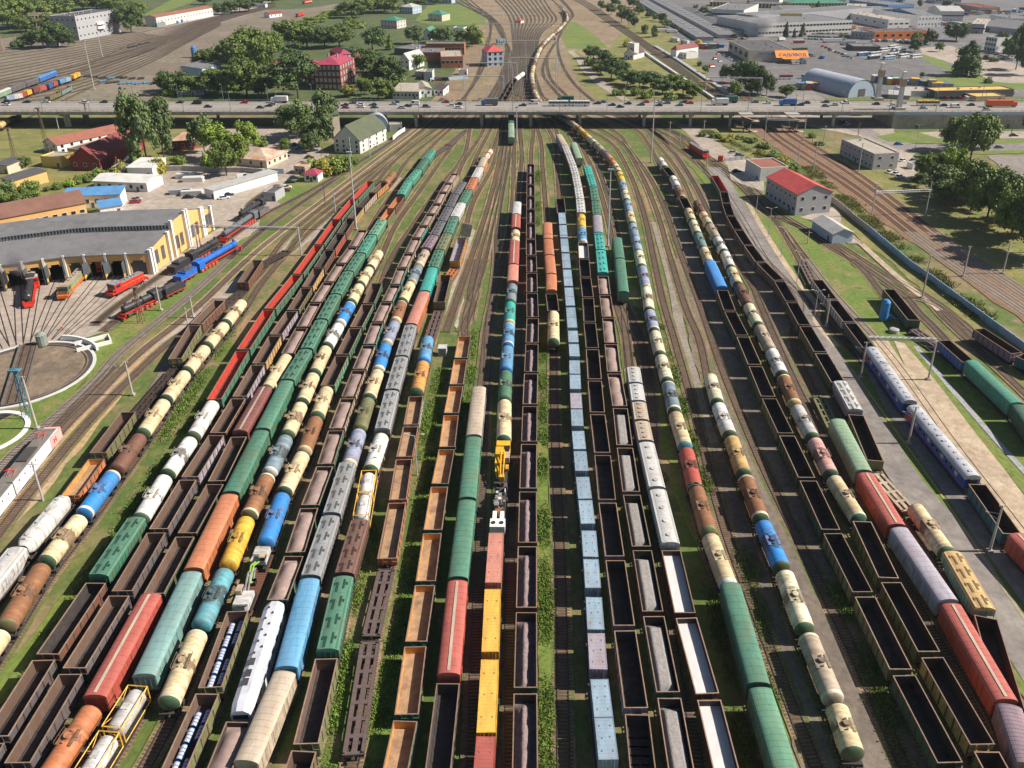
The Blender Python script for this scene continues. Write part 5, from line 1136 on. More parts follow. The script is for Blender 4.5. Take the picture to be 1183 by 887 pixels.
# arched hangar
def arch_hall(label, A, B, depth, mroof, mwall, hgt=None, name='arched_hangar'):
    a, b_ = at(*A), at(*B); L, D, rz = frame_axes(a, b_, depth); r = empty(name, (a.x, a.y, 0), rz, label, 'hangar'); n = 16; h = hgt or L/2
    pr = [(L/2 - L/2*math.cos(math.pi*i/n), h*math.sin(math.pi*i/n)) for i in range(n+1)]
    q = MB(); v = [(x, y, z) for y in (0, D) for x, z in pr]; q.add(v, [(i, i+1, n+2+i, n+1+i) for i in range(n)]); q.build('roof', mroof, r, smooth=True)
    q = MB(); q.add([(x*.98+L*.01, .3, z*.98) for x, z in pr], [tuple(range(n+1))]); q.add([(x*.98+L*.01, D-.3, z*.98) for x, z in pr], [tuple(range(n+1))[::-1]]); q.build('end_wall', mwall, r)
    q = MB(); q.box(L/2-2.5, L/2+2.5, .1, .28, 0, h*.45); q.build('gate', WM['dark'], r)
    return r
arch_hall('large silver arched hangar behind the bridge, right part', ('E6',470,668), ('E6',655,652), 46, mat('hangar_sheet',(.42,.46,.52),.45,.15), WM['blue'])
arch_hall('grey arched shelter under the bridge beside the green-roofed house', ('F4',285,478), ('F4',462,470), 20, mat('shelter_sheet',(.33,.36,.40),.6,.15), WM['blue'], 9)
BL('orange_store','low bright orange store front among the car parks','store',('E6',645,272),('E6',1006,264),('E6',645,220),'orange',rm='dark',depth=24,rows=1,cols=7,ww=3.5,wh=2.5)
BL('office_annex','grey annex joined to the left of the orange store','annex',('E6',487,262),('E6',642,272),('E6',487,214),'grey',rm='grey',depth=30,rows=1,cols=6)
BL('industrial_hall','white industrial hall with blue side wall and grey roof','hall',('E6',740,196),('E6',885,192),('E6',740,136),'white',rm='tan',depth=95,rows=1,cols=4,left=6,ww=4)
BL('industrial_hall','two-storey white hall right of the blue-sided one','hall',('E6',942,186),('E6',1100,182),('E6',942,112),'white',rm='grey',depth=110,rows=2,cols=7)
BL('industrial_hall','wide grey-roofed shed at the right edge beyond the bus park','hall',('E7',830,228),('E7',1190,270),('E7',830,186),'grey',roof='gable',rm='grey',rise=5,depth=60)
m = BL('office_building','three-storey pale office among dark trees at the right edge','office',('E7',880,378),('E7',962,392),('E7',880,272),'white',rm='grey',depth=32,rows=3,cols=4,left=4,ww=2,wh=2)
BL('bus_depot_hall','flat roofed open bus shelter hall in the bus park','hall',('E6',505,348),('E6',690,350),('E6',505,318),'dark',rm='grey',depth=22)
rr = random.Random(5)
tints = [('white','grey','white-walled'),('grey','tan','grey'),('cblue','grey','blue-walled'),('pale','lightgrey','pale'),('tan','maroon','red-roofed tan')]
spots = [(905,24,60),(975,20,40),(1025,14,50),(1085,24,45),(1130,16,40),(1165,28,50),(940,8,60),(1010,2,60),(1080,4,50),(1150,-2,50),(870,4,50),(1120,38,26),(1060,30,30),(1190,12,40),(830,-8,50),(760,-14,60),(1240,30,60),(900,-12,70),(1000,-14,70),(1100,-12,70)]
wds = ['behind the market hall','beside the yellow block','near the top edge','above the white halls','in the top right corner']
for i, (x, y, w_) in enumerate(spots):
    t = tints[i % 5]; a = at('O', x, y)
    BL('industrial_shed', f'{t[2]} shed, {ordn(i+1)} nearest the viewer of the distant industrial sheds at top right' if False else f'{t[2]} industrial shed, {ordn(i+1)} of the scattered far sheds, top right', 'shed', ('O',x,y), ('O',x+w_*.6,y+rr.uniform(-1,1)), rr.uniform(6,11), t[0], 'flat' if i % 3 else 'gable', t[1], depth=rr.uniform(35,80), rise=4, rows=1, cols=8, ww=3, group=None)
# long freight sheds and canopies beside the ramp
BL('freight_shed','brown roofed shed with ribbed white wall behind the ramp','shed',('E8',368,128),('E8',555,128),('E8',368,92),'pale',rm='tan',depth=16,rows=0)
BL('truck_canopy','long yellow-edged truck canopy behind the ramp at right','canopy',('E8',568,140),('E8',1105,128),('E8',568,92),'dark',rm='yellow',depth=12)
BL('truck_canopy','short yellow roof just behind the ramp railing','canopy',('E8',850,160),('E8',1050,155),('E8',850,130),'tan',rm='yellow',depth=12)
BL('freight_shed','small grey shed between the two stone pylons','shed',('E8',255,140),('E8',400,150),('E8',255,112),'grey',roof='gable',rm='lightgrey',rise=1.5,depth=14)
# ---- lower left
BL('white_house','white house with red-brown cross roof below the bridge','house',('F1',312,440),('F1',402,462),('F1',318,378),'white',roof='gable',rm='redbrown',ridge='y',rise=2.6,V=('F1',608,312),rows=2,cols=2,side=7)
BL('brick_store','low building with black roof between the white house and maroon barn','store',('F1',468,470),('F1',595,484),('F1',468,425),'tan',rm='dark',V=('F1',790,372),depth=None)
BL('maroon_barn','big maroon barn with mansard metal roof','barn',('F1',492,572),('F1',690,578),5.0,'dred',roof='gable',rm='maroon',ridge='y',rise=5.5,V=('F1',950,430),rows=1,cols=3)
BL('yellow_hut','bright yellow hut with orange doors beside the maroon barn','hut',('F1',292,548),('F1',426,556),4.6,'yellow',rm='tan',V=('F1',503,520))
BL('storage_shed','small peach shed with dark roof at the left edge','shed',('F1',-30,590),('F1',60,600),3.8,'cream',roof='shed',rm='dark',rise=.8,V=('F1',172,558))
BL('storage_shed','peach shed with mossy dark roof behind the orange roundhouse wing','shed',('F1',22,690),('F1',100,712),4,'peach',roof='shed',rm='dark',rise=.8,V=('F1',290,640))
BL('white_shed','long white roofed shed with lean-to beside the parking yard','shed',('F1',650,706),('F1',1012,722),3.8,'white',roof='gable',rm='white',rise=1.4,V=('F1',1098,665),rows=1,cols=5)
BL('white_shed','second white roofed shed behind the lean-to, nearer the barn','shed',('F1',880,620),('F1',1050,622),4.2,'white',roof='shed',rm='white',rise=.9,V=('F1',1115,565))
BL('garage','low grey garage adjoining the white sheds','garage',('F1',770,606),('F1',880,604),3.2,'grey',rm='grey',depth=18)
BL('blue_roof_hall','hall with a bright blue metal roof behind the roundhouse','hall',('F1',442,838),('F1',836,818),4.8,'white',roof='shed',rm='blue',rise=1.2,V=('F1',903,778),rows=1,cols=6)
BL('blue_roof_hall','smaller blue-roofed lean-to in front of the long blue roof','lean-to',('F1',695,888),('F1',845,864),3.2,'white',roof='shed',rm='blue',rise=.7,depth=7)
BL('maroon_house','dark red house with patchy rusted hipped roof under the trees','house',('F2',118,556),('F2',262,552),('F2',118,488),'dred',roof='hip',rm='rusty',rise=3,V=('F2',330,520),rows=1,cols=3)
BL('rusty_roof_house','cream house with rust-streaked hipped roof beside the parking yard','house',('F2',546,655),('F2',762,676),('F2',546,602),'cream',roof='hip',rm='rusty',rise=3.2,V=('F2',838,606),rows=1,cols=3,side=4)
BL('parking_canopy','long grey canopy with a white side wall along parked cars','canopy',('F2',342,872),('F2',402,890),3.6,'white',roof='shed',rm='lightgrey',rise=.3,V=('F2',590,698))
BL('guard_hut','tiny white hut with a maroon pyramid roof by the tracks','hut',('F2',1018,770),('F2',1110,773),3.4,'white',roof='hip',rm='magenta',rise=1.8,V=('F2',1146,745),rows=1,cols=2)
BL('guard_hut','small rusty flat-roofed hut behind the maroon-roofed one','hut',('F2',948,714),('F2',1022,720),3.2,'tan',rm='rusty',V=('F2',1058,696),rows=1,cols=2)
BL('storage_shed','grey cabin beside the parked tanker at the yard end','cabin',('F2',740,900),('F2',822,905),3.4,'grey',rm='dark',V=('F2',866,862))
m = BL('green_roof_house','pale two-storey house with a green gabled roof beside the bridge','house',('F4',45,628),('F4',240,644),('F4',45,525),'pale',roof='gable',rm='dgreen',ridge='y',rise=6.5,V=('F4',332,530),rows=3,cols=4,side=4,ww=1.1,wh=1.4,chim=0)
BL('stair_tower','tall beige stair tower behind the green-roofed house','tower',('F4',38,520),('F4',92,515),('F4',38,345),'cream',roof='hip',rm='dgreen',rise=1.5,depth=6)
BL('small_hut','long grey hut at the foot of the bridge pillars','hut',('F4',462,474),('F4',558,470),3.4,'conc',rm='tan',depth=6)
# ---- right
m = BL('notched_building','pale block with notched parapet and rusty red inner roof','workshop',('F3',475,588),('F3',576,652),('F3',475,500),'pale',rm='redbrown',V=('F3',714,612),rows=1,cols=0,ww=1,wh=2)
BL('red_roof_office','grey two-storey office with a coral red gabled roof','office',('B5',2,308),('B5',138,392),('B5',2,215),'grey',roof='gable',rm='red',ridge='x',rise=3,V=('B5',302,382),rows=2,cols=7,side=3,ww=1.2,wh=1.3)
BL('white_workshop','long pale blue shed with a whitish gabled roof, near the office','shed',('B5',214,456),('B5',306,520),('B5',214,412),'blue',roof='gable',rm='lightgrey',ridge='x',rise=1.6,V=('B5',390,508))
BL('grey_block','flat roofed grey block between the main line and street','office',('B5',342,112),('B5',490,184),('B5',342,45),'grey',rm='tan',V=('B5',590,172),rows=2,cols=8,side=2,ww=1.2,wh=1.0)
BL('small_hut','tiny white hut beside parked white cars','hut',('E8',418,628),('E8',474,624),('E8',418,594),'white',depth=4)
# ================================================================ roundhouse with turntable
TT = at('C1', 99, 204)
fr = [('B1',-330,690),('B1',-170,645),('B1',-60,615),('B1',30,599),('B1',125,585),('B1',220,571),('B1',312,558),('B1',405,552),('B1',500,548),('B1',592,545),('B1',690,541)]
FR = [at(*q) for q in fr]
bk = at('B1', 972, 332); axis = (bk - FR[-1]); Ld = axis.length
root = empty('roundhouse', (0,0,0), 0, 'curved peach coloured locomotive roundhouse with grey roofs and open doors', 'roundhouse')
ctr = Vector((FR[3].x*.5+FR[7].x*.5 - 0, 0, 0))
# radial directions turn from the end wall direction towards the left
ang_end = math.atan2(axis.y, axis.x); angs = [ang_end + R(3.3)*(len(FR)-1-i) for i in range(len(FR))]
BK = [p + Vector((math.cos(a), math.sin(a), 0))*Ld for p, a in zip(FR, angs)]
d1, d2 = .34, .40; z_e, z_m, z_t = 7.2, 9.6, 12.2
def rad(i, t, z): p = FR[i].lerp(BK[i], t); return (p.x, p.y, z)
ra = MB(); rb = MB(); cl = MB(); bw = MB(); b2w = MB()
n = len(FR)
for i in range(n-1):
    f, g = i, i+1
    ra.add([rad(f,-.012,z_e),rad(g,-.012,z_e),rad(g,d1,z_m),rad(f,d1,z_m),rad(f,-.012,z_e-.25),rad(g,-.012,z_e-.25)], [(0,1,2,3),(4,5,1,0)])
    rb.add([rad(f,d1-.012,z_t-.9),rad(g,d1-.012,z_t-.9),rad(g,.62,z_t),rad(f,.62,z_t),rad(g,1.01,z_e+.3),rad(f,1.01,z_e+.3)], [(0,1,2,3),(3,2,4,5)])
    for k in range(7):
        a, b_ = k/7+.02, (k+1)/7-.035
        P = lambda t, z: tuple(Vector(rad(f,d1,z)).lerp(Vector(rad(g,d1,z)), t))
        cl.add([P(a,z_m+.15),P(b_,z_m+.15),P(b_,z_t-1.1),P(a,z_t-1.1)], [(0,1,2,3)])
    bw.add([rad(f,d1+.004,z_m-.4),rad(g,d1+.004,z_m-.4),rad(g,d1+.004,z_t-.9),rad(f,d1+.004,z_t-.9)], [(0,1,2,3)])
    b2w.add([rad(f,.995,0),rad(g,.995,0),rad(g,.995,z_e+.3),rad(f,.995,z_e+.3)], [(1,0,3,2)])
ra.build('front_roof', RM['grey'], root); rb.build('rear_roof', RM['grey'], root); cl.build('clerestory', mat('clerestory_glass',(.05,.06,.07),.3,.2), root); bw.build('clerestory_wall', WM['white'], root); b2w.build('rear_wall', WM['peach'], root)
ew = MB(); i = n-1
ew.add([rad(i,0,-.2),rad(i,1,-.2),rad(i,1,z_e+.3),rad(i,.62,z_t),rad(i,d1,z_t-.9),rad(i,d1,z_m),rad(i,0,z_e)], [(0,1,2,3,4,5,6)])
ew.build('end_wall', WM['peach'], root)
nrm = Vector((math.sin(ang_end), -math.cos(ang_end), 0))
def on_end(name, t0, t1, z0, z1, m, th):
    q = MB(); a = FR[-1].lerp(BK[-1], t0); b_ = FR[-1].lerp(BK[-1], t1); v = []
    for z in (z0, z1): v += [(a.x, a.y, z), (b_.x, b_.y, z), (b_.x+nrm.x*th, b_.y+nrm.y*th, z), (a.x+nrm.x*th, a.y+nrm.y*th, z)]
    q.add(v, [(0,1,2,3),(7,6,5,4),(4,5,1,0),(5,6,2,1),(6,7,3,2),(7,4,0,3)]); q.build(name, m, root)
for t, zt in ((.0,8.2),(.035,8.2),(.27,9.8),(.34,12.6),(.55,13.0),(.585,13),(.80,10.6),(.83,10.4),(.965,9)): on_end('pilaster', t, t+.022, 0, zt, WM['white'], .9)
for t in (.09,.18,.40,.47,.64,.72,.87,.92): on_end('window', t, t+.045, 2.0, 6.4, mat('dirty_glass',(.10,.10,.11),.3,.3), .12)
for i in range(n-1):
    a, b_ = FR[i], FR[i+1]; x = (b_-a); L = x.length; rz = math.atan2(x.y, x.x)
    q = MB(); q.box(0, L, 0, .8, 4.9, z_e-.02); q.box(0, .9, 0, .8, 0, 4.9); q.box(L-.9, L, 0, .8, 0, 4.9); q.box(.85,1.6,0,.78,4.2,4.92); q.box(L-1.6,L-.85,0,.78,4.2,4.92)
    w_ = q.build('front_wall', WM['yellow' if False else 'peach'], root, (a.x, a.y, 0), rz)
    q = MB(); q.box(-.3,.3,-.5,0,0,z_e+.3); q.build('pilaster', WM['white'], root, (a.x, a.y, 0), rz)
    if i in (5, 6+0, 9): 
        q = MB()
        for s in (0, 1): q.box(.6+s*(L/2-.6), L/2-.05+s*(L/2-.55), .35, .5, .05, 5.6)
        if i != 5: q.build('closed_door', mat('door_slate',(.07,.08,.09),.7,.2), root, (a.x, a.y, 0), rz)
    if i not in (6, 9):
        for s in (-1, 1):
            q = MB(); q.box(0, .12, -3.4, 0, .05, 5.4); q.box(.12,.2,-3.2,-2.2,.8,1.8,1)
            q.build('open_door', [mat('door_slate',(.07,.08,.09),.7,.2), M_yel], root, tuple(a + x.normalized()*(.7 if s < 0 else L-.8)), rz + R(8*s))
q = MB(); q.v = [tuple(p) for p in FR] + [tuple(p) for p in BK]; q.f = [(i, i+1, n+i+1, n+i) for i in range(n-1)]; q.m = [0]*(n-1)
for k in range(len(q.v)): q.v[k] = (q.v[k][0], q.v[k][1], .12)
q.build('floor', mat('sooty_floor',(.05,.047,.045),.9,.3), root)
# rear wing
BL('roundhouse_wing','long peach wing with brown roof behind the roundhouse','workshop',('B1',-300,430),('B1',405,290),6.5,'peach',roof='gable',rm='brown',rise=3.0,depth=14,rows=1,cols=16,ww=1.5,wh=1.2)
# apron fan tracks
for i in range(1, n-1):
    mid = (FR[i]+FR[i+1])/2 if i+1 < n else FR[i]; d = (mid-TT).normalized()
    build_track([TT + d*17.0, mid + d*6], bal=None, sleepers=None)
# turntable: sunk round pit with a white rim, bridge across, machine cabin
PR = 15.2; NT = 64
root = empty('turntable', (TT.x, TT.y, 0), 0, 'round locomotive turntable pit with a white rim in front of the roundhouse', 'turntable')
q = MB(); c_ = lambda r, z: [(r*math.cos(2*math.pi*i/NT), r*math.sin(2*math.pi*i/NT), z) for i in range(NT)]
q.rings([c_(PR+.0,.25), c_(PR+.75,.25), c_(PR+.75,.0)][::-1]); q.rings([c_(PR-.02,.08), c_(PR,.25)][::-1]); q.build('rim', WM['pale'], root)
q = MB(); q.add(c_(PR-.02,.085), [tuple(range(NT))]); q.build('pit_floor', ground_mat('pit_floor_soil', [(.20,.15,.105),(.14,.105,.075),(.27,.20,.14)], .1,.9,.12), root)
q = MB(); q.rings([c_(PR-1.6,.10),c_(PR-1.5,.25),c_(PR-1.4,.25),c_(PR-1.3,.10)][::-1]); q.build('ring_rail', M_rail, root)
q = MB(); q.rings([c_(PR-.9,.12),c_(PR-.05,.12)][::-1]); q.build('painted_rim_shade', mat('pit_edge_shade',(.06,.05,.05),.9,.3), root)  # flat dark ring: shade inside the rim is put into its colour
q = MB(); ba = R(113.8)
q.box(-PR+.3, PR-.3, -2.2, 2.2, .35, .7)
for s in (-1, 1): q.box(-PR+.3, PR-.3, s*2.0-.15, s*2.0+.15, .7, .95)
for k in range(56): q.box(-PR+.5+k*.54, -PR+.75+k*.54, -1.4, 1.4, .7, .8, 1)
for s in (-1, 1): q.box(-PR+.3, PR-.3, s*.79-.05, s*.79+.05, .8, .95, 2)
q.build('turning_bridge', [mat('bridge_deck_boards',(.13,.105,.09),.9,.3), M_sleeper, M_rail], root, rz=ba)
q = MB(); q.tube((-PR+1.5,3.2,.3),(-PR+1.5,3.2,3.2),1.3,12); q.tube((-PR+1.5,3.2,3.2),(-PR+1.5,3.2,3.9),1.4,12,0,.5); q.build('control_cabin', mat('cabin_green',(.20,.23,.20),.7,.2), root, rz=R(-66))
wl = empty('parapet', (0,0,0), 0, 'curved white parapet wall along the far turntable rim', 'wall')
q = MB(); pts = [TT + Vector((math.cos(t), math.sin(t), 0))*(PR+1.6) for t in [R(42+i*5) for i in range(10)]]
for a, b_ in zip(pts, pts[1:]):
    d = (b_-a).normalized(); nn = Vector((-d.y, d.x, 0))*.25; v = [a-nn, b_-nn, b_+nn, a+nn]; q.add([(p.x, p.y, 0) for p in v] + [(p.x, p.y, 1.5) for p in v], [(0,1,5,4),(1,2,6,5),(2,3,7,6),(3,0,4,7),(4,5,6,7)])
q.build('wall', M_white, wl)
tri = empty('service_pit', at('H2',800,60), R(35), 'white triangular walled pit beside the turntable', 'pit')
q = MB(); q.box(-4,4,-2.2,-1.9,0,1.1); q.box(-4,4,1.9,2.2,0,1.1); q.box(3.7,4,-1.9,1.9,0,1.1); q.build('pit_wall', M_white, tri)
T2 = at('C1', -75, 480)
tr2 = empty('second_pit', (T2.x, T2.y, 0), 0, 'second round white-rimmed pit cut by the left edge', 'pit')
q = MB(); q.rings([c_(8.6,.0),c_(8.6,.3),c_(7.6,.3),c_(7.6,.06)]); q.build('rim', M_white, tr2); q = MB(); q.add(c_(7.6,.07), [tuple(range(NT))]); q.build('pit_floor', mat('pit_dark',(.03,.03,.03),.9,.2), tr2)
# ================================================================ road bridge
YN, YF, ZD = 414.2, 441.0, 8.9
XA = at('E8',300,232,ZD).x; XR = 620
br = empty('road_bridge', (0, YN, 0), 0, 'long grey concrete road bridge crossing the whole yard', 'bridge')
q = MB(); q.box(-620, XA, 0, YF-YN, ZD-.5, ZD); 
for y in (1.2, 8, 14, 20, 25.6): q.box(-620, XA, y-.5, y+.5, ZD-1.7, ZD-.5)
q.box(-620, XA, -.3, .0, ZD-1.1, ZD+.1)
q.build('deck', mat('bridge_concrete',(.30,.29,.28),.9,.2,.2,dirt=(.15,.14,.13),dirt_amt=.6,dirt_scale=.15), br)
q = MB(); q.box(-620, XR, 2.0, YF-YN-2.0, ZD+.004, ZD+.03); q.build('carriageway', mat('bridge_asphalt',(.25,.225,.205),.95,.12,.15), br)
mk = MB()
for yy in (5.6, 9.2, 17.2, 20.8):
    x = -600
    while x < XR: mk.box(x, x+3, yy-.09, yy+.09, ZD+.032, ZD+.04); x += 9
mk.box(-620, XR, 13.1, 13.25, ZD+.032, ZD+.04); mk.box(-620, XR, 13.6, 13.75, ZD+.032, ZD+.04); mk.build('lane_markings', M_white, br)
for y, nm in ((.05,'near'), (YF-YN-.15,'far')):
    q = MB(); x = -620
    q.tube((-620,y,ZD+1.1),(XR,y,ZD+1.1),.06,4); q.tube((-620,y,ZD+.6),(XR,y,ZD+.6),.04,4)
    while x < XR: q.box(x-.06,x+.06,y-.06,y+.06,ZD,ZD+1.1); x += 3
    q.build('railing', mat('railing_steel',(.25,.26,.26),.6,.2), br)
    q = MB(); q.box(-620, XR, y+(.4 if y < 5 else -1.4), y+(1.4 if y < 5 else -.4), ZD+.0, ZD+.18); q.build('pavement', G_conc, br)
pil = [('A1',105,395),('A1',330,395),('F1',660,190),('A2',245,425),('A2',465,428),('A2',630,428),('A2',795,425),('A2',1015,432),('F3',95,270),('F3',370,275),('F3',1050,260),('A1',-100,395),('A1',760,400)]
for c in pil:
    x = at(*c).x
    for yy in (4, 22):
        q = MB(); q.tube((x, yy, 0), (x, yy, ZD-2.4), .85, 12); q.box(x-1.1, x+1.1, yy-3.2, yy+3.2, ZD-2.5, ZD-1.7); q.build('pillar', WM['conc'], br)
# ramp on a retaining wall
rp = empty('ramp_wall', (XA, YN, 0), 0, 'ribbed concrete retaining wall carrying the road to the right edge', 'retaining wall')
q = MB(); q.box(0, XR-XA, 0, YF-YN, 0, ZD); x = 1.0
while x < XR-XA: q.box(x, x+.25, -.22, .0, .6, ZD-1.9); x += 1.5
q.build('wall', mat('ribbed_concrete',(.36,.34,.30),.9,.15,.3,dirt=(.2,.19,.17),dirt_amt=.6,dirt_scale=.2), rp)
q = MB(); q.box(0, XR-XA, -.35, 0, ZD-1.5, ZD+.1); q.build('coping', WM['blue'], rp)
for i, xx in enumerate((12, 30, 33, 42, 60)):
    q = MB(); q.box(xx, xx+1.6, -.3, -.23, .1, 2.4); q.build('door', WM['dark'], rp)
for i in range(8):
    q = MB(); q.box(68+i*2.3, 69.4+i*2.3, -.3, -.23, 1.8, 6.6); q.build('window', M_glass, rp)
# pylons
for lab, b0, t0 in (('pale stone pylon behind the bridge, left one of two', ('E8',180,147), (1020.5,72.5)), ('nearer stone pylon on the bridge, right one of two', ('E8',325,214), (1044.5,82.5))):
    p = at(*b0, ZD); hh = height_to((p.x, p.y, ZD), t0[1]); pt = empty('stone_pylon', p, 0, lab, 'pylon')
    q = MB(); q.tube((0,0,0),(0,0,hh*.62),1.7,4,0,1.25); q.build('shaft', WM['pale'], pt, rz=R(45))
    q = MB(); q.tube((0,0,hh*.62),(0,0,hh*.82),1.9,4,0,2.1); q.build('carved_block', WM['tan'], pt, rz=R(45))
    q = MB(); q.tube((0,0,hh*.82),(0,0,hh),1.5,4,0,1.2); q.build('cap', WM['white'], pt, rz=R(45))
    q = MB(); q.box(-2.6,2.6,-2.6,2.6,-.0,1.2); q.build('plinth', WM['conc'], pt)
# stair towers hanging from the bridge
for lab, b0 in (('left sand-coloured zigzag stair hanging from the bridge', ('F3',515,340)), ('right sand-coloured zigzag stair hanging from the bridge', ('F3',810,318))):
    g_ = at(*b0); st = empty('bridge_stairs', (g_.x, YN-7.5, 0), 0, lab, 'stairs', sc=(1.6,1.4,1))
    for k, (za, zb) in enumerate(((ZD-.2, 6.0), (6.0, 3.2), (3.2, .4))):
        q = MB(); s = 1 if k % 2 == 0 else -1; xa, xb = -2.4*s, 2.4*s
        q.add([(xa,-1+k*.0,za),(xb,-1,zb),(xb,1.2,zb),(xa,1.2,za),(xa,-1,za-.4),(xb,-1,zb-.4),(xb,1.2,zb-.4),(xa,1.2,za-.4)], [(0,1,2,3),(3,2,1,0),(4,7,6,5),(0,4,5,1),(2,6,7,3),(1,5,4,0),(3,7,6,2)])
        q.build('flight', WM['peach'] if False else wallm('sandstone',(.48,.38,.25)), st)
        q = MB(); q.box(xb-1.2, xb+1.2, -1.4, 1.6, zb-.35, zb); q.tube((xb+1.1*s,-1.4,zb+.9),(xb+1.1*s,1.6,zb+.9),.05,4)
        for y_ in (-1.4, 1.6): q.tube((xb+1.1*s,y_,zb),(xb+1.1*s,y_,zb+.9),.05,4)
        q.build('landing', wallm('sandstone',(.48,.38,.25)), st)
    q = MB(); q.box(-2.2,2.2,1.2,5.4,ZD-.4,ZD); q.build('gangway', WM['conc'], st)
    for xx in (-.9, .9):
        q = MB(); q.tube((xx,0,0),(xx*1.6,0,6),.22,8); q.build('support', WM['conc'], st)
# ================================================================ walls and fences
def wallrun(name, label, cat, pts, h, th, m, postm=None, step=3.0, world=False):
    root = empty(name, (0,0,0), 0, label, cat); q = MB(); P = [at(*p) for p in pts]; ps = MB(); k = 0
    for a, b_ in zip(P, P[1:]):
        d = (b_-a); L = d.length; d.normalize(); nn = Vector((-d.y, d.x, 0))*th/2; v = [a-nn, b_-nn, b_+nn, a+nn]
        q.add([(p.x, p.y, 0) for p in v] + [(p.x, p.y, h) for p in v], [(0,1,5,4),(1,2,6,5),(2,3,7,6),(3,0,4,7),(4,5,6,7)])
        s = 0
        while postm and s < L and k < 95:
            p = a + d*s; pb = MB(); pb.box(p.x-.12, p.x+.12, p.y-.12, p.y+.12, 0, h+.25); pb.build('post', postm, root); s += step; k += 1
    q.build('panels', m, root); return root
M_bluewall = mat('blue_sheet_wall', (.20,.33,.46), .5, .15, .5, dirt=(.15,.22,.3), dirt_amt=.5, stretch=(1,1,.2))
wallrun('sheet_fence','long light blue sheet wall curving along the main line slope','wall',[('B5',470,462),('B5',560,540),('B5',660,625),('B5',760,695),('B5',900,800),('B5',1030,897),('B5',1183,1010),('B5',1400,1170)],2.3,.25,M_bluewall,mat('white_coping',(.6,.6,.58)),4.5)
wallrun('concrete_fence','curved weathered concrete fence continuing the blue wall uphill','wall',[('B5',300,325),('B5',355,365),('B5',410,415),('B5',470,462)],2.3,.25,WM['conc'],WM['conc'],3)
wallrun('yard_fence','grey panel fence between the two parking yards','fence',[('F2',-40,700),('F2',190,692),('F2',440,706),('F2',590,704),('F2',735,715)],2.2,.2,WM['conc'],WM['conc'],3.5)
wallrun('gate_fence','pale sheet gate fence at the narrow yard exit','fence',[('F2',750,710),('F2',878,714)],2.2,.15,WM['blue'],None)
wallrun('white_fence','white panel fence slanting down from the bridge to the tracks','fence',[('F4',578,470),('F4',530,500),('F4',486,540)],2.2,.15,M_white,None)
wallrun('railing_fence','grey railing fence in front of the notched building','fence',[('F3',335,515),('F3',480,500)],1.8,.1,WM['grey'],WM['grey'],3)
wallrun('low_kerb_wall','narrow white kerb wall under the notched building','kerb',[('F3',455,580),('F3',560,655)],.5,.4,M_white,None)
wallrun('workshop_fence','pale fence around the brick workshop yard','fence',[('E3',575,555),('E3',600,548),('E3',700,548),('E3',830,536)],2.2,.15,WM['blue'],None)
wallrun('platform_edge','left pale parapet of the elevated railway beyond the bridge','parapet',[('E5',-20,330),('E5',120,430),('E5',300,550),('E5',500,682)],1.6,1.6,WM['pale'],None)
wallrun('platform_edge','right pale parapet of the elevated railway beyond the bridge','parapet',[('E5',100,320),('E5',250,410),('E5',450,545),('E5',660,678)],1.2,3.0,WM['grey'],None)
for i, q_ in enumerate([('E5',130,375),('E5',440,590),('E5',590,590)]):
    p = at(*q_); s = empty('platform_shelter', p, R(-38), ['brown platform shelter roof nearest the ticket hall','brown platform shelter on the left platform','brown platform shelter on the right platform'][i], 'shelter')
    q = MB(); q.box(-5,5,-1.6,1.6,2.9,3.1); q.build('roof', RM['redbrown'], s)
    for x_ in (-4, 0, 4): q = MB(); q.tube((x_,0,0),(x_,0,2.9),.12,6); q.build('post', M_steel, s)
wallrun('wire_fence','thin turquoise post fence below the wooded slope','fence',[('B5',560,270),('B5',640,285),('B5',760,325),('B5',900,405),('B5',1100,520),('B5',1183,560),('B5',1400,680)],.15,.1,mat('turq_post',(.12,.32,.34),.6),mat('turq_post',(.12,.32,.34),.6),3.2)
# concrete slab stacks, cistern, blue tower
for i, (c, l) in enumerate([(('F2',210,740),'upper stack of grey concrete slabs in the parking yard'),(('F2',260,765),'lower stack of grey concrete slabs in the parking yard'),(('F2',250,858),'long white stack of boxes beside the canopy wall'),(('F2',175,850),'heap of grey pipes in the parking yard')]):
    p = at(*c); s = empty('slab_stack', p, R(8), l, 'slab stack'); rr = random.Random(i)
    for k in range(5):
        q = MB(); q.box(-4+rr.uniform(-.3,.3), 4+rr.uniform(-.3,.3), -1.6, 1.6, k*.42, k*.42+.34); q.build('slab', WM['pale'] if i != 3 else WM['grey'], s)
p = at('B5', 540, 868); s = empty('blue_tank_tower', p, 0, 'upright bright blue tank beside the lone dark gondola', 'tank')
q = MB(); q.tube((0,0,.5),(0,0,5.6),1.15,20); q.tube((0,0,5.6),(0,0,6.2),1.15,20,0,.7); q.tube((0,0,6.2),(0,0,6.35),.7,20,0,.1); q.build('vessel', paint('blue'), s)
q = MB(); q.box(1.3,2.3,-.5,.5,.8,1.6); q.tube((1.2,0,1.2),(3.5,-1.5,1.2),.12,6); q.build('pump', paint('skyblue'), s)
for t in range(3): q = MB(); a = t*2.1; q.tube((math.cos(a)*.9,math.sin(a)*.9,0),(math.cos(a)*.9,math.sin(a)*.9,.6),.12,6); q.build('leg', M_steel, s)
p = at('C5', 590, 135); s = empty('cistern', p, 0, 'low grey round cistern on the grass under the catenary beam', 'cistern'); q = MB(); q.tube((0,0,0),(0,0,1.1),1.2,16); q.tube((0,0,1.1),(0,0,1.3),1.2,16,0,.5); q.build('shell', paint('lgrey'), s)
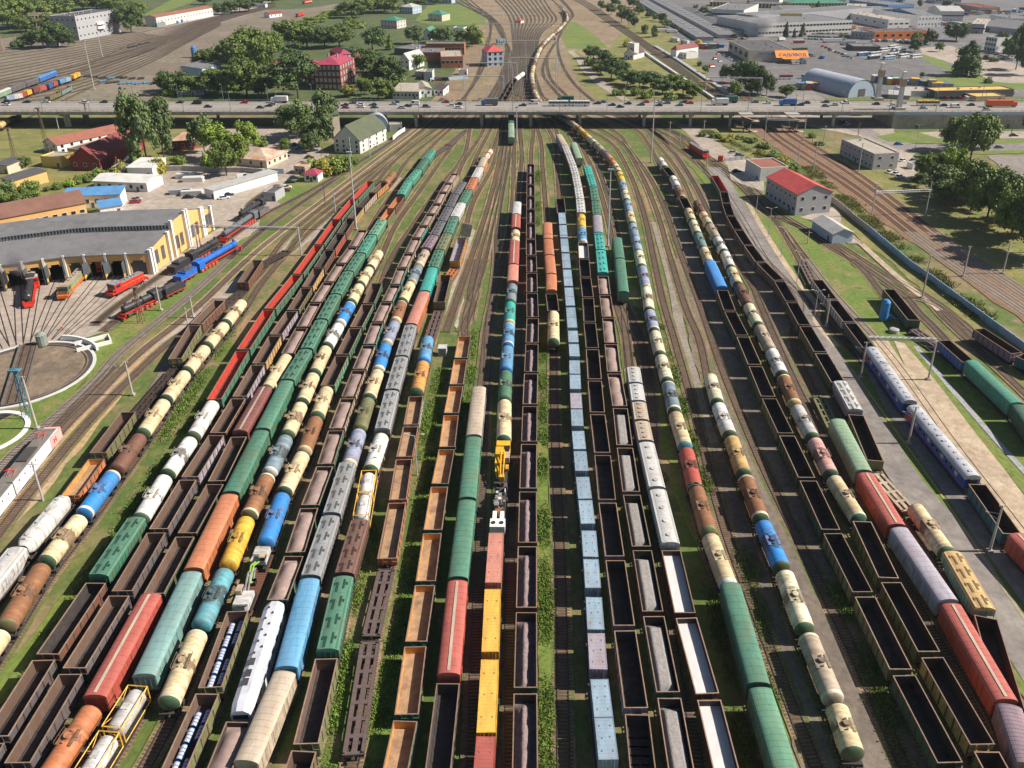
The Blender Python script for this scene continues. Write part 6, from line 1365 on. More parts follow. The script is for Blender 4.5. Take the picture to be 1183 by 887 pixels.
# ================================================================ trees and undergrowth
LEAF = {}
def leaf(n, c):
    if n in LEAF: return LEAF[n]
    m = mat('foliage_' + n, c, .7, .35, .8, rnd=.18); LEAF[n] = m; b = m.node_tree.nodes['Principled BSDF']
    b.inputs['Subsurface Weight'].default_value = 0
    return m
leaf('mid', (.12,.17,.028)); leaf('dark', (.07,.115,.026)); leaf('lime', (.19,.27,.03)); leaf('poplar', (.115,.165,.05)); leaf('yellow', (.26,.24,.03)); leaf('fir', (.018,.038,.018)); leaf('weed', (.15,.23,.035))
M_bark = mat('bark', (.09,.07,.05), .9, .3)
def crown(kind, seed, nl):
    rr = random.Random(seed); b = MB(); lobes = []
    if kind == 'broad':
        for i in range(30):
            a = rr.uniform(0, 6.28); h = rr.uniform(.28, .86); rmax = .38*math.sin(math.pi*min(1, (h-.12)/.86))**.6
            r = rmax*math.sqrt(rr.random()); lobes.append((r*1.12*math.cos(a), r*1.12*math.sin(a), h, rr.uniform(.075, .14)))
    elif kind == 'poplar':
        for i in range(15):
            h = .14 + .8*i/14; rm = .12*math.sin(math.pi*min(1,(h)/1.02))**.5; a = rr.uniform(0,6.28); lobes.append((rm*.8*math.cos(a), rm*.8*math.sin(a), h, rr.uniform(.07,.12)))
    elif kind == 'fir':
        for i in range(14):
            h = .1 + .86*i/13; w = .19*(1.02-h); 
            for k in range(3):
                a = rr.uniform(0,6.28); lobes.append((w*math.cos(a)*.8, w*math.sin(a)*.8, h, w*.55+.02))
    else:
        for i in range(11):
            a = rr.uniform(0,6.28); r = .5*math.sqrt(rr.random()); lobes.append((r*math.cos(a), r*math.sin(a), rr.uniform(.15,.6)*(1-r*.8), rr.uniform(.17,.32)))
    for x, y, z, r in lobes:                            # rough inner clump
        rg = []
        for j in range(5):
            t = math.pi*(j+.5)/5; q = []
            for i in range(7):
                a = 2*math.pi*i/7; rad_ = r*.72*(1+.3*noise.noise(Vector((x*9+math.cos(a), y*9+math.sin(a), z*9+j)))); q.append((x+rad_*math.sin(t)*math.cos(a), y+rad_*math.sin(t)*math.sin(a), z+rad_*math.cos(t)))
            rg.append(q)
        b.rings(rg[::-1])
    per = nl//len(lobes); s0 = {'broad':.024,'poplar':.020,'fir':.018,'bush':.055}[kind]
    for x, y, z, r in lobes:
        for _ in range(per):
            d = Vector((rr.gauss(0,1), rr.gauss(0,1), rr.gauss(0,1)+.15)).normalized()*r*rr.uniform(.6, 1.45); p = Vector((x, y, z)) + d
            if p.z < .02: continue
            n_ = (d.normalized() + Vector((rr.gauss(0,.5), rr.gauss(0,.5), rr.gauss(0,.5)))).normalized(); u = n_.orthogonal().normalized(); w = n_.cross(u); s = s0*rr.uniform(.6,1.5)
            k = len(b.v); b.v += [tuple(p+u*s), tuple(p+w*s*.8), tuple(p-u*s), tuple(p-w*s*.8)]; b.f.append((k,k+1,k+2,k+3)); b.m.append(0)
    return b
CROWNS = {}
def crown_mesh(kind, v, lf):
    k = (kind, v, lf)
    if k not in CROWNS:
        CROWNS[k] = crown(kind, v*31+len(kind), {'broad':3900,'poplar':1700,'fir':1500,'bush':900}[kind]).mesh('crown', LEAF[lf])
    return CROWNS[k]
def trunk_mesh(kind):
    if ('t', kind) not in CROWNS:
        b = MB(); b.tube((0,0,-.02),(0,0,.45),.022,8,0,.014)
        if kind == 'broad':
            for a in (0, 2.2, 4.1): b.tube((0,0,.3),(.16*math.cos(a),.16*math.sin(a),.6),.010,6,0,.004)
        b.tube((0,0,.45),(0,0,.85),.013,6,0,.003)
        CROWNS[('t', kind)] = b.mesh('trunk', M_bark)
    return CROWNS[('t', kind)]
TREEN = [0]
def tree(c, bx, by, ty, hw, kind='broad', lf='mid', label=None, group=None, cat='tree'):
    p = at(c, bx, by) ; h = height_to(p, px(c, bx, ty)[1]); rad_ = hw/CR[c][2]/pxm(p) * (1.13 if kind == 'broad' else 1)
    h = max(1.5, min(34, h)); TREEN[0] += 1; v = TREEN[0] % 6
    base = {'broad':.46,'poplar':.2,'fir':.2,'bush':.68}[kind]; sx = rad_/base
    nm = {'broad':'tree','poplar':'poplar_tree','fir':'conifer_tree','bush':'bush'}[kind]
    r = empty(nm, p, TREEN[0]*1.7, label, cat if kind != 'bush' else 'bush', group, sc=(sx, sx, h))
    o = bpy.data.objects.new('crown', crown_mesh(kind, v, lf)); C.objects.link(o); o.parent = r
    if kind != 'bush':
        o = bpy.data.objects.new('trunk', trunk_mesh(kind)); C.objects.link(o); o.parent = r
def grove(where, c, lst, kind='broad', lf='mid'):
    for i, t in enumerate(lst):
        k, l = (t[4] if len(t) > 4 else kind), (t[5] if len(t) > 5 else lf)
        word = {'mid':'green','dark':'dark green','lime':'lime green','poplar':'grey-green','yellow':'yellowing','fir':'blackish'}[l] + ' ' + {'broad':'leafy tree','poplar':'tall poplar','fir':'conifer','bush':'bush'}[k]
        tree(c, *t[:4], k, l, f'{word}, {ordn(i+1)} from the left {where}' if len(lst) > 1 else f'{word} {where}', f'trees {where}' if len(lst) > 1 else None)
def G_(where, c, lst, **k): grove(where, c, sorted(lst, key=lambda t: t[0]), **k)
G_('of the pair in front of the bridge', 'A1', [(505,565,288,60,'broad','poplar'),(562,545,318,48,'broad','poplar')])
G_('among the trees by the rusty-roofed houses', 'A1', [(470,575,470,32,'bush','mid'),(545,590,510,35,'bush','yellow'),(700,525,392,42,'broad','poplar'),(745,545,420,50,'broad','lime'),(800,560,440,50,'broad','lime'),(850,520,412,42,'broad','lime'),(775,600,470,45,'broad','mid'),(720,580,500,30,'bush','lime'),(410,595,540,35,'bush','yellow'),(620,560,520,22,'bush','lime'),(975,520,470,15,'broad','mid'),(900,500,470,16,'bush','mid')])
G_('beside the green-roofed house', 'A1', [(1015,475,342,62,'broad','poplar'),(1090,500,380,48,'broad','poplar'),(1130,460,305,50,'broad','poplar'),(1120,590,520,60,'bush','yellow'),(1170,590,510,45,'bush','mid'),(1060,520,450,30,'broad','dark')])
G_('of the clump above the bridge', 'A1', [(600,320,232,48,'broad','dark'),(660,325,255,42,'broad','mid'),(560,310,262,30,'broad','dark'),(580,325,290,25,'bush','lime'),(700,230,165,50,'broad','mid'),(745,320,230,55,'broad','mid'),(810,240,110,62,'broad','mid'),(845,330,195,66,'broad','mid'),(905,250,115,45,'broad','mid'),(905,330,260,42,'broad','dark'),(800,330,255,45,'broad','mid'),(868,210,85,62,'broad','mid'),(780,190,150,40,'broad','dark')])
G_('around the dark red brick block', 'A1', [(1020,335,172,76,'broad','dark'),(985,165,58,48,'broad','mid'),(1050,165,85,58,'broad','mid'),(1110,165,90,55,'broad','dark'),(1160,160,85,50,'broad','mid'),(930,200,100,38,'broad','mid'),(1005,210,140,35,'broad','dark')])
G_('in the bright lime row', 'A1', [(1030,95,65,28,'broad','lime'),(1062,85,55,28,'broad','lime'),(1095,75,45,26,'broad','lime'),(1125,62,35,26,'broad','lime'),(1155,52,28,26,'broad','lime'),(1185,42,20,26,'broad','lime'),(1215,32,10,26,'broad','lime')])
G_('in the top left wood', 'A1', [(-10,95,-5,45),(30,100,5,48),(75,95,-10,50),(120,85,-10,45),(165,60,-15,50),(205,55,-15,45),(50,60,-40,50),(120,40,-40,50),(240,40,-25,40),(285,35,-25,50),(330,30,-20,45),(375,35,-20,40),(425,25,-30,40),(110,165,108,32,'broad','dark'),(150,165,92,40,'broad','dark'),(200,160,72,42,'broad','dark'),(235,160,100,25,'broad','dark'),(450,112,10,42,'broad','dark'),(475,60,0,30),(180,110,40,40),(90,110,50,40),(60,160,120,25,'bush','dark')], lf='mid')
G_('along the top beside the dirt track', 'A1', [(760,50,5,26,'broad','dark'),(790,48,0,28,'broad','dark'),(820,42,-10,30,'broad','dark'),(850,40,-12,26,'broad','dark'),(880,20,-20,26,'broad','dark'),(700,15,-20,24,'broad','dark'),(930,12,-20,26,'broad','mid')])
G_('around the villas at top centre', 'A2', [(20,60,0,45),(60,50,-10,40),(95,45,-15,42),(130,40,-15,40),(160,45,-10,30),(230,25,-15,30),(15,110,60,30),(-10,130,70,40),(40,95,60,28,'bush','lime'),(300,15,-15,26),(255,22,-20,20)])
G_('between the two brick buildings', 'A2', [(90,175,88,48,'broad','dark'),(60,250,150,40,'broad','dark'),(110,290,178,58,'broad','dark'),(160,290,205,48,'broad','dark'),(150,170,115,16,'fir','mid'),(110,340,268,42,'broad','mid'),(65,325,265,30,'broad','mid'),(140,340,275,28,'broad','mid'),(12,330,285,28,'broad','yellow'),(250,232,183,28,'broad','mid'),(235,150,85,32,'broad','poplar'),(335,148,85,34,'broad','poplar'),(300,145,95,20,'broad','poplar'),(395,160,100,24,'broad','mid'),(430,160,85,32,'broad','mid'),(445,150,95,24,'bush','lime'),(185,300,250,26,'bush','mid')])
G_('in the thicket by the loop path', 'A2', [(845,200,152,32,'broad','dark'),(880,240,168,38,'broad','dark'),(905,275,190,42,'broad','dark'),(870,255,200,32,'broad','mid'),(935,270,205,32,'broad','dark'),(960,290,235,34,'broad','mid'),(985,325,285,24,'bush','mid'),(1000,300,240,36,'broad','dark'),(1040,300,240,40,'broad','dark'),(1080,320,262,38,'broad','dark'),(1120,300,250,38,'broad','mid'),(1150,325,270,36,'broad','mid'),(830,225,180,24,'bush','mid'),(930,325,290,26,'bush','mid'),(1030,335,290,28,'bush','mid'),(1110,340,300,30,'bush','mid'),(1185,335,280,30,'broad','mid'),(960,160,120,18,'bush','yellow')])
G_('beside the garage lane', 'A2', [(870,35,0,14),(905,50,8,20),(940,75,15,22),(965,88,25,18),(985,95,55,14),(1020,112,82,12),(1053,128,85,11),(1000,50,15,18),(1035,60,38,14),(1080,75,42,14),(1098,92,65,14),(920,20,-15,18),(980,25,-10,20)], lf='dark')
G_('around the beige box store', 'E5', [(650,570,420,60,'broad','dark'),(720,620,400,72,'broad','dark'),(800,640,440,68,'broad','dark'),(860,650,500,50,'broad','dark'),(760,650,520,60,'broad','dark'),(560,560,430,30,'broad','mid'),(640,660,540,50,'broad','mid'),(995,665,575,58,'broad','mid'),(445,500,440,26,'broad','mid'),(400,450,400,22,'bush','mid'),(30,230,165,20,'fir','mid'),(100,250,172,20,'fir','mid'),(640,268,228,28,'broad','dark'),(722,268,222,24,'broad','dark'),(990,255,145,22,'fir','fir'),(1048,258,190,14,'fir','fir'),(1105,250,155,26,'fir','dark'),(165,185,130,40,'broad','mid'),(100,140,90,22),(50,120,85,20),(5,90,45,18),(260,215,180,16),(375,75,25,18),(440,105,40,34,'broad','mid'),(500,110,60,28),(730,60,0,25,'fir','dark')])
G_('around the bus park and far lots', 'E6', [(465,135,90,18,'broad','dark'),(500,140,95,22,'broad','dark'),(545,140,95,24,'broad','dark'),(440,248,220,30,'bush','dark'),(262,75,5,24,'fir','dark'),(925,355,255,44,'broad','dark'),(920,300,215,24,'broad','mid'),(960,270,215,20,'broad','mid'),(1005,300,190,24,'fir','mid'),(1030,305,200,38,'broad','dark'),(1092,352,285,28,'broad','mid'),(975,530,488,18,'broad','mid'),(820,50,-10,24,'broad','dark'),(955,55,-5,18,'broad','dark'),(1140,60,-5,30,'broad','dark'),(770,540,505,16,'bush','mid')])
G_('of the dark trees on the far right', 'E7', [(675,305,150,80,'broad','dark'),(750,565,300,98,'fir','dark'),(735,565,330,80,'broad','dark'),(780,540,380,50,'broad','dark'),(915,620,545,34,'bush','mid'),(525,630,590,15,'bush','mid'),(1010,380,230,55,'broad','dark'),(1060,440,250,60,'broad','dark'),(1120,520,190,75,'broad','dark'),(1160,400,175,60,'broad','dark'),(920,235,180,44,'bush','dark'),(980,230,195,28,'bush','dark'),(900,440,390,26,'bush','yellow'),(955,460,405,35,'bush','mid'),(800,240,190,55,'bush','dark'),(1190,560,300,70,'broad','dark'),(1000,320,245,30,'broad','dark')])
G_('right of the street below the ramp', 'E8', [(815,555,220,120,'broad','mid'),(905,480,225,90,'broad','mid'),(700,500,255,90,'broad','mid')])
G_('in the wood at the right edge', 'B5', [(735,232,108,50,'broad','mid'),(800,290,150,62,'broad','dark'),(700,258,195,36,'broad','dark'),(850,230,62,62,'broad','lime'),(870,330,180,80,'broad','mid'),(940,370,135,84,'broad','mid'),(1010,420,165,88,'broad','mid'),(1075,440,185,76,'broad','mid'),(1120,500,220,82,'broad','mid'),(1180,480,250,80,'broad','mid'),(960,300,150,70,'broad','lime'),(1060,330,175,70,'broad','mid'),(1230,560,260,90,'broad','dark'),(1300,600,280,110,'broad','dark'),(800,340,230,50,'broad','dark'),(1240,420,260,90,'broad','dark')])
G_('at the left edge near the sheds', 'B1', [(10,245,100,66,'broad','poplar'),(95,240,150,62,'broad','mid'),(150,225,112,48,'broad','mid'),(50,250,170,50,'broad','mid'),(-50,260,110,70,'broad','poplar'),(215,160,130,20,'bush','mid'),(260,150,105,30,'bush','mid'),(310,140,95,34,'bush','lime'),(350,125,80,34,'bush','mid'),(400,115,65,40,'bush','mid'),(440,90,50,40,'bush','lime'),(500,90,48,38,'bush','mid'),(560,70,25,34,'bush','yellow'),(120,60,0,24,'broad','mid')])
G_('on the grass beside the maroon-roofed hut', 'B2', [(505,200,100,62,'bush','yellow'),(560,175,92,46,'bush','mid'),(450,170,110,36,'bush','lime'),(635,155,118,18,'bush','mid'),(320,92,40,20,'broad','mid'),(215,70,30,20,'broad','mid')])
G_('on the slope by the stair towers', 'F3', [(190,340,290,40,'bush','mid'),(280,350,300,50,'bush','mid'),(350,370,310,60,'bush','yellow'),(440,360,325,45,'bush','mid'),(520,380,330,60,'bush','mid'),(600,420,365,60,'bush','mid'),(660,480,420,60,'bush','mid'),(740,520,460,60,'bush','yellow'),(580,460,410,50,'bush','yellow'),(800,560,510,50,'bush','mid'),(930,350,300,30,'bush','mid'),(990,400,360,40,'bush','mid')])
# ---- ground cover
def weeds(label, regions, n, m, size, seed):
    rr = random.Random(seed); b = MB()
    for c, pts, wgt in regions:
        P = [at(c, *p) for p in pts]; segs = []
        for k in range(int(n*wgt)):
            t = rr.random()*(len(P)-1); i = int(t); p = P[i].lerp(P[i+1], t-i); w = size[2]
            clump = noise.noise(Vector((p.x*.15+seed, p.y*.15, 0)))
            if clump < rr.uniform(-.35, .2): continue
            p = p + Vector((rr.gauss(0, w*.5), rr.gauss(0, 1), 0)); h = rr.uniform(*size[:2])*(1+clump)
            for q in range(4):
                a = rr.uniform(0, 6.28); d = Vector((math.cos(a), math.sin(a), 0)); e = Vector((-d.y, d.x, 0))*.11*(h+.35); o = p + Vector((rr.gauss(0,.25), rr.gauss(0,.25), 0)); tip = o + d*h*.55 + Vector((0,0,h+.1))
                s = len(b.v); b.v += [tuple(o-e*.5), tuple(o+e*.5), tuple(tip+e), tuple(tip-e)]; b.f.append((s,s+1,s+2,s+3)); b.m.append(0)
    b.build('weeds', m, kind='stuff')
weeds('', [('D3',[(632,1000),(628,560),(622,200),(612,-80)],.8),('C3',[(700,640),(700,400),(698,240),(695,200)],.5)], 6500, LEAF['weed'], (.05,.28,1.3), 1)
weeds('', [('D3',[(60,1000),(110,700),(180,400),(225,150),(270,-100)],.8),('C3',[(150,700),(200,480),(240,300)],.5),('C3',[(340,500),(370,330),(385,120)],.4),('D2',[(470,1000),(520,600),(570,330),(620,120)],.6)], 5200, LEAF['weed'], (.06,.32,1.5), 2)
weeds('', [('D1',[(10,760),(200,440),(400,110),(520,-60),(640,-260)],.9),('C2',[(-60,640),(60,440),(150,300),(300,60)],.5),('D5',[(190,250),(300,480),(400,760),(460,960)],.8),('D4',[(610,240),(640,480),(690,750),(740,980)],.7),('D4',[(800,700),(760,420),(700,200)],.3)], 5000, LEAF['weed'], (.05,.3,1.8), 3)
weeds('', [('B3',[(640,560),(640,800),(650,960)],.4),('B3',[(470,620),(478,420),(480,240)],.5),('C4',[(250,100),(330,400),(400,640),(470,860)],.6),('C4',[(120,520),(180,640),(260,820)],.4),('B4',[(300,450),(250,330),(390,560),(480,700)],.5)], 4200, LEAF['weed'], (.05,.3,1.4), 4)
weeds('', [('B5',[(200,170),(300,262),(420,365),(560,485),(700,605),(860,745),(1000,860)],1.9),('F3',[(200,300),(420,400),(700,540),(900,640)],.8)], 5200, mat('dry_grass',(.20,.21,.06),.9,.4), (.2,.6,3), 5)
# ================================================================ special rolling stock
def wheels(b, ys, r=.47, m=1, x=.78):
    for y in ys:
        for s in (-1, 1): b.tube((s*x, y, r), (s*(x+.14), y, r), r, 14, m)
        b.tube((-x, y, r), (x, y, r), .08, 6, m)
def coach(L=23.6):
    h = L/2; w = 1.5; z0, z1 = 1.05, 3.35; P = []
    b = MB(); b.box(-w, w, -h, h, z0, z1)
    for s in (-1, 1):
        for i in range(22): y = -h+.4+i*(L-.8)/21; b.box(*sorted((s*w, s*(w+.02))), y-.03, y+.03, z0, 1.75)
    P.append(('body', b.mesh('body', mat('coach_blue',(.025,.09,.34),.4,.12,.4)), []))
    N = 12; prof = [(-(w+.04)*math.cos(math.pi*i/N), z1 + .95*math.sin(math.pi*i/N)**.8) for i in range(N+1)]
    r = MB(); r.prism((prof + [(w+.04,z1-.05),(-w-.04,z1-.05)])[::-1], -h-.02, h+.02)
    for i in range(40):
        y = -h + .5 + i*(L-1)/39; v = [(x, z+.025) for x, z in prof[2:-2]]; r.prism((v + [(x, z-.05) for x, z in v[::-1]])[::-1], y-.04, y+.04)
    rr = random.Random(3); vs = []
    for k in range(12):
        g = MB(); y = -h+1.2+k*1.9; g.box(-.25+rr.uniform(-.3,.3),.25,y-.25,y+.25,z1+.85,z1+1.08)
        vs.append(('roof_vent', g.mesh('roof_vent', paint('lgrey'))))
    P.append(('roof', r.mesh('roof', mat('coach_roof',(.44,.45,.50),.55,.14,.5,dirt=(.25,.26,.3),dirt_amt=.5)), vs))
    for s in (-1, 1):
        g = MB(); g.box(*sorted((s*(w+.02), s*(w+.03))), -h+.1, h-.1, 1.62, 1.74); P.append(('waist_stripe', g.mesh('waist_stripe', mat('stripe_pink',(.55,.05,.16),.5,.1)), []))
        g = MB(); x = s*(w+.032); g.add([(x,-h+.4,1.3),(x,-h+1.5,1.3),(x,-h+3.1,3.2),(x,-h+1.6,3.2)] if s > 0 else [(x,h-.4,1.3),(x,h-1.5,1.3),(x,h-3.1,3.2),(x,h-1.6,3.2)], [(0,1,2,3)]); g.add([(q[0]-s*.001, q[1], q[2]) for q in g.v[:4]], [(3,2,1,0)]); P.append(('red_flash', g.mesh('red_flash', M_redp), []))
        for i in range(11):
            y = -h + 2.9 + i*1.78; g = MB(); g.box(*sorted((s*w, s*(w+.035))), y-.55, y+.55, 2.05, 2.95); q = MB(); q.box(*sorted((s*(w+.036), s*(w+.045))), y-.47, y+.47, 2.12, 2.88)
            P.append(('window', g.mesh('window', mat('window_frame_grey',(.3,.33,.4),.5,.1)), [('pane', q.mesh('pane', M_glass if i % 3 else mat('blind',(.5,.42,.3),.6,.1)))]))
        for y in (-h+.9, h-.9):
            g = MB(); g.box(*sorted((s*w, s*(w+.03))), y-.4, y+.4, 1.1, 3.1); P.append(('door', g.mesh('door', mat('coach_door',(.02,.07,.27),.4,.1)), []))
        g = MB(); g.box(-.75,.75,*sorted((s*h, s*(h+.4))),1.1,3.5); P.append(('gangway', g.mesh('gangway', M_black), []))
    f = MB(); f.box(-1.2,1.2,-h+.2,h-.2,.85,1.04); f.box(-1.1,1.1,-3,3,.4,.84); f.box(-1.2,-.5,4,6,.4,.84); P.append(('underframe', f.mesh('underframe', M_frame), []))
    return P + bogies(8.5)
def put_at(proto, key, name, label, cat, zc=RAILZ):
    if key not in SPEC: print('missing', key); return
    c, ang, l, ph, n = SPEC[key]; return put(proto, (c.x, c.y, zc), ang, name, label, cat)
CO = coach()
put_at(CO, 'coach1', 'passenger_coach', 'nearer blue sleeping coach with grey roof and red flash beside the platform', 'passenger coach')
put_at(CO, 'coach2', 'passenger_coach', 'farther blue sleeping coach with grey roof, between the other coach and a gondola', 'passenger coach')
# silver locomotive
def silver(L):
    h = L/2; w = 1.5; P = []
    pr = [(-w,.95),(w,.95),(w,3.3),(w*.86,4.0),(.55,4.45),(-.55,4.45),(-w*.86,4.0),(-w,3.3)]
    b = MB(); rs = []
    for y, s, dz in ((-h,.86,-.35),(-h+1.2,1,0),(h-1.2,1,0),(h,.86,-.35)): rs.append([(x*s, y, z + (dz if z > 3.5 else 0)) for x, z in pr])
    b.rings([r[::-1] for r in rs][::1]); b.add(rs[0], [tuple(range(8))]); b.add(rs[-1], [tuple(range(8))[::-1]])
    P.append(('body', b.mesh('body', mat('silver_shell',(.55,.56,.62),.42,.12,.5,dirt=(.3,.3,.32),dirt_amt=.5)), []))
    dk = mat('grille_black',(.05,.05,.055),.6,.2)
    for y in (-h*.55, -h*.4, -h*.2):
        g = MB(); g.box(-.75,.05,y-.6,y+.5,4.4,4.56); P.append(('roof_grille', g.mesh('roof_grille', dk), []))
    for k in range(9):
        g = MB(); y = -h*.05 + k*h*.11; g.tube((.4 if k % 2 else -.4,y,4.35),(.4 if k % 2 else -.4,y,4.62),.16,8); P.append(('roof_vent', g.mesh('roof_vent', dk), []))
    for s in (-1, 1):
        for i in range(int(L/2.2)):
            g = MB(); y = -h+1.6+i*2.2; g.box(*sorted((s*w, s*(w+.02))), y-.5,y+.5,2.4,3.1); P.append(('window', g.mesh('window', M_glass), []))
        g = MB(); g.box(-1.0,1.0,*sorted((s*(h-.06), s*(h+.03))),2.6,3.4); P.append(('windscreen', g.mesh('windscreen', M_glass), []))
    f = MB(); f.box(-1.2,1.2,-h+.3,h-.3,.6,.94); P.append(('underframe', f.mesh('underframe', M_frame), [])); return P + bogies(h-3)
c, ang, l, ph, n = SPEC['silverloco']; put(silver(l-1), (c.x, c.y, RAILZ), ang, 'locomotive', 'long silver grey locomotive with black roof grilles behind a sand gondola', 'locomotive')
# excavators on a flat wagon
def excavator(body, boom, label, loc, ang, s=1.0, flip=1):
    r = empty('excavator', loc, ang, label, 'excavator', sc=(s, s, s))
    for q in (-1, 1):
        b = MB(); b.prism([(q*1.05-.25,0),(q*1.05+.25,0),(q*1.05+.25,.8),(q*1.05-.25,.8)], -1.8, 1.8); b.build('track', M_black, r)
    b = MB(); b.tube((0,0,.7),(0,0,1.0),.6,12); b.box(-1.3,1.3,-2.2,1.1,1.0,1.9); b.rings([[(x*1.3,-2.2+y*.0-(.35 if abs(x)<.9 else 0)*k,z) for x in (-1,-.6,.6,1)] for k, z in ((1,1.0),(1,2.0))]) ; b.box(-1.2,1.2,-2.1,-.2,1.9,2.2); b.build('house', body, r)
    b = MB(); b.box(-1.3,-.35,-.1,1.4,1.9,3.0); cb = b.build('cab', paint('tan'), r); b = MB(); b.box(-1.31,-.34,.3,1.41,2.2,2.8); b.build('cab_glass', M_glass, cb)
    b = MB(); 
    for q in (-.28, .28): b.tube((q,.9,1.7),(q*.8,3.6,3.3),.16,6); b.tube((q*.8,3.6,3.3),(q*.6,6.0,1.9),.14,6)
    b.tube((0,1.2,1.6),(0,3.2,2.8),.1,6); b.build('boom', boom, r)
    b = MB(); b.tube((0,6.0,1.9),(0,4.6,.7),.16,6); b.tube((.1,5.0,2.6),(.1,5.9,1.5),.08,6); b.build('arm', boom, r)
    b = MB(); b.prism([(-.5,.1),(.5,.1),(.5,.9),(-.5,.9)], 3.9, 4.7); b.build('bucket', M_frame, r)
c, ang, l, ph, n = SPEC['excavator']
put(flat('brown', min(18, l-.9), 'deck'), (c.x, c.y, RAILZ), ang, 'flat_wagon', 'brown deck wagon carrying the two grey excavators', 'flat wagon')
d = Vector((-math.sin(ang), math.cos(ang)))
p = c - d*l*.30; excavator(paint('lgrey'), paint('grey'), 'nearer grey excavator with long boom on the deck wagon', (p.x, p.y, RAILZ+1.3), ang, .95)
p = c + d*l*.30; excavator(paint('lgrey'), mat('boom_lime',(.25,.42,.06),.5,.2), 'farther grey excavator with lime green boom parts on the deck wagon', (p.x, p.y, RAILZ+1.3), ang + math.pi, .95)
# rail crane and track machine
c, ang, l, ph, n = SPEC['railcrane']; r = empty('rail_crane', (c.x, c.y, RAILZ), ang, 'bright yellow rail crane with its jib lowered along the train', 'rail crane')
h = l/2-.6; ym = mat('crane_yellow',(.78,.42,.02),.5,.12,.6,dirt=(.3,.2,.06),dirt_amt=.5)
b = MB(); b.box(-1.4,1.4,-h,h,1.0,1.3); b.build('deck', M_frame, r)
b = MB(); b.box(-1.45,.3,h-4.2,h-.3,1.5,3.4); b.box(-1.35,1.35,h-1.8,h-.2,1.5,3.7); b.box(.25,1.3,h-4.6,h-1.8,1.5,2.8,1); b.box(-1.45,-.5,h-6,h-4.2,1.4,2.6); b.build('machine_house', [ym, paint('tan')], r)
b = MB(); b.box(.35,1.2,h-2.6,h-1.5,2.9,3.6); b.build('cab', M_glass, r)
b = MB()
for s in (-1, 1): b.tube((s*.35,h-3.5,3.5),(s*.25,-h+.6,2.3),.12,6); b.tube((s*.35,h-3.5,2.9),(s*.25,-h+.6,2.0),.08,6)
for k in range(9): y = h-4-k*(2*h-5)/9; b.tube((-.33,y,3.2-k*.1),(.33,y-.5,3.2-k*.1),.05,4)
b.build('jib', ym, r); b = MB(); b.box(-.5,.5,-h+.5,-h+1.3,1.5,2.4); b.box(-1.3,-.6,h-8,h-6.3,1.3,2.2); b.box(.6,1.2,h-7,h-5.6,1.3,2.0); b.build('hook_block', ym, r)
for q in shifted and (-h+2, h-2): 
    o = bpy.data.objects.new('bogie', shifted(bogie_mesh(), q, 'bogie', [M_frame, M_wheel])); C.objects.link(o); o.parent = r
c, ang, l, ph, n = SPEC['machinery']; r = empty('track_machine', (c.x, c.y, RAILZ), ang, 'grey and white track machine between the yellow crane and the salmon container', 'track machine')
h = l/2-.5; b = MB(); b.box(-1.4,1.4,-h,h,1.0,1.3); b.build('deck', M_frame, r); rr = random.Random(11)
b = MB(); b.box(-1.3,1.3,-h+1.5,-h+3.6,1.3,3.0); b.box(-1.0,-.3,-h+3.6,-h+6,1.5,2.6); b.box(.3,1.0,-h+3.6,-h+6,1.5,2.6); b.build('cab', M_white, r)
for s in (-1, 1): b = MB(); b.tube((s*.7,-h+2.5,3.0),(s*.7,-h+2.5,3.15),.35,12); b.build('roof_fan', M_black, r)
for k in range(16):
    b = MB(); x, y = rr.uniform(-.9,.9), rr.uniform(-h+6, h-1); s = rr.uniform(.25,.6); b.box(x-s*.6,x+s*.6,y-s,y+s,1.3,rr.uniform(1.8,3.0)); b.tube((x,y-s,2.2),(rr.uniform(-1,1),y+2*s,rr.uniform(1.8,2.8)),.1,6); b.build('machinery', [paint('lgrey'), paint('grey'), paint('dgrey'), paint('rust')][k % 4], r)
for q in (-h+2, h-2):
    o = bpy.data.objects.new('bogie', shifted(bogie_mesh(), q, 'bogie', [M_frame, M_wheel])); C.objects.link(o); o.parent = r
# blue barrels in the two gondolas of the excavator row
def along(c1, c2, z=RAILZ, zp=0):
    a, b_ = at(*c1, zp), at(*c2, zp); m = (a+b_)/2; d = b_-a; return Vector((m.x, m.y, z)), math.atan2(d.y, d.x)-math.pi/2, d.length
bar = MB(); bar.tube((0,-.95,0),(0,.95,0),.42,14); 
for y in (-.95,-.45,0,.45,.95): bar.tube((0,y-.04,0),(0,y+.04,0),.45,14,1)
BARM = bar.mesh('drum', [mat('drum_silver',(.42,.46,.55),.35,.12), mat('drum_blue',(.04,.12,.35),.4,.1)])
for gi, (c1, c2) in enumerate(((('D2',-50,1010),('D2',110,645)), (('D2',110,645),('D2',205,388)))):
    m, a, L = along(c1, c2, 0, 3.6); d = Vector((-math.sin(a), math.cos(a), 0)); q = Vector((d.y, -d.x, 0)); n = 0
    for col in (-1, 1):
        for k in range(5):
            if k == 2 and col == 1: continue
            n += 1; p = m + q*col*.62 + d*((k-2)*2.25 + (.4 if col > 0 else 0)); o = bpy.data.objects.new('steel_drum', BARM); C.objects.link(o); o.location = (p.x, p.y, RAILZ+1.72); o.rotation_euler = (0, 0, a)
            tag(o, f'blue-banded silver drum, {ordn(n)} inside the {["nearer","farther"][gi]} drum-loaded gondola', 'drum', 'silver drums lying in open gondolas')
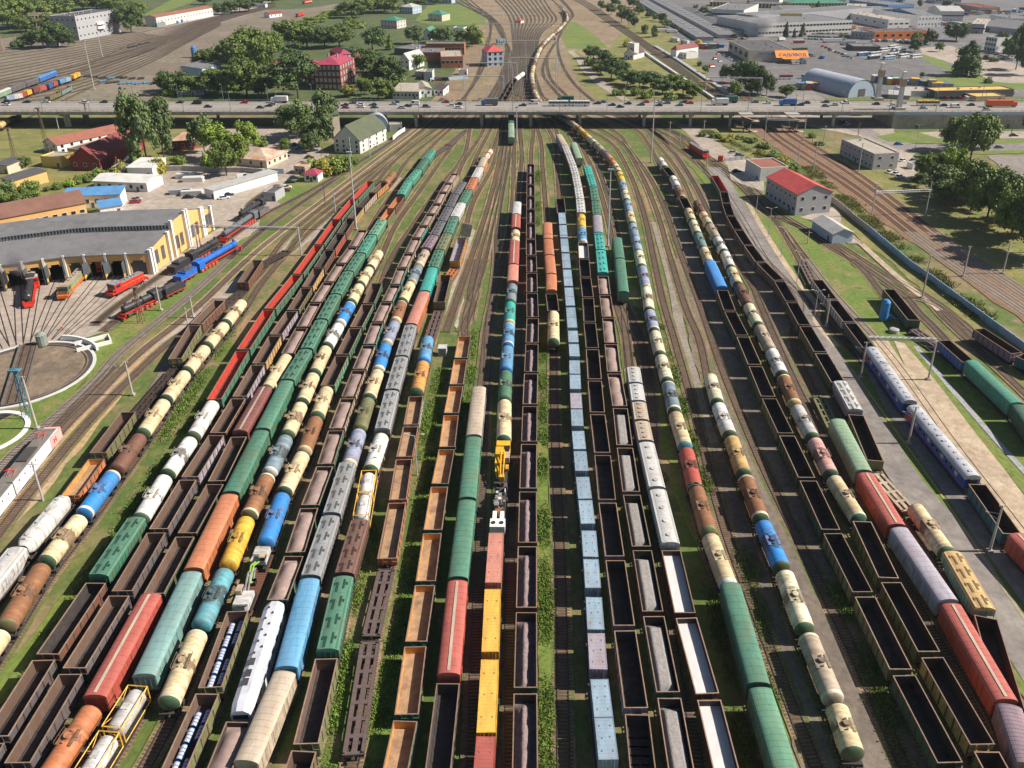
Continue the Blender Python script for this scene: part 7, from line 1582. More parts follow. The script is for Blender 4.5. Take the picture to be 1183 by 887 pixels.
# steam locomotives
def steam(name, label, c1, c2, body, run, wheel, tender=True, flipd=False, front=None):
    m, a, L = along(c1, c2); r = empty(name, m, a + (math.pi if flipd else 0), label, 'steam locomotive'); h = L/2; mb = body; P = []
    e0 = h; lt = 7.5 if tender else 0; lb = -h + lt + (1.0 if tender else 0)
    b = MB(); b.tube((0,lb+2.6,2.75),(0,e0-.8,2.75),.92,18); b.tube((0,e0-.8,2.75),(0,e0-.5,2.75),.92,18,0,.6); 
    for y in (.15,.35,.55,.75): yy = lb+2.6+(e0-.8-lb-2.6)*y; b.tube((0,yy-.06,2.75),(0,yy+.06,2.75),.96,18)
    b.build('boiler', mb, r, smooth=False)
    b = MB(); b.tube((0,e0-1.7,3.5),(0,e0-1.7,4.35),.3,12,0,.38); b.build('chimney', M_wheel, r)
    for y in (.35,.62): b = MB(); yy = lb+2.6+(e0-lb-3.4)*y; b.tube((0,yy,3.5),(0,yy,4.05),.42,12,0,.3); b.build('steam_dome', mb, r)
    b = MB(); b.box(-1.45,1.45,lb,lb+2.6,1.3,3.6); pr = [(-1.55,3.6),(1.55,3.6),(1.1,4.0),(0,4.2),(-1.1,4.0)]; b.prism(pr, lb-.4, lb+2.8); b.build('cab', mb, r)
    b = MB(); 
    for s in (-1, 1): b.box(*sorted((s*.85, s*1.5)), lb+2.6, e0-.2, 1.55, 1.68)
    b.build('running_board', run, r)
    b = MB(); b.box(-1.45,1.45,e0-.25,e0,.75,1.5); b.prism([(-1.2,.2),(1.2,.2),(1.2,.8),(-1.2,.8)], e0, e0+.5); b.build('front_beam', run, r)
    for k in range(5): 
        for s in (-1, 1): b = MB(); y = lb + 1.8 + k*1.65; b.tube((s*.72,y,.72),(s*.9,y,.72),.72,18,0); b.tube((s*.9,y,.72),(s*.95,y,.72),.25,8,1); b.build('driving_wheel', [wheel, M_steel], r)
    b = MB(); 
    for s in (-1, 1): b.tube((s*1.05,lb+2,.72),(s*1.05,e0-2,.8),.08,6); b.tube((s*1.1,e0-2.6,.95),(s*1.1,e0-1.0,.95),.36,10)
    b.box(-.6,.6,lb,e0-.3,.75,1.4); b.build('motion_gear', M_wheel, r)
    if tender:
        t0, t1 = -h, -h+7.2; b = MB(); b.box(-1.45,1.45,t0,t1,1.2,2.6); b.box(-1.45,1.45,t0+2.2,t1,2.6,3.1); b.build('tender', mb, r)
        b = MB(); b.add([(-1.2,t0+2.5,3.12),(1.2,t0+2.5,3.12),(1.2,t1-.4,3.12),(-1.2,t1-.4,3.12),(0,t0+3.5,3.7),(0,t1-1.5,3.7)], [(0,1,4),(1,2,5,4),(2,3,5),(3,0,4,5)]); b.build('tender_coal', M_coal, r)
        b = MB(); b.box(-1.48,1.48,t0-.02,t1+.02,1.05,1.25); b.build('tender_sill', run, r)
        b = MB(); wheels(b, (t0+1,t0+2.6,t1-2.6,t1-1), .5, 0); b.build('tender_wheels', M_wheel, r)
    if front: b = MB(); b.tube((0,e0-.5,2.75),(0,e0-.35,2.75),.5,12); b.build('smokebox_star', front, r)
    return r
SB = mat('loco_black',(.035,.035,.04),.4,.25,.8); SBL = mat('loco_blue',(.02,.13,.50),.35,.1,.6,dirt=(.03,.06,.2),dirt_amt=.4); SG = mat('loco_gunmetal',(.11,.12,.135),.45,.3)
steam('steam_locomotive','black steam locomotive with red wheels nearest the turntable','placeholder' and ('B1',835,612),('B1',560,748),SB,M_redp,M_redp)
steam('steam_locomotive','bright blue streamlined steam locomotive with red wheels',('B1',812,590),('B1',1085,432),SBL,M_redp,M_redp)
steam('steam_locomotive','black steam locomotive behind the blue one, roundhouse side',('B1',785,545),('B1',1000,420),SB,M_wheel,M_redp)
steam('steam_locomotive','gunmetal steam locomotive with red wheels ahead of the blue one',('B1',1215,262),('B1',1020,395),SG,M_redp,M_redp)
steam('steam_locomotive','black steam engine farthest up the museum siding, twin boilers',('B2',215,355),('B2',110,420),SB,M_wheel,M_wheel,tender=False)
steam('steam_locomotive','small smoking black steam locomotive outside the roundhouse',('H1',285,380),('H1',255,560),SB,M_redp,M_redp,tender=False)
def diesel(name, label, c1, c2, low, mid, top, sill, hood=True):
    m, a, L = along(c1, c2); r = empty(name, m, a, label, 'diesel locomotive'); h = L/2
    b = MB(); b.box(-1.5,1.5,-h,h,.95,1.35); b.box(-1.5,1.5,-h-.1,-h,.5,1.35); b.box(-1.5,1.5,h,h+.1,.5,1.35); b.build('frame', sill, r)
    b = MB(); y0, y1 = -h+.9, h-.9; b.box(-1.0,1.0,y0+2.6,y1,1.35,3.1); b.build('engine_hood', mid, r)
    b = MB(); b.box(-1.02,1.02,y0+2.6,y1+.02,3.1,3.25); 
    for k in range(5): y = y0+4+k*(y1-y0-5)/5; b.tube((0,y,3.2),(0,y,3.5),.45,12)
    b.build('hood_roof', top, r)
    b = MB(); b.box(-1.45,1.45,y0,y0+2.6,1.35,3.7); cb = b.build('cab', low, r)
    b = MB(); b.box(-1.5,1.5,y0-.05,y0+2.7,3.7,3.85); b.build('cab_roof', top, cb)
    b = MB(); b.box(-1.2,1.2,y0-.03,y0+.02,2.5,3.3); b.box(-1.47,1.47,y0+.5,y0+2.0,2.5,3.3); b.build('cab_window', M_glass, cb)
    b = MB(); 
    for s in (-1, 1):
        b.tube((s*1.42,-h+.2,2.3),(s*1.42,h-.2,2.3),.03,4)
        for k in range(9): y = -h+.2+k*(L-.4)/8; b.tube((s*1.42,y,1.35),(s*1.42,y,2.3),.03,4)
    b.build('handrail', M_yel, r)
    for q in (-h*.55, h*.55):
        o = bpy.data.objects.new('bogie', shifted(bogie_mesh(), q, 'bogie', [M_frame, M_wheel])); C.objects.link(o); o.parent = r
    return r
RP = mat('loco_red',(.52,.025,.02),.4,.12,.6,dirt=(.2,.03,.02),dirt_amt=.4); LG = paint('lgrey')
diesel('diesel_locomotive','red and grey diesel shunter with yellow rails near the closed roundhouse door',('H1',945,478),('H1',1240,330),RP,RP,paint('grey'),RP)
diesel('diesel_locomotive','green shunter with an orange front outside the roundhouse',('H1',545,500),('H1',715,300),paint('olive'),paint('pgreen'),paint('tan'),mat('buffer_orange',(.65,.12,.02),.5,.1))
diesel('diesel_locomotive','grey-roofed red locomotive half inside the roundhouse behind the smoking engine',('H1',300,420),('H1',290,260),RP,paint('grey'),paint('lgrey'),RP)
diesel('diesel_locomotive','red shunter standing just inside an open roundhouse door',('H1',880,270),('H1',868,190),RP,RP,RP,RP)
diesel('diesel_locomotive','red shunting locomotive alone on the right-hand curve below the bridge',('F3',212,500),('F3',100,425),RP,RP,paint('grey'),RP)
diesel('diesel_locomotive','small distant red locomotive beside the dirt track, top left',('E2',845,118),('E2',895,105),RP,RP,RP,RP)
diesel('diesel_locomotive','distant pink-red locomotive at the very top, left of the tracks',('E2',890,28),('E2',950,18),RP,paint('pink'),RP,RP)
# white electric locomotive at the left edge
m, a, L = along(('C1',-110,905),('C1',245,468), RAILZ, 2.5); r = empty('electric_locomotive', m, a, 'white electric locomotive with a pinkish nose at the left edge', 'electric locomotive'); h = L/2
b = MB(); b.box(-1.5,1.5,-h,h-1.0,1.0,3.7); b.build('body', mat('loco_white',(.62,.63,.66),.5,.1,.5,dirt=(.4,.4,.42),dirt_amt=.5), r)
b = MB(); b.prism([(-1.5,1.0),(1.5,1.0),(1.5,3.7),(-1.5,3.7)], h-4.6, h); b.v = [(x*1.003, y, z if y < h-1 or z < 2 else z-.25) for x, y, z in b.v]; b.build('nose', mat('loco_pink',(.72,.36,.34),.5,.2), r)
b = MB(); b.box(-1.35,1.35,-h+.4,h-1.2,3.7,3.85); b.box(-.8,.8,-h+2,-h+7,3.85,4.2,1); b.box(-.9,.9,2,6.5,3.85,4.15,1); b.build('roof', [mat('loco_roof',(.17,.155,.14),.8,.25), mat('roof_gear',(.06,.055,.05),.7,.2)], r)
for y in (h-4.2, -1.5):
    b = MB()
    for s in (-1, 1): b.tube((s*.6,y-1,3.9),(s*.6,y+1,4.5),.05,4); b.tube((s*.6,y+1,4.5),(s*.6,y-.6,5.0),.05,4)
    b.tube((-.9,y-.6,5.0),(.9,y-.6,5.0),.06,4); b.tube((-.6,y+1,4.5),(.6,y+1,4.5),.04,4); b.build('pantograph', M_redp, r)
b = MB(); b.box(-1.51,-1.505,-h,-h+.1,1,2); 
for k in range(9): y = -h+2+k*2; b.tube((1.49,y,2.9),(1.52,y,2.9),.18,10)
b.build('porthole', M_glass, r)
text('H', (1.56, h-3.4, 1.7), R(90), 1.6, mat('sign_red',(.6,.02,.03),.5,.1), r)
for q in (-h+4, h-4, 0):
    o = bpy.data.objects.new('bogie', shifted(bogie_mesh(), q, 'bogie', [M_frame, M_wheel])); C.objects.link(o); o.parent = r
# plywood wall panel and rusty machinery beside the row end
p = at('B2', 1140, 482); s = empty('leaning_panel', p, R(-25), 'tan board panel leaning at the end of the rusty wagon row', 'panel'); b = MB(); b.add([(-2,-1.2,0),(2,-1.2,0),(2,1,4),(-2,1,4),(-2,-1,0),(2,-1,0),(2,1.2,4),(-2,1.2,4)], [(0,1,2,3),(7,6,5,4),(0,4,5,1),(1,5,6,2),(2,6,7,3),(3,7,4,0)]); b.build('board', paint('tan'), s)
p = at('C3', 243, 235); s = empty('trackside_cabinet', p, 0, 'light grey metal cabinet standing on weeds by the ochre-lined gondolas', 'cabinet'); b = MB(); b.box(-1,1,-1,1,0,2.2); b.box(-1.1,1.1,-1.1,1.1,2.2,2.35); b.build('shell', paint('lgrey'), s); b = MB(); b.box(-.8,.8,-1.04,-1.0,.2,2); b.build('door', paint('grey'), s)
p = at('F3', 308, 512); s = empty('red_box', p, 0, 'red steel box at the end of the railing fence', 'box'); b = MB(); b.box(-1,1,-.8,.8,0,2.6); b.box(-1.1,1.1,-.9,.9,2.6,2.75); b.build('shell', M_redp, s); b = MB(); b.box(-.7,.7,-.85,-.8,.2,2.2); b.build('door', M_redp, s)
# ================================================================ masts, lamps, gantries
M_mast = mat('mast_grey', (.40,.41,.43), .5, .12); M_mastc = mat('mast_concrete', (.42,.38,.33), .85, .15); M_mastr = mat('mast_rust', (.16,.11,.08), .8, .25); M_lampg = mat('lamp_green', (.10,.18,.15), .5, .1); M_lblue = mat('lattice_blue', (.07,.20,.30), .6, .2)
def mast(label, c, b0, t0, kind='slim', group=None, z=0, mt=None):
    p = at(c, *b0, z); ht = height_to(p, px(c, *t0)[1]); ht = max(3, min(34, ht)); r = empty({'slim':'light_mast','cat':'catenary_mast','lamp':'street_lamp','lattice':'lattice_mast','pole':'utility_pole'}[kind], p, 0, label, 'mast' if kind != 'lamp' else 'street lamp', group)
    b = MB()
    if kind == 'slim':
        b.tube((0,0,0),(0,0,ht),.32,8,0,.16); b.build('pole', mt or M_mast, r); b = MB(); b.box(-.9,.9,-.3,.3,ht-.3,ht)
        for x in (-.7,-.2,.3,.8): b.box(x-.18,x+.18,-.75,-.3,ht-.35,ht+.1)
        b.build('floodlights', M_steel, r); b = MB(); b.box(-.5,.5,-.5,.5,-.1,.5); b.build('footing', WM['conc'], r)
    elif kind == 'cat':
        b.tube((0,0,0),(0,0,ht),.24,8,0,.16); b.build('pole', mt or M_mastc, r); b = MB(); b.tube((0,0,ht*.82),(-2.6,0,ht*.88),.05,5); b.tube((0,0,ht*.7),(-2.4,0,ht*.86),.04,5); b.tube((-.6,0,ht*.98),(.6,0,ht*.98),.05,4)
        for x in (-.5,.5): b.tube((x,0,ht*.98),(x,0,ht*.98+.3),.08,6)
        b.build('bracket', M_steel, r); b = MB(); b.box(-.45,.45,-.45,.45,-.1,.55); b.build('footing', WM['conc'], r)
    elif kind == 'pole':
        b.tube((0,0,0),(0,0,ht),.2,7,0,.13); b.build('pole', mt or M_mastr, r); b = MB(); b.tube((-1,0,ht-.6),(1,0,ht-.6),.07,4); b.build('crossarm', mt or M_mastr, r)
    elif kind == 'lamp':
        b.tube((0,0,0),(0,0,ht-.4),.12,7,0,.08); b.build('pole', mt or M_mast, r); b = MB(); b.tube((0,0,ht-.4),(1.3,0,ht),.05,5); b.tube((0,0,ht-.4),(-1.3,0,ht),.05,5); b.build('arm', mt or M_mast, r)
        for s in (-1, 1): b = MB(); b.box(*sorted((s*1.2,s*1.9)),-.15,.15,ht-.06,ht+.08); b.build('lamp_head', M_steel, r)
    else:
        w = .55 + ht*.018
        for x, y in ((-1,-1),(1,-1),(1,1),(-1,1)): b.tube((x*w,y*w,0),(x*.18,y*.18,ht),.08,4)
        n = int(ht/1.6)
        for k in range(n):
            f0, f1 = k/n, (k+1)/n; a0, a1 = w+(.18-w)*f0, w+(.18-w)*f1
            for (x0, y0), (x1, y1) in (((-1,-1),(1,-1)),((1,-1),(1,1)),((1,1),(-1,1)),((-1,1),(-1,-1))): b.tube((x0*a0,y0*a0,f0*ht),(x1*a1,y1*a1,f1*ht),.045,4)
        b.build('lattice', mt or M_mastr, r); b = MB(); b.box(-1.2,1.2,-.6,.6,ht,ht+.3); b.tube((-1.1,0,ht+.3),(1.1,0,ht+1.0),.06,4); b.build('head', mt or M_mastr, r)
    return r
mast('tall slim grey floodlight mast rising through the red-lined gondolas','O',(411.7,265.5),(403.5,175))
mast('tall slim floodlight mast beside the pair of green boxcars','O',(702,285),(706,195))
mast('tall slim floodlight mast right of centre just below the bridge','O',(752,188),(755,112))
mast('short slim mast beside the under-bridge boxcar','O',(597,164),(598,123))
mast('tall floodlight mast in the far left yard, nearer the bridge','E1',(645,612),(562,275)); mast('second floodlight mast in the far left yard, below the grey office','E1',(700,388),(657,225))
mast('rusty lattice mast beside the white house below the bridge','F1',(335,470),(243,150),'lattice'); mast('dark lattice mast against the bridge deck, left part','F1',(610,275),(570,115),'lattice')
mast('brown lattice mast near the left edge below the bridge','F1',(105,495),(45,288),'lattice'); mast('grey pole in the bridge shadow near the left edge','F1',(402,292),(380,205),'pole',mt=M_mast)
mast('red and white lattice tower at the left edge, top','E1',(20,352),(0,60),'lattice',mt=paint('pink'))
mast('blue lattice mast standing by the turntable rim','C1',(128,402),(98,190),'lattice',mt=M_lblue); mast('thick concrete pole leaning by the turntable, with a rusty head','C1',(170,455),(120,215),'cat')
mast('grey pole rising beside the white cement hopper','C1',(197,782),(142,604),'pole',mt=M_mast); mast('wooden pole on the sandy left running lines','C1',(605,302),(565,150),'cat')
mast('concrete pole by the roundhouse end, front','B1',(733,705),(712,580),'cat'); mast('concrete pole beside the dark left gondolas','B1',(882,738),(862,640),'cat'); mast('dark iron post before the peach end wall','B1',(915,418),(900,300),'pole')
mast('squat signal post among the left running lines','B1',(856,770),(840,690),'pole',mt=M_mast); mast('lattice mast beside the black nearest steam locomotive','B1',(645,760),(610,600),'lattice')
mast('thin white post left of the red-lined gondolas','B2',(543,378),(536,288),'pole',mt=M_mast); mast('brown pole on the grass by the maroon-roofed hut','B2',(497,345),(491,245),'pole')
mast('grey mast in front of the green-roofed house','F4',(172,720),(155,515),'cat',mt=M_mast); mast('pole beside the green-roofed house yard','F4',(312,668),(300,510),'pole',mt=M_mast)
mast('street lamp leaning over the rusty low gondola row','C2',(1112,785),(1062,598),'lamp')
lp = [('B4',(680,482),(692,362)),('B4',(738,572),(748,432)),('B4',(797,660),(806,520)),('B4',(868,778),(876,630)),('C5',(228,60),(246,-60))]
for i, (c, b0, t0) in enumerate(lp): mast(f'twin-arm grey lamp beside the service road, {ordn(i+1)} from the far end', c, b0, t0, 'lamp', 'lamps along the service road')
mast('catenary mast with red-white foot beside the dark gondola row','C5',(280,110),(302,-15),'cat'); mast('platform mast left of the farther blue coach','C5',(437,342),(470,178),'cat'); mast('platform mast left of the nearer blue coach','C5',(655,642),(692,472),'cat')
mast('platform mast right of the coaches with hanging wires','C5',(745,352),(790,172),'cat'); mast('grey mast beside the blue-green gondola, lower right','O',(1142.8,637.7),(1158.6,583.7),'cat')
mast('mast at the left end of the beam spanning the main line','B5',(487,397),(512,245),'cat',mt=M_mast); mast('mast at the right end of the beam spanning the main line','B5',(733,387),(760,235),'cat',mt=M_mast)
mast('catenary mast between the main line tracks, right part','B5',(906,668),(937,530),'cat'); mast('catenary mast on the shaded bank at the right edge','B5',(1085,657),(1120,517),'cat'); mast('tall concrete mast on the grass before the blue sheet wall','B5',(718,768),(766,570),'cat')
mast('mast on the bank left of the grey block','B5',(222,197),(236,50),'cat'); mast('mast in front of the grey block','B5',(427,200),(447,60),'cat'); mast('short post on the left bank of the main line','B5',(153,150),(160,70),'pole',mt=M_mastc)
mast('left leg of the beam below the right bridge stairs','F3',(610,362),(628,180),'cat',mt=M_mast); mast('right leg of the beam below the right bridge stairs','F3',(875,372),(896,190),'cat',mt=M_mast)
mast('short concrete post in the bridge shadow, right','F3',(195,310),(198,228),'pole',mt=M_mastc); mast('slim post beyond the right main line near the stairs','F3',(935,392),(948,296),'pole',mt=M_mastc); mast('slim post near the street beyond the main line','F3',(1012,392),(1022,265),'pole',mt=M_mastc)
mast('lamp post on the lawn below the ramp wall','E8',(435,502),(462,318),'lamp'); mast('wooden pole in the shadow of the ramp','E8',(48,396),(66,305),'pole'); mast('pole in front of the ramp wall at right','E8',(1090,405),(1116,285),'pole')
mast('small signal post by the pale curved siding','B5',(196,520),(203,460),'pole',mt=M_mastc); mast('pole left of the blue tank tower row','B5',(285,800),(300,750),'pole',mt=M_mastc)
mast('short post right of the track pair below the bridge','B4',(287,140),(290,40),'pole',mt=M_mastc); mast('post beside the lone red shunter','B4',(458,245),(462,180),'pole',mt=M_mastc); mast('post on the curve left of the red shunter','B4',(337,140),(340,80),'pole',mt=M_mastc)
def beam(label, c1, b1, c2, b2, hz, posts=False):
    a, b_ = at(c1, *b1), at(c2, *b2); d = b_-a; L = d.length; r = empty('gantry_beam', (a.x, a.y, 0), math.atan2(d.y, d.x), label, 'gantry'); q = MB()
    for y, z in ((-.3,hz),(.3,hz),(-.3,hz+.7),(.3,hz+.7)): q.tube((0,y,z),(L,y,z),.07,4)
    n = max(3, int(L/1.2))
    for k in range(n):
        x0, x1 = L*k/n, L*(k+1)/n
        for y in (-.3,.3): q.tube((x0,y,hz),(x1,y,hz+.7),.045,4)
        q.tube((x0,-.3,hz+.7),(x1,.3,hz+.7),.045,4)
    q.build('truss', M_mast, r)
    if posts:
        for x in (0, L): q = MB(); q.tube((x,0,0),(x,0,hz+.9),.25,8,0,.2); q.build('post', M_mast, r)
beam('lattice beam spanning the right main line between two masts','B5',(487,397),'B5',(733,387),9.2)
beam('lattice beam in front of the right bridge stairs','F3',(610,362),'F3',(875,372),10.0)
beam('lattice gantry over the left running lines by the museum engines','B2',(-80,560),'B2',(387,572),9.0,True)
beam('lattice beam above the platform head beside the blue coach','C5',(437,342),'C5',(745,352),10.4)
beam('lattice gantry beyond the bridge near the thicket by the box store','E5',(440,650),'E5',(818,660),11,True)
gb = [((455,105),(705,105)),((485,150),(850,150)),((400,345),(620,345)),((450,250),(560,250)),((560,235),(800,235)),((590,320),(800,320)),((470,60),(840,60)),((380,410),(560,410))]
for i, (a_, b_) in enumerate(gb): beam(f'catenary gantry over the fan beyond the bridge, {ordn(sorted(range(len(gb)), key=lambda k: -gb[k][0][1]).index(i)+1)} from the bridge', 'H4', a_, 'H4', b_, 8.5, True)
rr = random.Random(21); fp = []
for row, x0, x1, n in ((440,360,840,9),(385,500,830,7),(340,490,860,8),(300,400,830,8),(250,460,850,7),(200,470,840,7),(160,520,850,6),(120,470,850,7),(80,450,860,6),(45,380,850,6)):
    for k in range(n): fp.append((x0 + (x1-x0)*(k+rr.uniform(.2,.8))/n, row + rr.uniform(-14,14)))
fp.sort()
for i, (x, y) in enumerate(fp):
    p = at('H4', x, y); r = empty('catenary_mast', p, 0, f'thin catenary mast beyond the bridge, {ordn(i+1)} from the left on the track fan', 'mast', 'catenary masts on the fan beyond the bridge')
    ht = rr.choice((9, 10, 12, 18)); b = MB(); b.tube((0,0,0),(0,0,ht),.2,5,0,.13); b.build('pole', M_mast, r); b = MB(); b.tube((0,0,ht*.85),(-2.4,0,ht*.9),.06,4); b.build('bracket', M_mast, r)
x = at('F3',145,138,ZD).x; k0 = int((x+330)/24.6); lampx = [x + (i-k0)*24.6 for i in range(40)]
lampx = [q for q in lampx if q < 330]
for i, q in enumerate(lampx):
    for y, nm in ((1.0,'near'), (25.8,'far')):
        xx = q + (12 if y > 5 else 0); vis = proj((xx, YN+y, ZD))
        if not -20 < vis[0] < 1203: continue
        r = empty('street_lamp', (xx, YN+y, ZD+.2), 0, f'dark green bridge lamp, {ordn(i+1)} from the left along the {nm} railing', 'street lamp', f'lamps along the {nm} bridge railing')
        s = 1 if y < 5 else -1; b = MB(); b.tube((0,0,0),(0,0,9.2),.14,7,0,.09); b.build('pole', M_lampg, r); b = MB(); b.tube((0,0,9.2),(0,s*1.8,9.8),.07,5); b.build('arm', M_lampg, r); b = MB(); b.box(-.15,.15,*sorted((s*1.6,s*2.4)),9.7,9.88); b.build('lamp_head', M_steel, r)
# ================================================================ road vehicles
VC = dict(white=(.72,.72,.71), silver=(.42,.43,.45), black=(.02,.02,.023), navy=(.025,.04,.09), red=(.50,.02,.02), maroon=(.16,.02,.035), blue=(.03,.14,.42), green=(.03,.12,.08), teal=(.06,.20,.24), grey=(.15,.155,.17), lblue=(.22,.36,.50), orange=(.75,.13,.03), yellow=(.7,.42,.05))
VM = {k: mat('carpaint_'+k, v, .25, .04, metal=.1) for k, v in VC.items()}
def car_proto(col, kind='car'):
    k = ('car', col, kind)
    if k in CACHE: return CACHE[k]
    L, w, H = dict(car=(4.4,.88,1.45), suv=(4.7,.93,1.75), van=(5.4,1.0,2.3))[kind]; h = L/2; P = []
    b = MB(); lo = .75 if kind != 'van' else 1.1
    sec = [(-h,.42,lo-.12,.86),(-h+.25,.28,lo,1),(h-1.3,.28,lo+.02,1),(h-.35,.28,lo-.1,.98),(h,.4,lo-.25,.84)]
    rs = [[(-w*s,y,z0),(w*s,y,z0),(w*s,y,z1-.1),(w*s*.93,y,z1),(-w*s*.93,y,z1),(-w*s,y,z1-.1)] for y, z0, z1, s in sec]; b.rings(rs); b.add(rs[0], [tuple(range(6))[::-1]]); b.add(rs[-1], [tuple(range(6))])
    P.append(('body', b.mesh('body', VM[col]), []))
    a0, a1 = dict(car=(-h+.35,h-1.15), suv=(-h+.15,h-1.2), van=(-h+.1,h-.9))[kind]; r0, r1 = dict(car=(a0+.75,a1-.95), suv=(a0+.35,a1-.8), van=(a0+.1,a1-.6))[kind]
    g = MB(); rs = [[(-w*.9,y0,lo-.02),(w*.9,y0,lo-.02),(w*.9,y1,lo-.02),(-w*.9,y1,lo-.02)] for y0, y1 in ((a0,a1),)] + [[(-w*.76,r0,H-.05),(w*.76,r0,H-.05),(w*.76,r1,H-.05),(-w*.76,r1,H-.05)]]
    g.rings(rs); P.append(('windows', g.mesh('windows', M_glass if kind != 'van' else M_glass), []))
    r = MB(); r.box(-w*.77,w*.77,r0-.03,r1+.03,H-.06,H); 
    if kind == 'van': r.box(-w*.93,w*.93,a0+.02,r1-1.2,lo-.02,H-.055)
    P.append(('roof', r.mesh('roof', VM[col]), []))
    for y in (-h+.8, h-.85):
        for s in (-1, 1): q = MB(); q.tube((s*(w-.18),y,.32),(s*(w+.01),y,.32),.32,10); P.append(('wheel', q.mesh('wheel', M_black), []))
    CACHE[k] = P; return P
def truck_proto(cab, box, L=8.5, hb=2.6):
    k = ('truck', cab, box, L)
    if k in CACHE: return CACHE[k]
    h = L/2; P = []; b = MB(); b.box(-1.2,1.2,h-2.0,h,.6,2.6); b.box(-1.1,1.1,h-1.9,h-.2,2.6,2.9); P.append(('cab', b.mesh('cab', VM[cab]), [])); g = MB(); g.box(-1.05,1.05,h-.02,h+.03,1.6,2.4); P.append(('windscreen', g.mesh('windscreen', M_glass), []))
    b = MB(); b.box(-1.27,1.27,-h,h-2.2,1.1,1.1+hb); 
    for i in range(int((L-2)/1.0)): b.box(-1.29,1.29,-h+.4+i,-h+.46+i,1.1,1.1+hb)
    P.append(('cargo_box', b.mesh('cargo_box', VM[box]), [])); f = MB(); f.box(-.9,.9,-h,h-.2,.7,1.08); P.append(('chassis', f.mesh('chassis', M_frame), []))
    for y in (-h+1.0, -h+2.3, h-1.2):
        for s in (-1, 1): q = MB(); q.tube((s*.95,y,.5),(s*1.25,y,.5),.5,10); P.append(('wheel', q.mesh('wheel', M_black), []))
    CACHE[k] = P; return P
def bus_proto(col, L=12, roof='white'):
    k = ('bus', col, L, roof)
    if k in CACHE: return CACHE[k]
    h = L/2; P = []; b = MB(); b.box(-1.27,1.27,-h,h,.4,1.6); P.append(('body', b.mesh('body', VM[col]), []))
    g = MB(); g.box(-1.25,1.25,-h+.05,h-.05,1.6,2.6); P.append(('windows', g.mesh('windows', M_glass), []))
    r = MB(); r.box(-1.27,1.27,-h,h,2.6,2.95); r.box(-.7,.7,-h*.6,-h*.2,2.95,3.15); r.box(-.7,.7,h*.2,h*.5,2.95,3.15)
    for i in range(int(L/1.6)+1):
        for s in (-1, 1): y = -h + .05 + i*(L-.1)/int(L/1.6); r.box(*sorted((s*1.22, s*1.275)), y-.06, y+.06, 1.6, 2.6)
    P.append(('roof', r.mesh('roof', VM[roof]), []))
    for y in (-h+2.6, h-2.4):
        for s in (-1, 1): q = MB(); q.tube((s*1.0,y,.48),(s*1.29,y,.48),.48,10); P.append(('wheel', q.mesh('wheel', M_black), []))
    CACHE[k] = P; return P
ZR = ZD + .045
def veh(c, x, y, col, kind='car', ang=None, z=0, where='', box=None, L=None, lab=None, group=None):
    p = at(c, x, y, z); a = ang
    nm = {'car':'parked_car' if z == 0 else 'car', 'suv':'suv', 'van':'van', 'truck':'truck', 'bus':'bus'}[kind]
    pr = car_proto(col, kind) if kind in ('car','suv','van') else truck_proto(col, box or 'white', L or 8.5) if kind == 'truck' else bus_proto(col, L or 12, box or 'white')
    return put(pr, p, a, nm, lab, {'car':'car','suv':'car','van':'van','truck':'truck','bus':'bus'}[kind], group)
word = dict(white='white', silver='silver', black='black', navy='dark blue', red='red', maroon='maroon', blue='blue', green='dark green', teal='teal', grey='grey', lblue='light blue', orange='orange', yellow='yellow')
bridge_v = [('F1',40,103,'black','suv'),('F1',40,121,'white'),('F1',235,84,'navy'),('F1',343,92,'white'),('F1',575,104,'white'),('F1',618,83,'white'),('F1',725,96,'navy'),('F1',838,108,'white'),('F1',935,121,'white'),
 ('F2',165,223,'black'),('F2',280,230,'black','van'),('F2',358,252,'navy'),('F2',605,224,'red'),('F2',868,205,'white','truck'),('F2',715,258,'green'),('F2',772,246,'navy'),('F2',795,236,'silver'),
 ('F4',120,268,'black'),('F4',128,287,'red'),('F4',182,252,'grey'),('F4',235,263,'white'),('F4',245,282,'white'),('F4',335,266,'black'),('F4',347,286,'green'),('F4',490,260,'silver'),('F4',515,239,'blue'),('F4',555,288,'silver'),('F4',600,275,'navy'),('F4',650,260,'white','van'),('F4',742,280,'grey','suv'),('F4',890,240,'red'),('F4',925,270,'white'),('F4',985,287,'white'),('F4',985,260,'black'),
 ('A2',490,356,'blue','truck'),('A2',603,358,'navy'),('A2',640,351,'white','van'),('A2',728,358,'white','bus'),('A2',795,358,'white','bus'),('A2',748,342,'green','truck'),('A2',776,343,'navy'),('A2',858,351,'navy'),('A2',875,345,'teal'),('A2',908,357,'navy'),('A2',937,363,'black'),('A2',962,352,'navy'),('A2',1007,356,'green'),('A2',1022,345,'red'),('A2',1066,342,'white'),('A2',1068,358,'navy'),('A2',1096,350,'grey'),
 ('F3',30,124,'teal'),('F3',57,98,'navy'),('F3',100,109,'red'),('F3',305,118,'white','truck'),('F3',345,82,'green','truck'),('F3',527,88,'grey'),('F3',630,109,'white'),('F3',768,122,'blue','truck'),('F3',780,95,'navy'),('F3',855,122,'black'),('F3',897,108,'navy'),('F3',1028,102,'maroon'),('F3',1030,129,'teal'),('F3',1088,122,'silver'),('F3',1150,96,'white'),('F3',1165,108,'white'),
 ('E8',172,175,'black'),('E8',280,183,'white'),('E8',355,168,'white'),('E8',525,182,'white','bus'),('E8',498,203,'silver'),('E8',632,185,'navy'),('E8',715,195,'white','van'),('E8',820,182,'navy'),('E8',930,212,'silver'),('E8',1025,190,'orange','truck')]
bv = sorted(bridge_v, key=lambda t: px(t[0], t[1], t[2])[0])
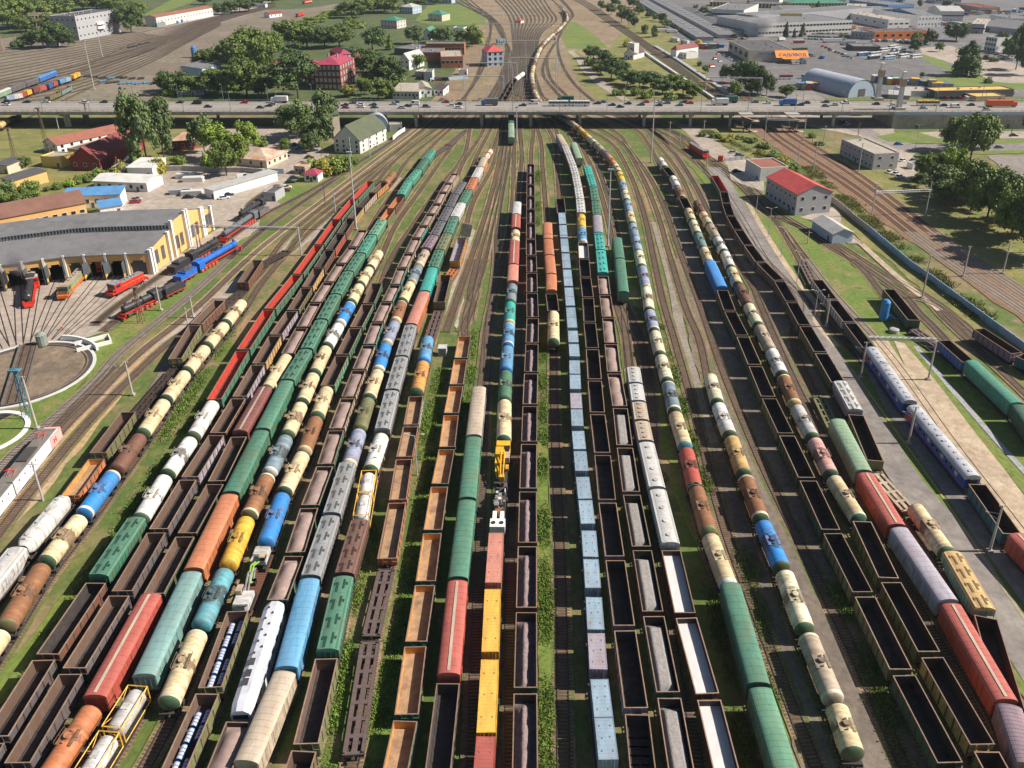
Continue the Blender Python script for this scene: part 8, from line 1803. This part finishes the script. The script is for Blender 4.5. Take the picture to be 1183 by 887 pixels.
for i, t in enumerate(bv):
    kd = t[4] if len(t) > 4 else 'car'; p = at(t[0], t[1], t[2], ZR+.6); left = (p.y-YN) < 13.4
    kw = {}
    if kd == 'truck': kw = dict(L=16 if t[3] == 'orange' else 9, box={'orange':'orange','blue':'grey' if t[0] == 'A2' else 'blue','green':'green'}.get(t[3], 'white'))
    if kd == 'bus': kw = dict(L=11.5, box='white' if t[0] == 'A2' else 'yellow')
    pr = car_proto(t[3], kd) if kd in ('car','suv','van') else truck_proto(t[3], kw['box'], kw['L']) if kd == 'truck' else bus_proto(t[3], kw['L'], kw['box'])
    yy = min(max(p.y, YN+3.2), YF-3.2)
    put(pr, (p.x, yy, ZR), R(-90) if left else R(90), {'car':'car','suv':'suv','van':'van','truck':'truck','bus':'bus'}[kd], f'{word[t[3]]} {dict(suv="off-road car").get(kd,kd)} on the bridge, {ordn(i+1)} vehicle from the left', dict(suv='car').get(kd, kd), 'vehicles crossing the road bridge')
# the two halves of the bendy bus get their bellows by standing nose to tail
def lot(where, items, group=None):
    items = sorted(items, key=lambda t: px(t[0], t[1], t[2])[0])
    for i, t in enumerate(items):
        kd = t[5] if len(t) > 5 else 'car'; a = R(t[4]) if len(t) > 4 else 0
        nm = dict(suv='off-road car').get(kd, kd)
        veh(t[0], t[1], t[2], t[3], kd, a, 0.03, lab=f'{word[t[3]]} {nm} {where}' + (f', {ordn(i+1)} from the left' if len(items) > 1 else ''), group='vehicles ' + where, L=(t[6] if len(t) > 6 else None), box=(t[7] if len(t) > 7 else None))
lot('parked along the white canopy wall', [('F2',598,748,'white',-60,'van'),('F2',575,776,'white',-60),('F2',545,800,'navy',-60),('F2',532,820,'white',-60),('F2',503,843,'red',-60),('F2',497,862,'navy',-60),('F2',468,884,'white',-60)])
lot('parked beside the small huts', [('F2',945,748,'navy',-70),('F2',920,776,'black',-75),('F2',893,812,'white',-70),('F2',885,834,'maroon',-70),('F2',885,597,'navy',-85),('F2',1050,608,'maroon',-80),('F2',1003,650,'grey',-80),('F2',955,520,'navy',-60),('F2',985,545,'blue',-60),('F2',1080,560,'navy',-60)])
lot('in the parking yard by the white sheds', [('F2',38,690,'white',-60,'van'),('F2',225,880,'black',-80),('F1',935,775,'silver',-80),('F1',925,795,'red',-80),('F1',885,705,'blue',-80)])
lot('in the yard of the green-roofed house', [('F4',350,472,'white',0,'van'),('F4',422,478,'white',0,'van'),('F4',383,540,'white',-70),('F4',335,588,'silver',-40)])
lot('beside the railing fence', [('F3',397,455,'silver',-85),('F3',440,474,'grey',-85),('F3',420,585,'black',-70)])
lot('by the street below the ramp', [('E8',325,458,'blue',-85),('E8',1012,480,'teal',-88),('E8',1112,398,'black',-88),('E8',355,570,'white',-60),('E8',430,570,'grey',-70),('E8',265,648,'white',-50),('E8',310,660,'white',-60),('E8',335,680,'white',-70),('F3',1140,245,'black',-60),('F3',1175,262,'white',-60)])
lot('in the bus park', [('E6',570,380,'blue',-60,'bus'),('E6',645,402,'navy',-62,'bus'),('E6',655,378,'white',-62,'bus'),('E6',750,405,'lblue',-62,'bus'),('E6',720,352,'white',-55,'bus'),('E6',775,385,'navy',-55,'bus'),('E6',775,330,'white',-55,'bus'),('E6',830,355,'white',-55,'bus'),('E6',800,345,'white',-55,'bus'),('E6',850,392,'white',-55,'bus'),('E6',935,395,'white',-60,'bus')])
lot('before the market hall', [('E6',370,290,'green',-85,'truck',20,'white'),('E6',475,308,'white',-85,'truck',16,'silver'),('E6',135,295,'red',-85,'bus',10,'white'),('E6',140,350,'green',-70,'bus',14,'green'),('E6',15,280,'white',-60,'truck',8),('E6',450,385,'white',0,'van'),('E6',290,400,'blue',20,'van'),('E6',350,348,'grey',-50),('E6',390,358,'red',-50),('E6',165,437,'teal',-80,'van'),('E6',105,440,'silver',-80,'van'),('E6',45,540,'white',-85,'bus',9,'red'),('E6',220,535,'lblue',-85,'bus',14,'lblue'),('E6',215,378,'grey',-50,'suv')])
lot('on the lorry park by the ticket hall', [('E5',145,220,'lblue',-85,'truck',11,'white'),('E5',215,225,'white',-85,'truck',11,'white'),('E5',232,285,'white',30,'truck',11,'white'),('E5',303,302,'green',30,'truck',9,'white'),('E5',285,328,'navy',-85),('E5',345,348,'silver',-85,'van'),('E5',530,372,'red',-60),('E5',510,405,'grey',-60,'suv'),('E5',545,422,'silver',-60),('E5',490,460,'red',-60,'van'),('E5',440,310,'teal',10,'truck',8,'teal'),('E5',395,300,'yellow',20,'truck',8,'yellow')])
rr = random.Random(77)
def rows(where, c, x0, y0, x1, y1, n, a, kinds=('car',)):
    cs = ['white','silver','navy','black','red','grey','teal','white','maroon','white']
    lot(where, [(c, x0+(x1-x0)*i/(n-1)+rr.uniform(-1,1), y0+(y1-y0)*i/(n-1), rr.choice(cs), a+rr.uniform(-4,4), rr.choice(kinds)) for i in range(n)])
rows('in the upper row before the market shops', 'E6', 190, 232, 470, 232, 17, 5); rows('in the middle row before the market shops', 'E6', 205, 252, 470, 262, 15, 5); rows('in the lower row before the market shops', 'E6', 180, 268, 350, 275, 9, 5)
rows('in front of the orange store', 'E6', 640, 285, 880, 285, 13, 5, ('car','car','van')); rows('beside the big beige box store', 'E6', 95, 380, 175, 420, 7, -60); rows('in the second row beside the beige store', 'E6', 115, 362, 235, 385, 8, -60)
rows('on the lane behind the lock-up garages', 'E5', 470, 120, 560, 155, 6, 45); rows('on the left of the beige box store', 'E5', 570, 380, 640, 420, 5, -30); rows('in the lorry row at the top right', 'E7', 585, 95, 730, 90, 9, 0, ('van',)); rows('in front of the pale office at right', 'E7', 960, 405, 1075, 450, 7, 60, ('van','car'))
rows('in front of the top right blue sheds', 'E7', 950, 100, 1180, 125, 11, 10, ('van','car')); rows('under the long truck canopy', 'E8', 600, 118, 1090, 112, 12, 0, ('van',)); rows('by the white halls', 'E6', 620, 205, 740, 205, 6, 10)
rows('in the workshop yard', 'E3', 580, 552, 680, 550, 3, -85, ('car','van')); rows('beyond the ruined building', 'E1', 810, 165, 880, 190, 5, 30); rows('in the rear yard of the distant warehouse', 'E2', 20, 75, 290, 65, 12, 20, ('van','car'))
rr = random.Random(9); kc = ['white','red','skyblue','green','lgrey','yellow','gblue','tan']
for wh, c, x0, y0, x1, y1, n in (('behind the market hall','O',925,33,1005,36,16),('right of the orange store','O',1070,28,1180,34,18),('at the very top right','O',1010,22,1183,14,22),('between ramp and bus park','E6',640,560,1170,600,14),('left of the arched hangar','E6',140,610,380,600,10),('around the ticket hall','E5',330,330,560,330,8),('by the white halls','E6',600,90,1150,95,16)):
    for i in range(n):
        p = at(c, x0+(x1-x0)*(i+.5)/n, y0+(y1-y0)*(i+.5)/n + rr.uniform(-5,5)*CR[c][2]/6); k = rr.choice(kc); k2 = rr.choice(kc); w, d, h = rr.uniform(3,8), rr.uniform(3,6), rr.uniform(2.6,4.5)
        s = empty('kiosk', p, rr.uniform(-.3,.3), f'{cw(k)} kiosk {wh}, {ordn(i+1)} from the left', 'kiosk', 'kiosks ' + wh); q = MB(); q.box(-w/2,w/2,-d/2,d/2,0,h); q.build('wall', paint(k), s); q = MB(); q.box(-w/2-.3,w/2+.3,-d/2-.8,d/2+.3,h,h+.25); q.build('roof', paint(k2), s)
rows('in the top lot behind the yellow banner', 'E6', 150, 215, 470, 200, 16, 30, ('car','van')); rows('in the upper lot right of the orange store', 'E7', 140, 300, 330, 330, 12, 20, ('car','van')); rows('along the bus park kerb', 'E6', 300, 320, 500, 400, 10, -50); rows('beside the arched hangar', 'E6', 200, 560, 460, 545, 11, 20, ('car','van')); rows('under the yellow truck roof', 'E8', 600, 150, 830, 148, 6, 0, ('van',)); rows('on the market approach', 'E5', 640, 330, 700, 250, 6, 60)
# scattered blue bogies in the far left yard
wb = MB()
for y in (-.9,.9):
    for s in (-1, 1): wb.tube((s*.75,y,.5),(s*.92,y,.5),.5,10)
    wb.tube((-.8,y,.5),(.8,y,.5),.1,6)
wb.box(-1.1,1.1,-1.5,1.5,.5,.95); WBM = wb.mesh('spare_bogie', paint('skyblue')); WBD = wb.mesh('spare_bogie', M_frame)
pts = [(650,530),(705,535),(760,538),(820,532),(850,535),(905,540),(965,540),(745,570),(795,565),(835,575),(890,572),(945,575),(700,560),(540,525),(600,525),(890,325),(925,318),(965,305),(1010,295),(1050,575),(1075,545),(1000,570)]
pts.sort()
for i, (x, y) in enumerate(pts):
    p = at('E1', x, y); o = bpy.data.objects.new('spare_bogie', WBM if i % 3 == 0 else WBD); C.objects.link(o); o.location = p; o.rotation_euler = (0,0,R(-50)); o.scale = (1.3,1.3,1.3)
    tag(o, f'spare wheel bogie lying in the far left yard, {ordn(i+1)} from the left', 'bogie', 'spare bogies in the far left yard')
for i, (x, y) in enumerate([(32,160),(62,150),(92,140),(122,133)]):
    p = at('E2', x, y); s = empty('blue_barrel', p, 0, f'blue barrel at the warehouse wall, {ordn(i+1)} from the left, top left', 'barrel', 'blue barrels at the warehouse wall'); q = MB(); q.tube((0,0,0),(0,0,2.6),1.3,12); q.build('shell', paint('blue'), s); q = MB(); q.tube((0,0,2.6),(0,0,2.9),1.0,12); q.build('lid', paint('blue'), s)
p = at('E2', 148, 392); s = empty('blue_water_tank', p, 0, 'tall bright blue tank at the edge of the left tree belt', 'tank'); q = MB(); q.tube((0,0,0),(0,0,8),2.0,16); q.tube((0,0,8),(0,0,9.2),2.0,16,0,.6); q.build('vessel', paint('blue'), s); q = MB(); q.tube((-2.3,0,0),(-2.3,0,8),.1,4); q.tube((-2.3,.5,0),(-2.3,.5,8),.1,4); q.build('ladder', M_steel, s)
# people
def person(c, x, y, rz, top, legs, label):
    p = at(c, x, y, .03); V = [(0,0,.95),(0,0,1.18),(0,0,1.40),(0,0,1.50),(0,.02,1.60),(0,.02,1.72),(.11,0,.90),(.13,.06,.50),(.14,-.02,.08),(.14,.16,.04),(-.11,0,.90),(-.13,-.02,.50),(-.14,-.14,.08),(-.14,.04,.04),(.20,0,1.38),(.27,.04,1.10),(.26,.18,.88),(-.20,0,1.38),(-.27,-.02,1.10),(-.27,.06,.86)]
    E_ = [(0,1),(1,2),(2,3),(3,4),(4,5),(0,6),(6,7),(7,8),(8,9),(0,10),(10,11),(11,12),(12,13),(2,14),(14,15),(15,16),(2,17),(17,18),(18,19)]
    Rr = [.15,.14,.16,.06,.10,.08,.09,.065,.045,.04,.09,.065,.045,.04,.07,.045,.035,.07,.045,.035]
    me = bpy.data.meshes.new('person'); me.from_pydata(V, E_, []); o = bpy.data.objects.new('person_body', me); C.objects.link(o)
    md = o.modifiers.new('s', 'SKIN'); 
    for i, r_ in enumerate(Rr): me.skin_vertices[0].data[i].radius = (r_, r_*.8)
    me.skin_vertices[0].data[0].use_root = True; sb = o.modifiers.new('d', 'SUBSURF'); sb.levels = 2; sb.render_levels = 2
    bpy.context.view_layer.update(); m2 = bpy.data.meshes.new_from_object(o.evaluated_get(bpy.context.evaluated_depsgraph_get())); bpy.data.objects.remove(o)
    m2.materials.clear(); skin = mat('skin',(.45,.26,.18),.6,.05); m2.materials.append(top); m2.materials.append(legs); m2.materials.append(skin); m2.materials.append(M_black)
    for f in m2.polygons:
        z = f.center.z; f.material_index = 2 if (z > 1.47 and z < 1.72) or (abs(f.center.x) > .2 and z < .93) else 3 if z >= 1.72 or z < .12 else 0 if z > .95 else 1; f.use_smooth = True
    q = bpy.data.objects.new('person', m2); C.objects.link(q); q.location = p; q.rotation_euler = (0,0,rz); tag(q, label, 'person')
person('H1', 535, 748, R(60), mat('hivis_orange',(.75,.22,.08),.7,.1), mat('dark_trousers',(.03,.035,.05),.8,.1), 'person in an orange jacket walking on the roundhouse apron')
person('B1', 657, 586, R(120), mat('navy_jacket',(.03,.05,.12),.8,.1), mat('dark_trousers',(.03,.035,.05),.8,.1), 'person in dark blue work clothes beside the red shunter')
# smoke
def smoke(c, x, y, z, size, dens, col, seed, label):
    p = at(c, x, y); bpy_m = bmesh.new(); bmesh.ops.create_icosphere(bpy_m, subdivisions=3, radius=1); me = bpy.data.meshes.new('smoke'); bpy_m.to_mesh(me); bpy_m.free()
    m = bpy.data.materials.new('smoke'); m.use_nodes = True; N, L = nodes(m); N.remove(N['Principled BSDF']); v = N.new('ShaderNodeVolumePrincipled'); v.inputs['Color'].default_value = (*col, 1)
    tc = N.new('ShaderNodeTexCoord'); n = N.new('ShaderNodeTexNoise'); n.inputs['Scale'].default_value = 1.8; n.inputs['Detail'].default_value = 4; n.noise_dimensions = '4D'; n.inputs['W'].default_value = seed; L.new(tc.outputs['Object'], n.inputs['Vector'])
    ln = N.new('ShaderNodeVectorMath'); ln.operation = 'LENGTH'; L.new(tc.outputs['Object'], ln.inputs[0]); s = N.new('ShaderNodeMath'); s.operation = 'SUBTRACT'; s.inputs[0].default_value = 1.0; L.new(ln.outputs['Value'], s.inputs[1])
    a = N.new('ShaderNodeMath'); a.operation = 'ADD'; L.new(s.outputs[0], a.inputs[0]); L.new(n.outputs['Fac'], a.inputs[1]); r = N.new('ShaderNodeMapRange'); r.inputs['From Min'].default_value = .62; r.inputs['From Max'].default_value = 1.25; r.inputs['To Max'].default_value = dens; L.new(a.outputs[0], r.inputs[0])
    L.new(r.outputs[0], v.inputs['Density']); L.new(v.outputs[0], N['Material Output'].inputs['Volume']); me.materials.append(m)
    o = bpy.data.objects.new('smoke', me); C.objects.link(o); o.location = (p.x, p.y, z); o.scale = size; tag(o, kind='stuff')
smoke('E5', 830, 250, 13, (17,8,13), .16, (.9,.9,.92), 2, '')
smoke('H1', 190, 400, 8, (4.0,3,4.5), .30, (.35,.33,.36), 5, '')

# ================================================================ air
b = MB(); b.box(-6200, 6200, -800, 9200, -1, 140); hz = b.build('haze', mat('haze', (.5,.5,.5)), kind='stuff')
m = MATS['haze']; N, L = nodes(m); N.clear(); o_ = N.new('ShaderNodeOutputMaterial'); v = N.new('ShaderNodeVolumePrincipled'); v.inputs['Color'].default_value = (.72,.82,.95,1); v.inputs['Density'].default_value = .00006; v.inputs['Anisotropy'].default_value = .2; L.new(v.outputs[0], o_.inputs['Volume'])
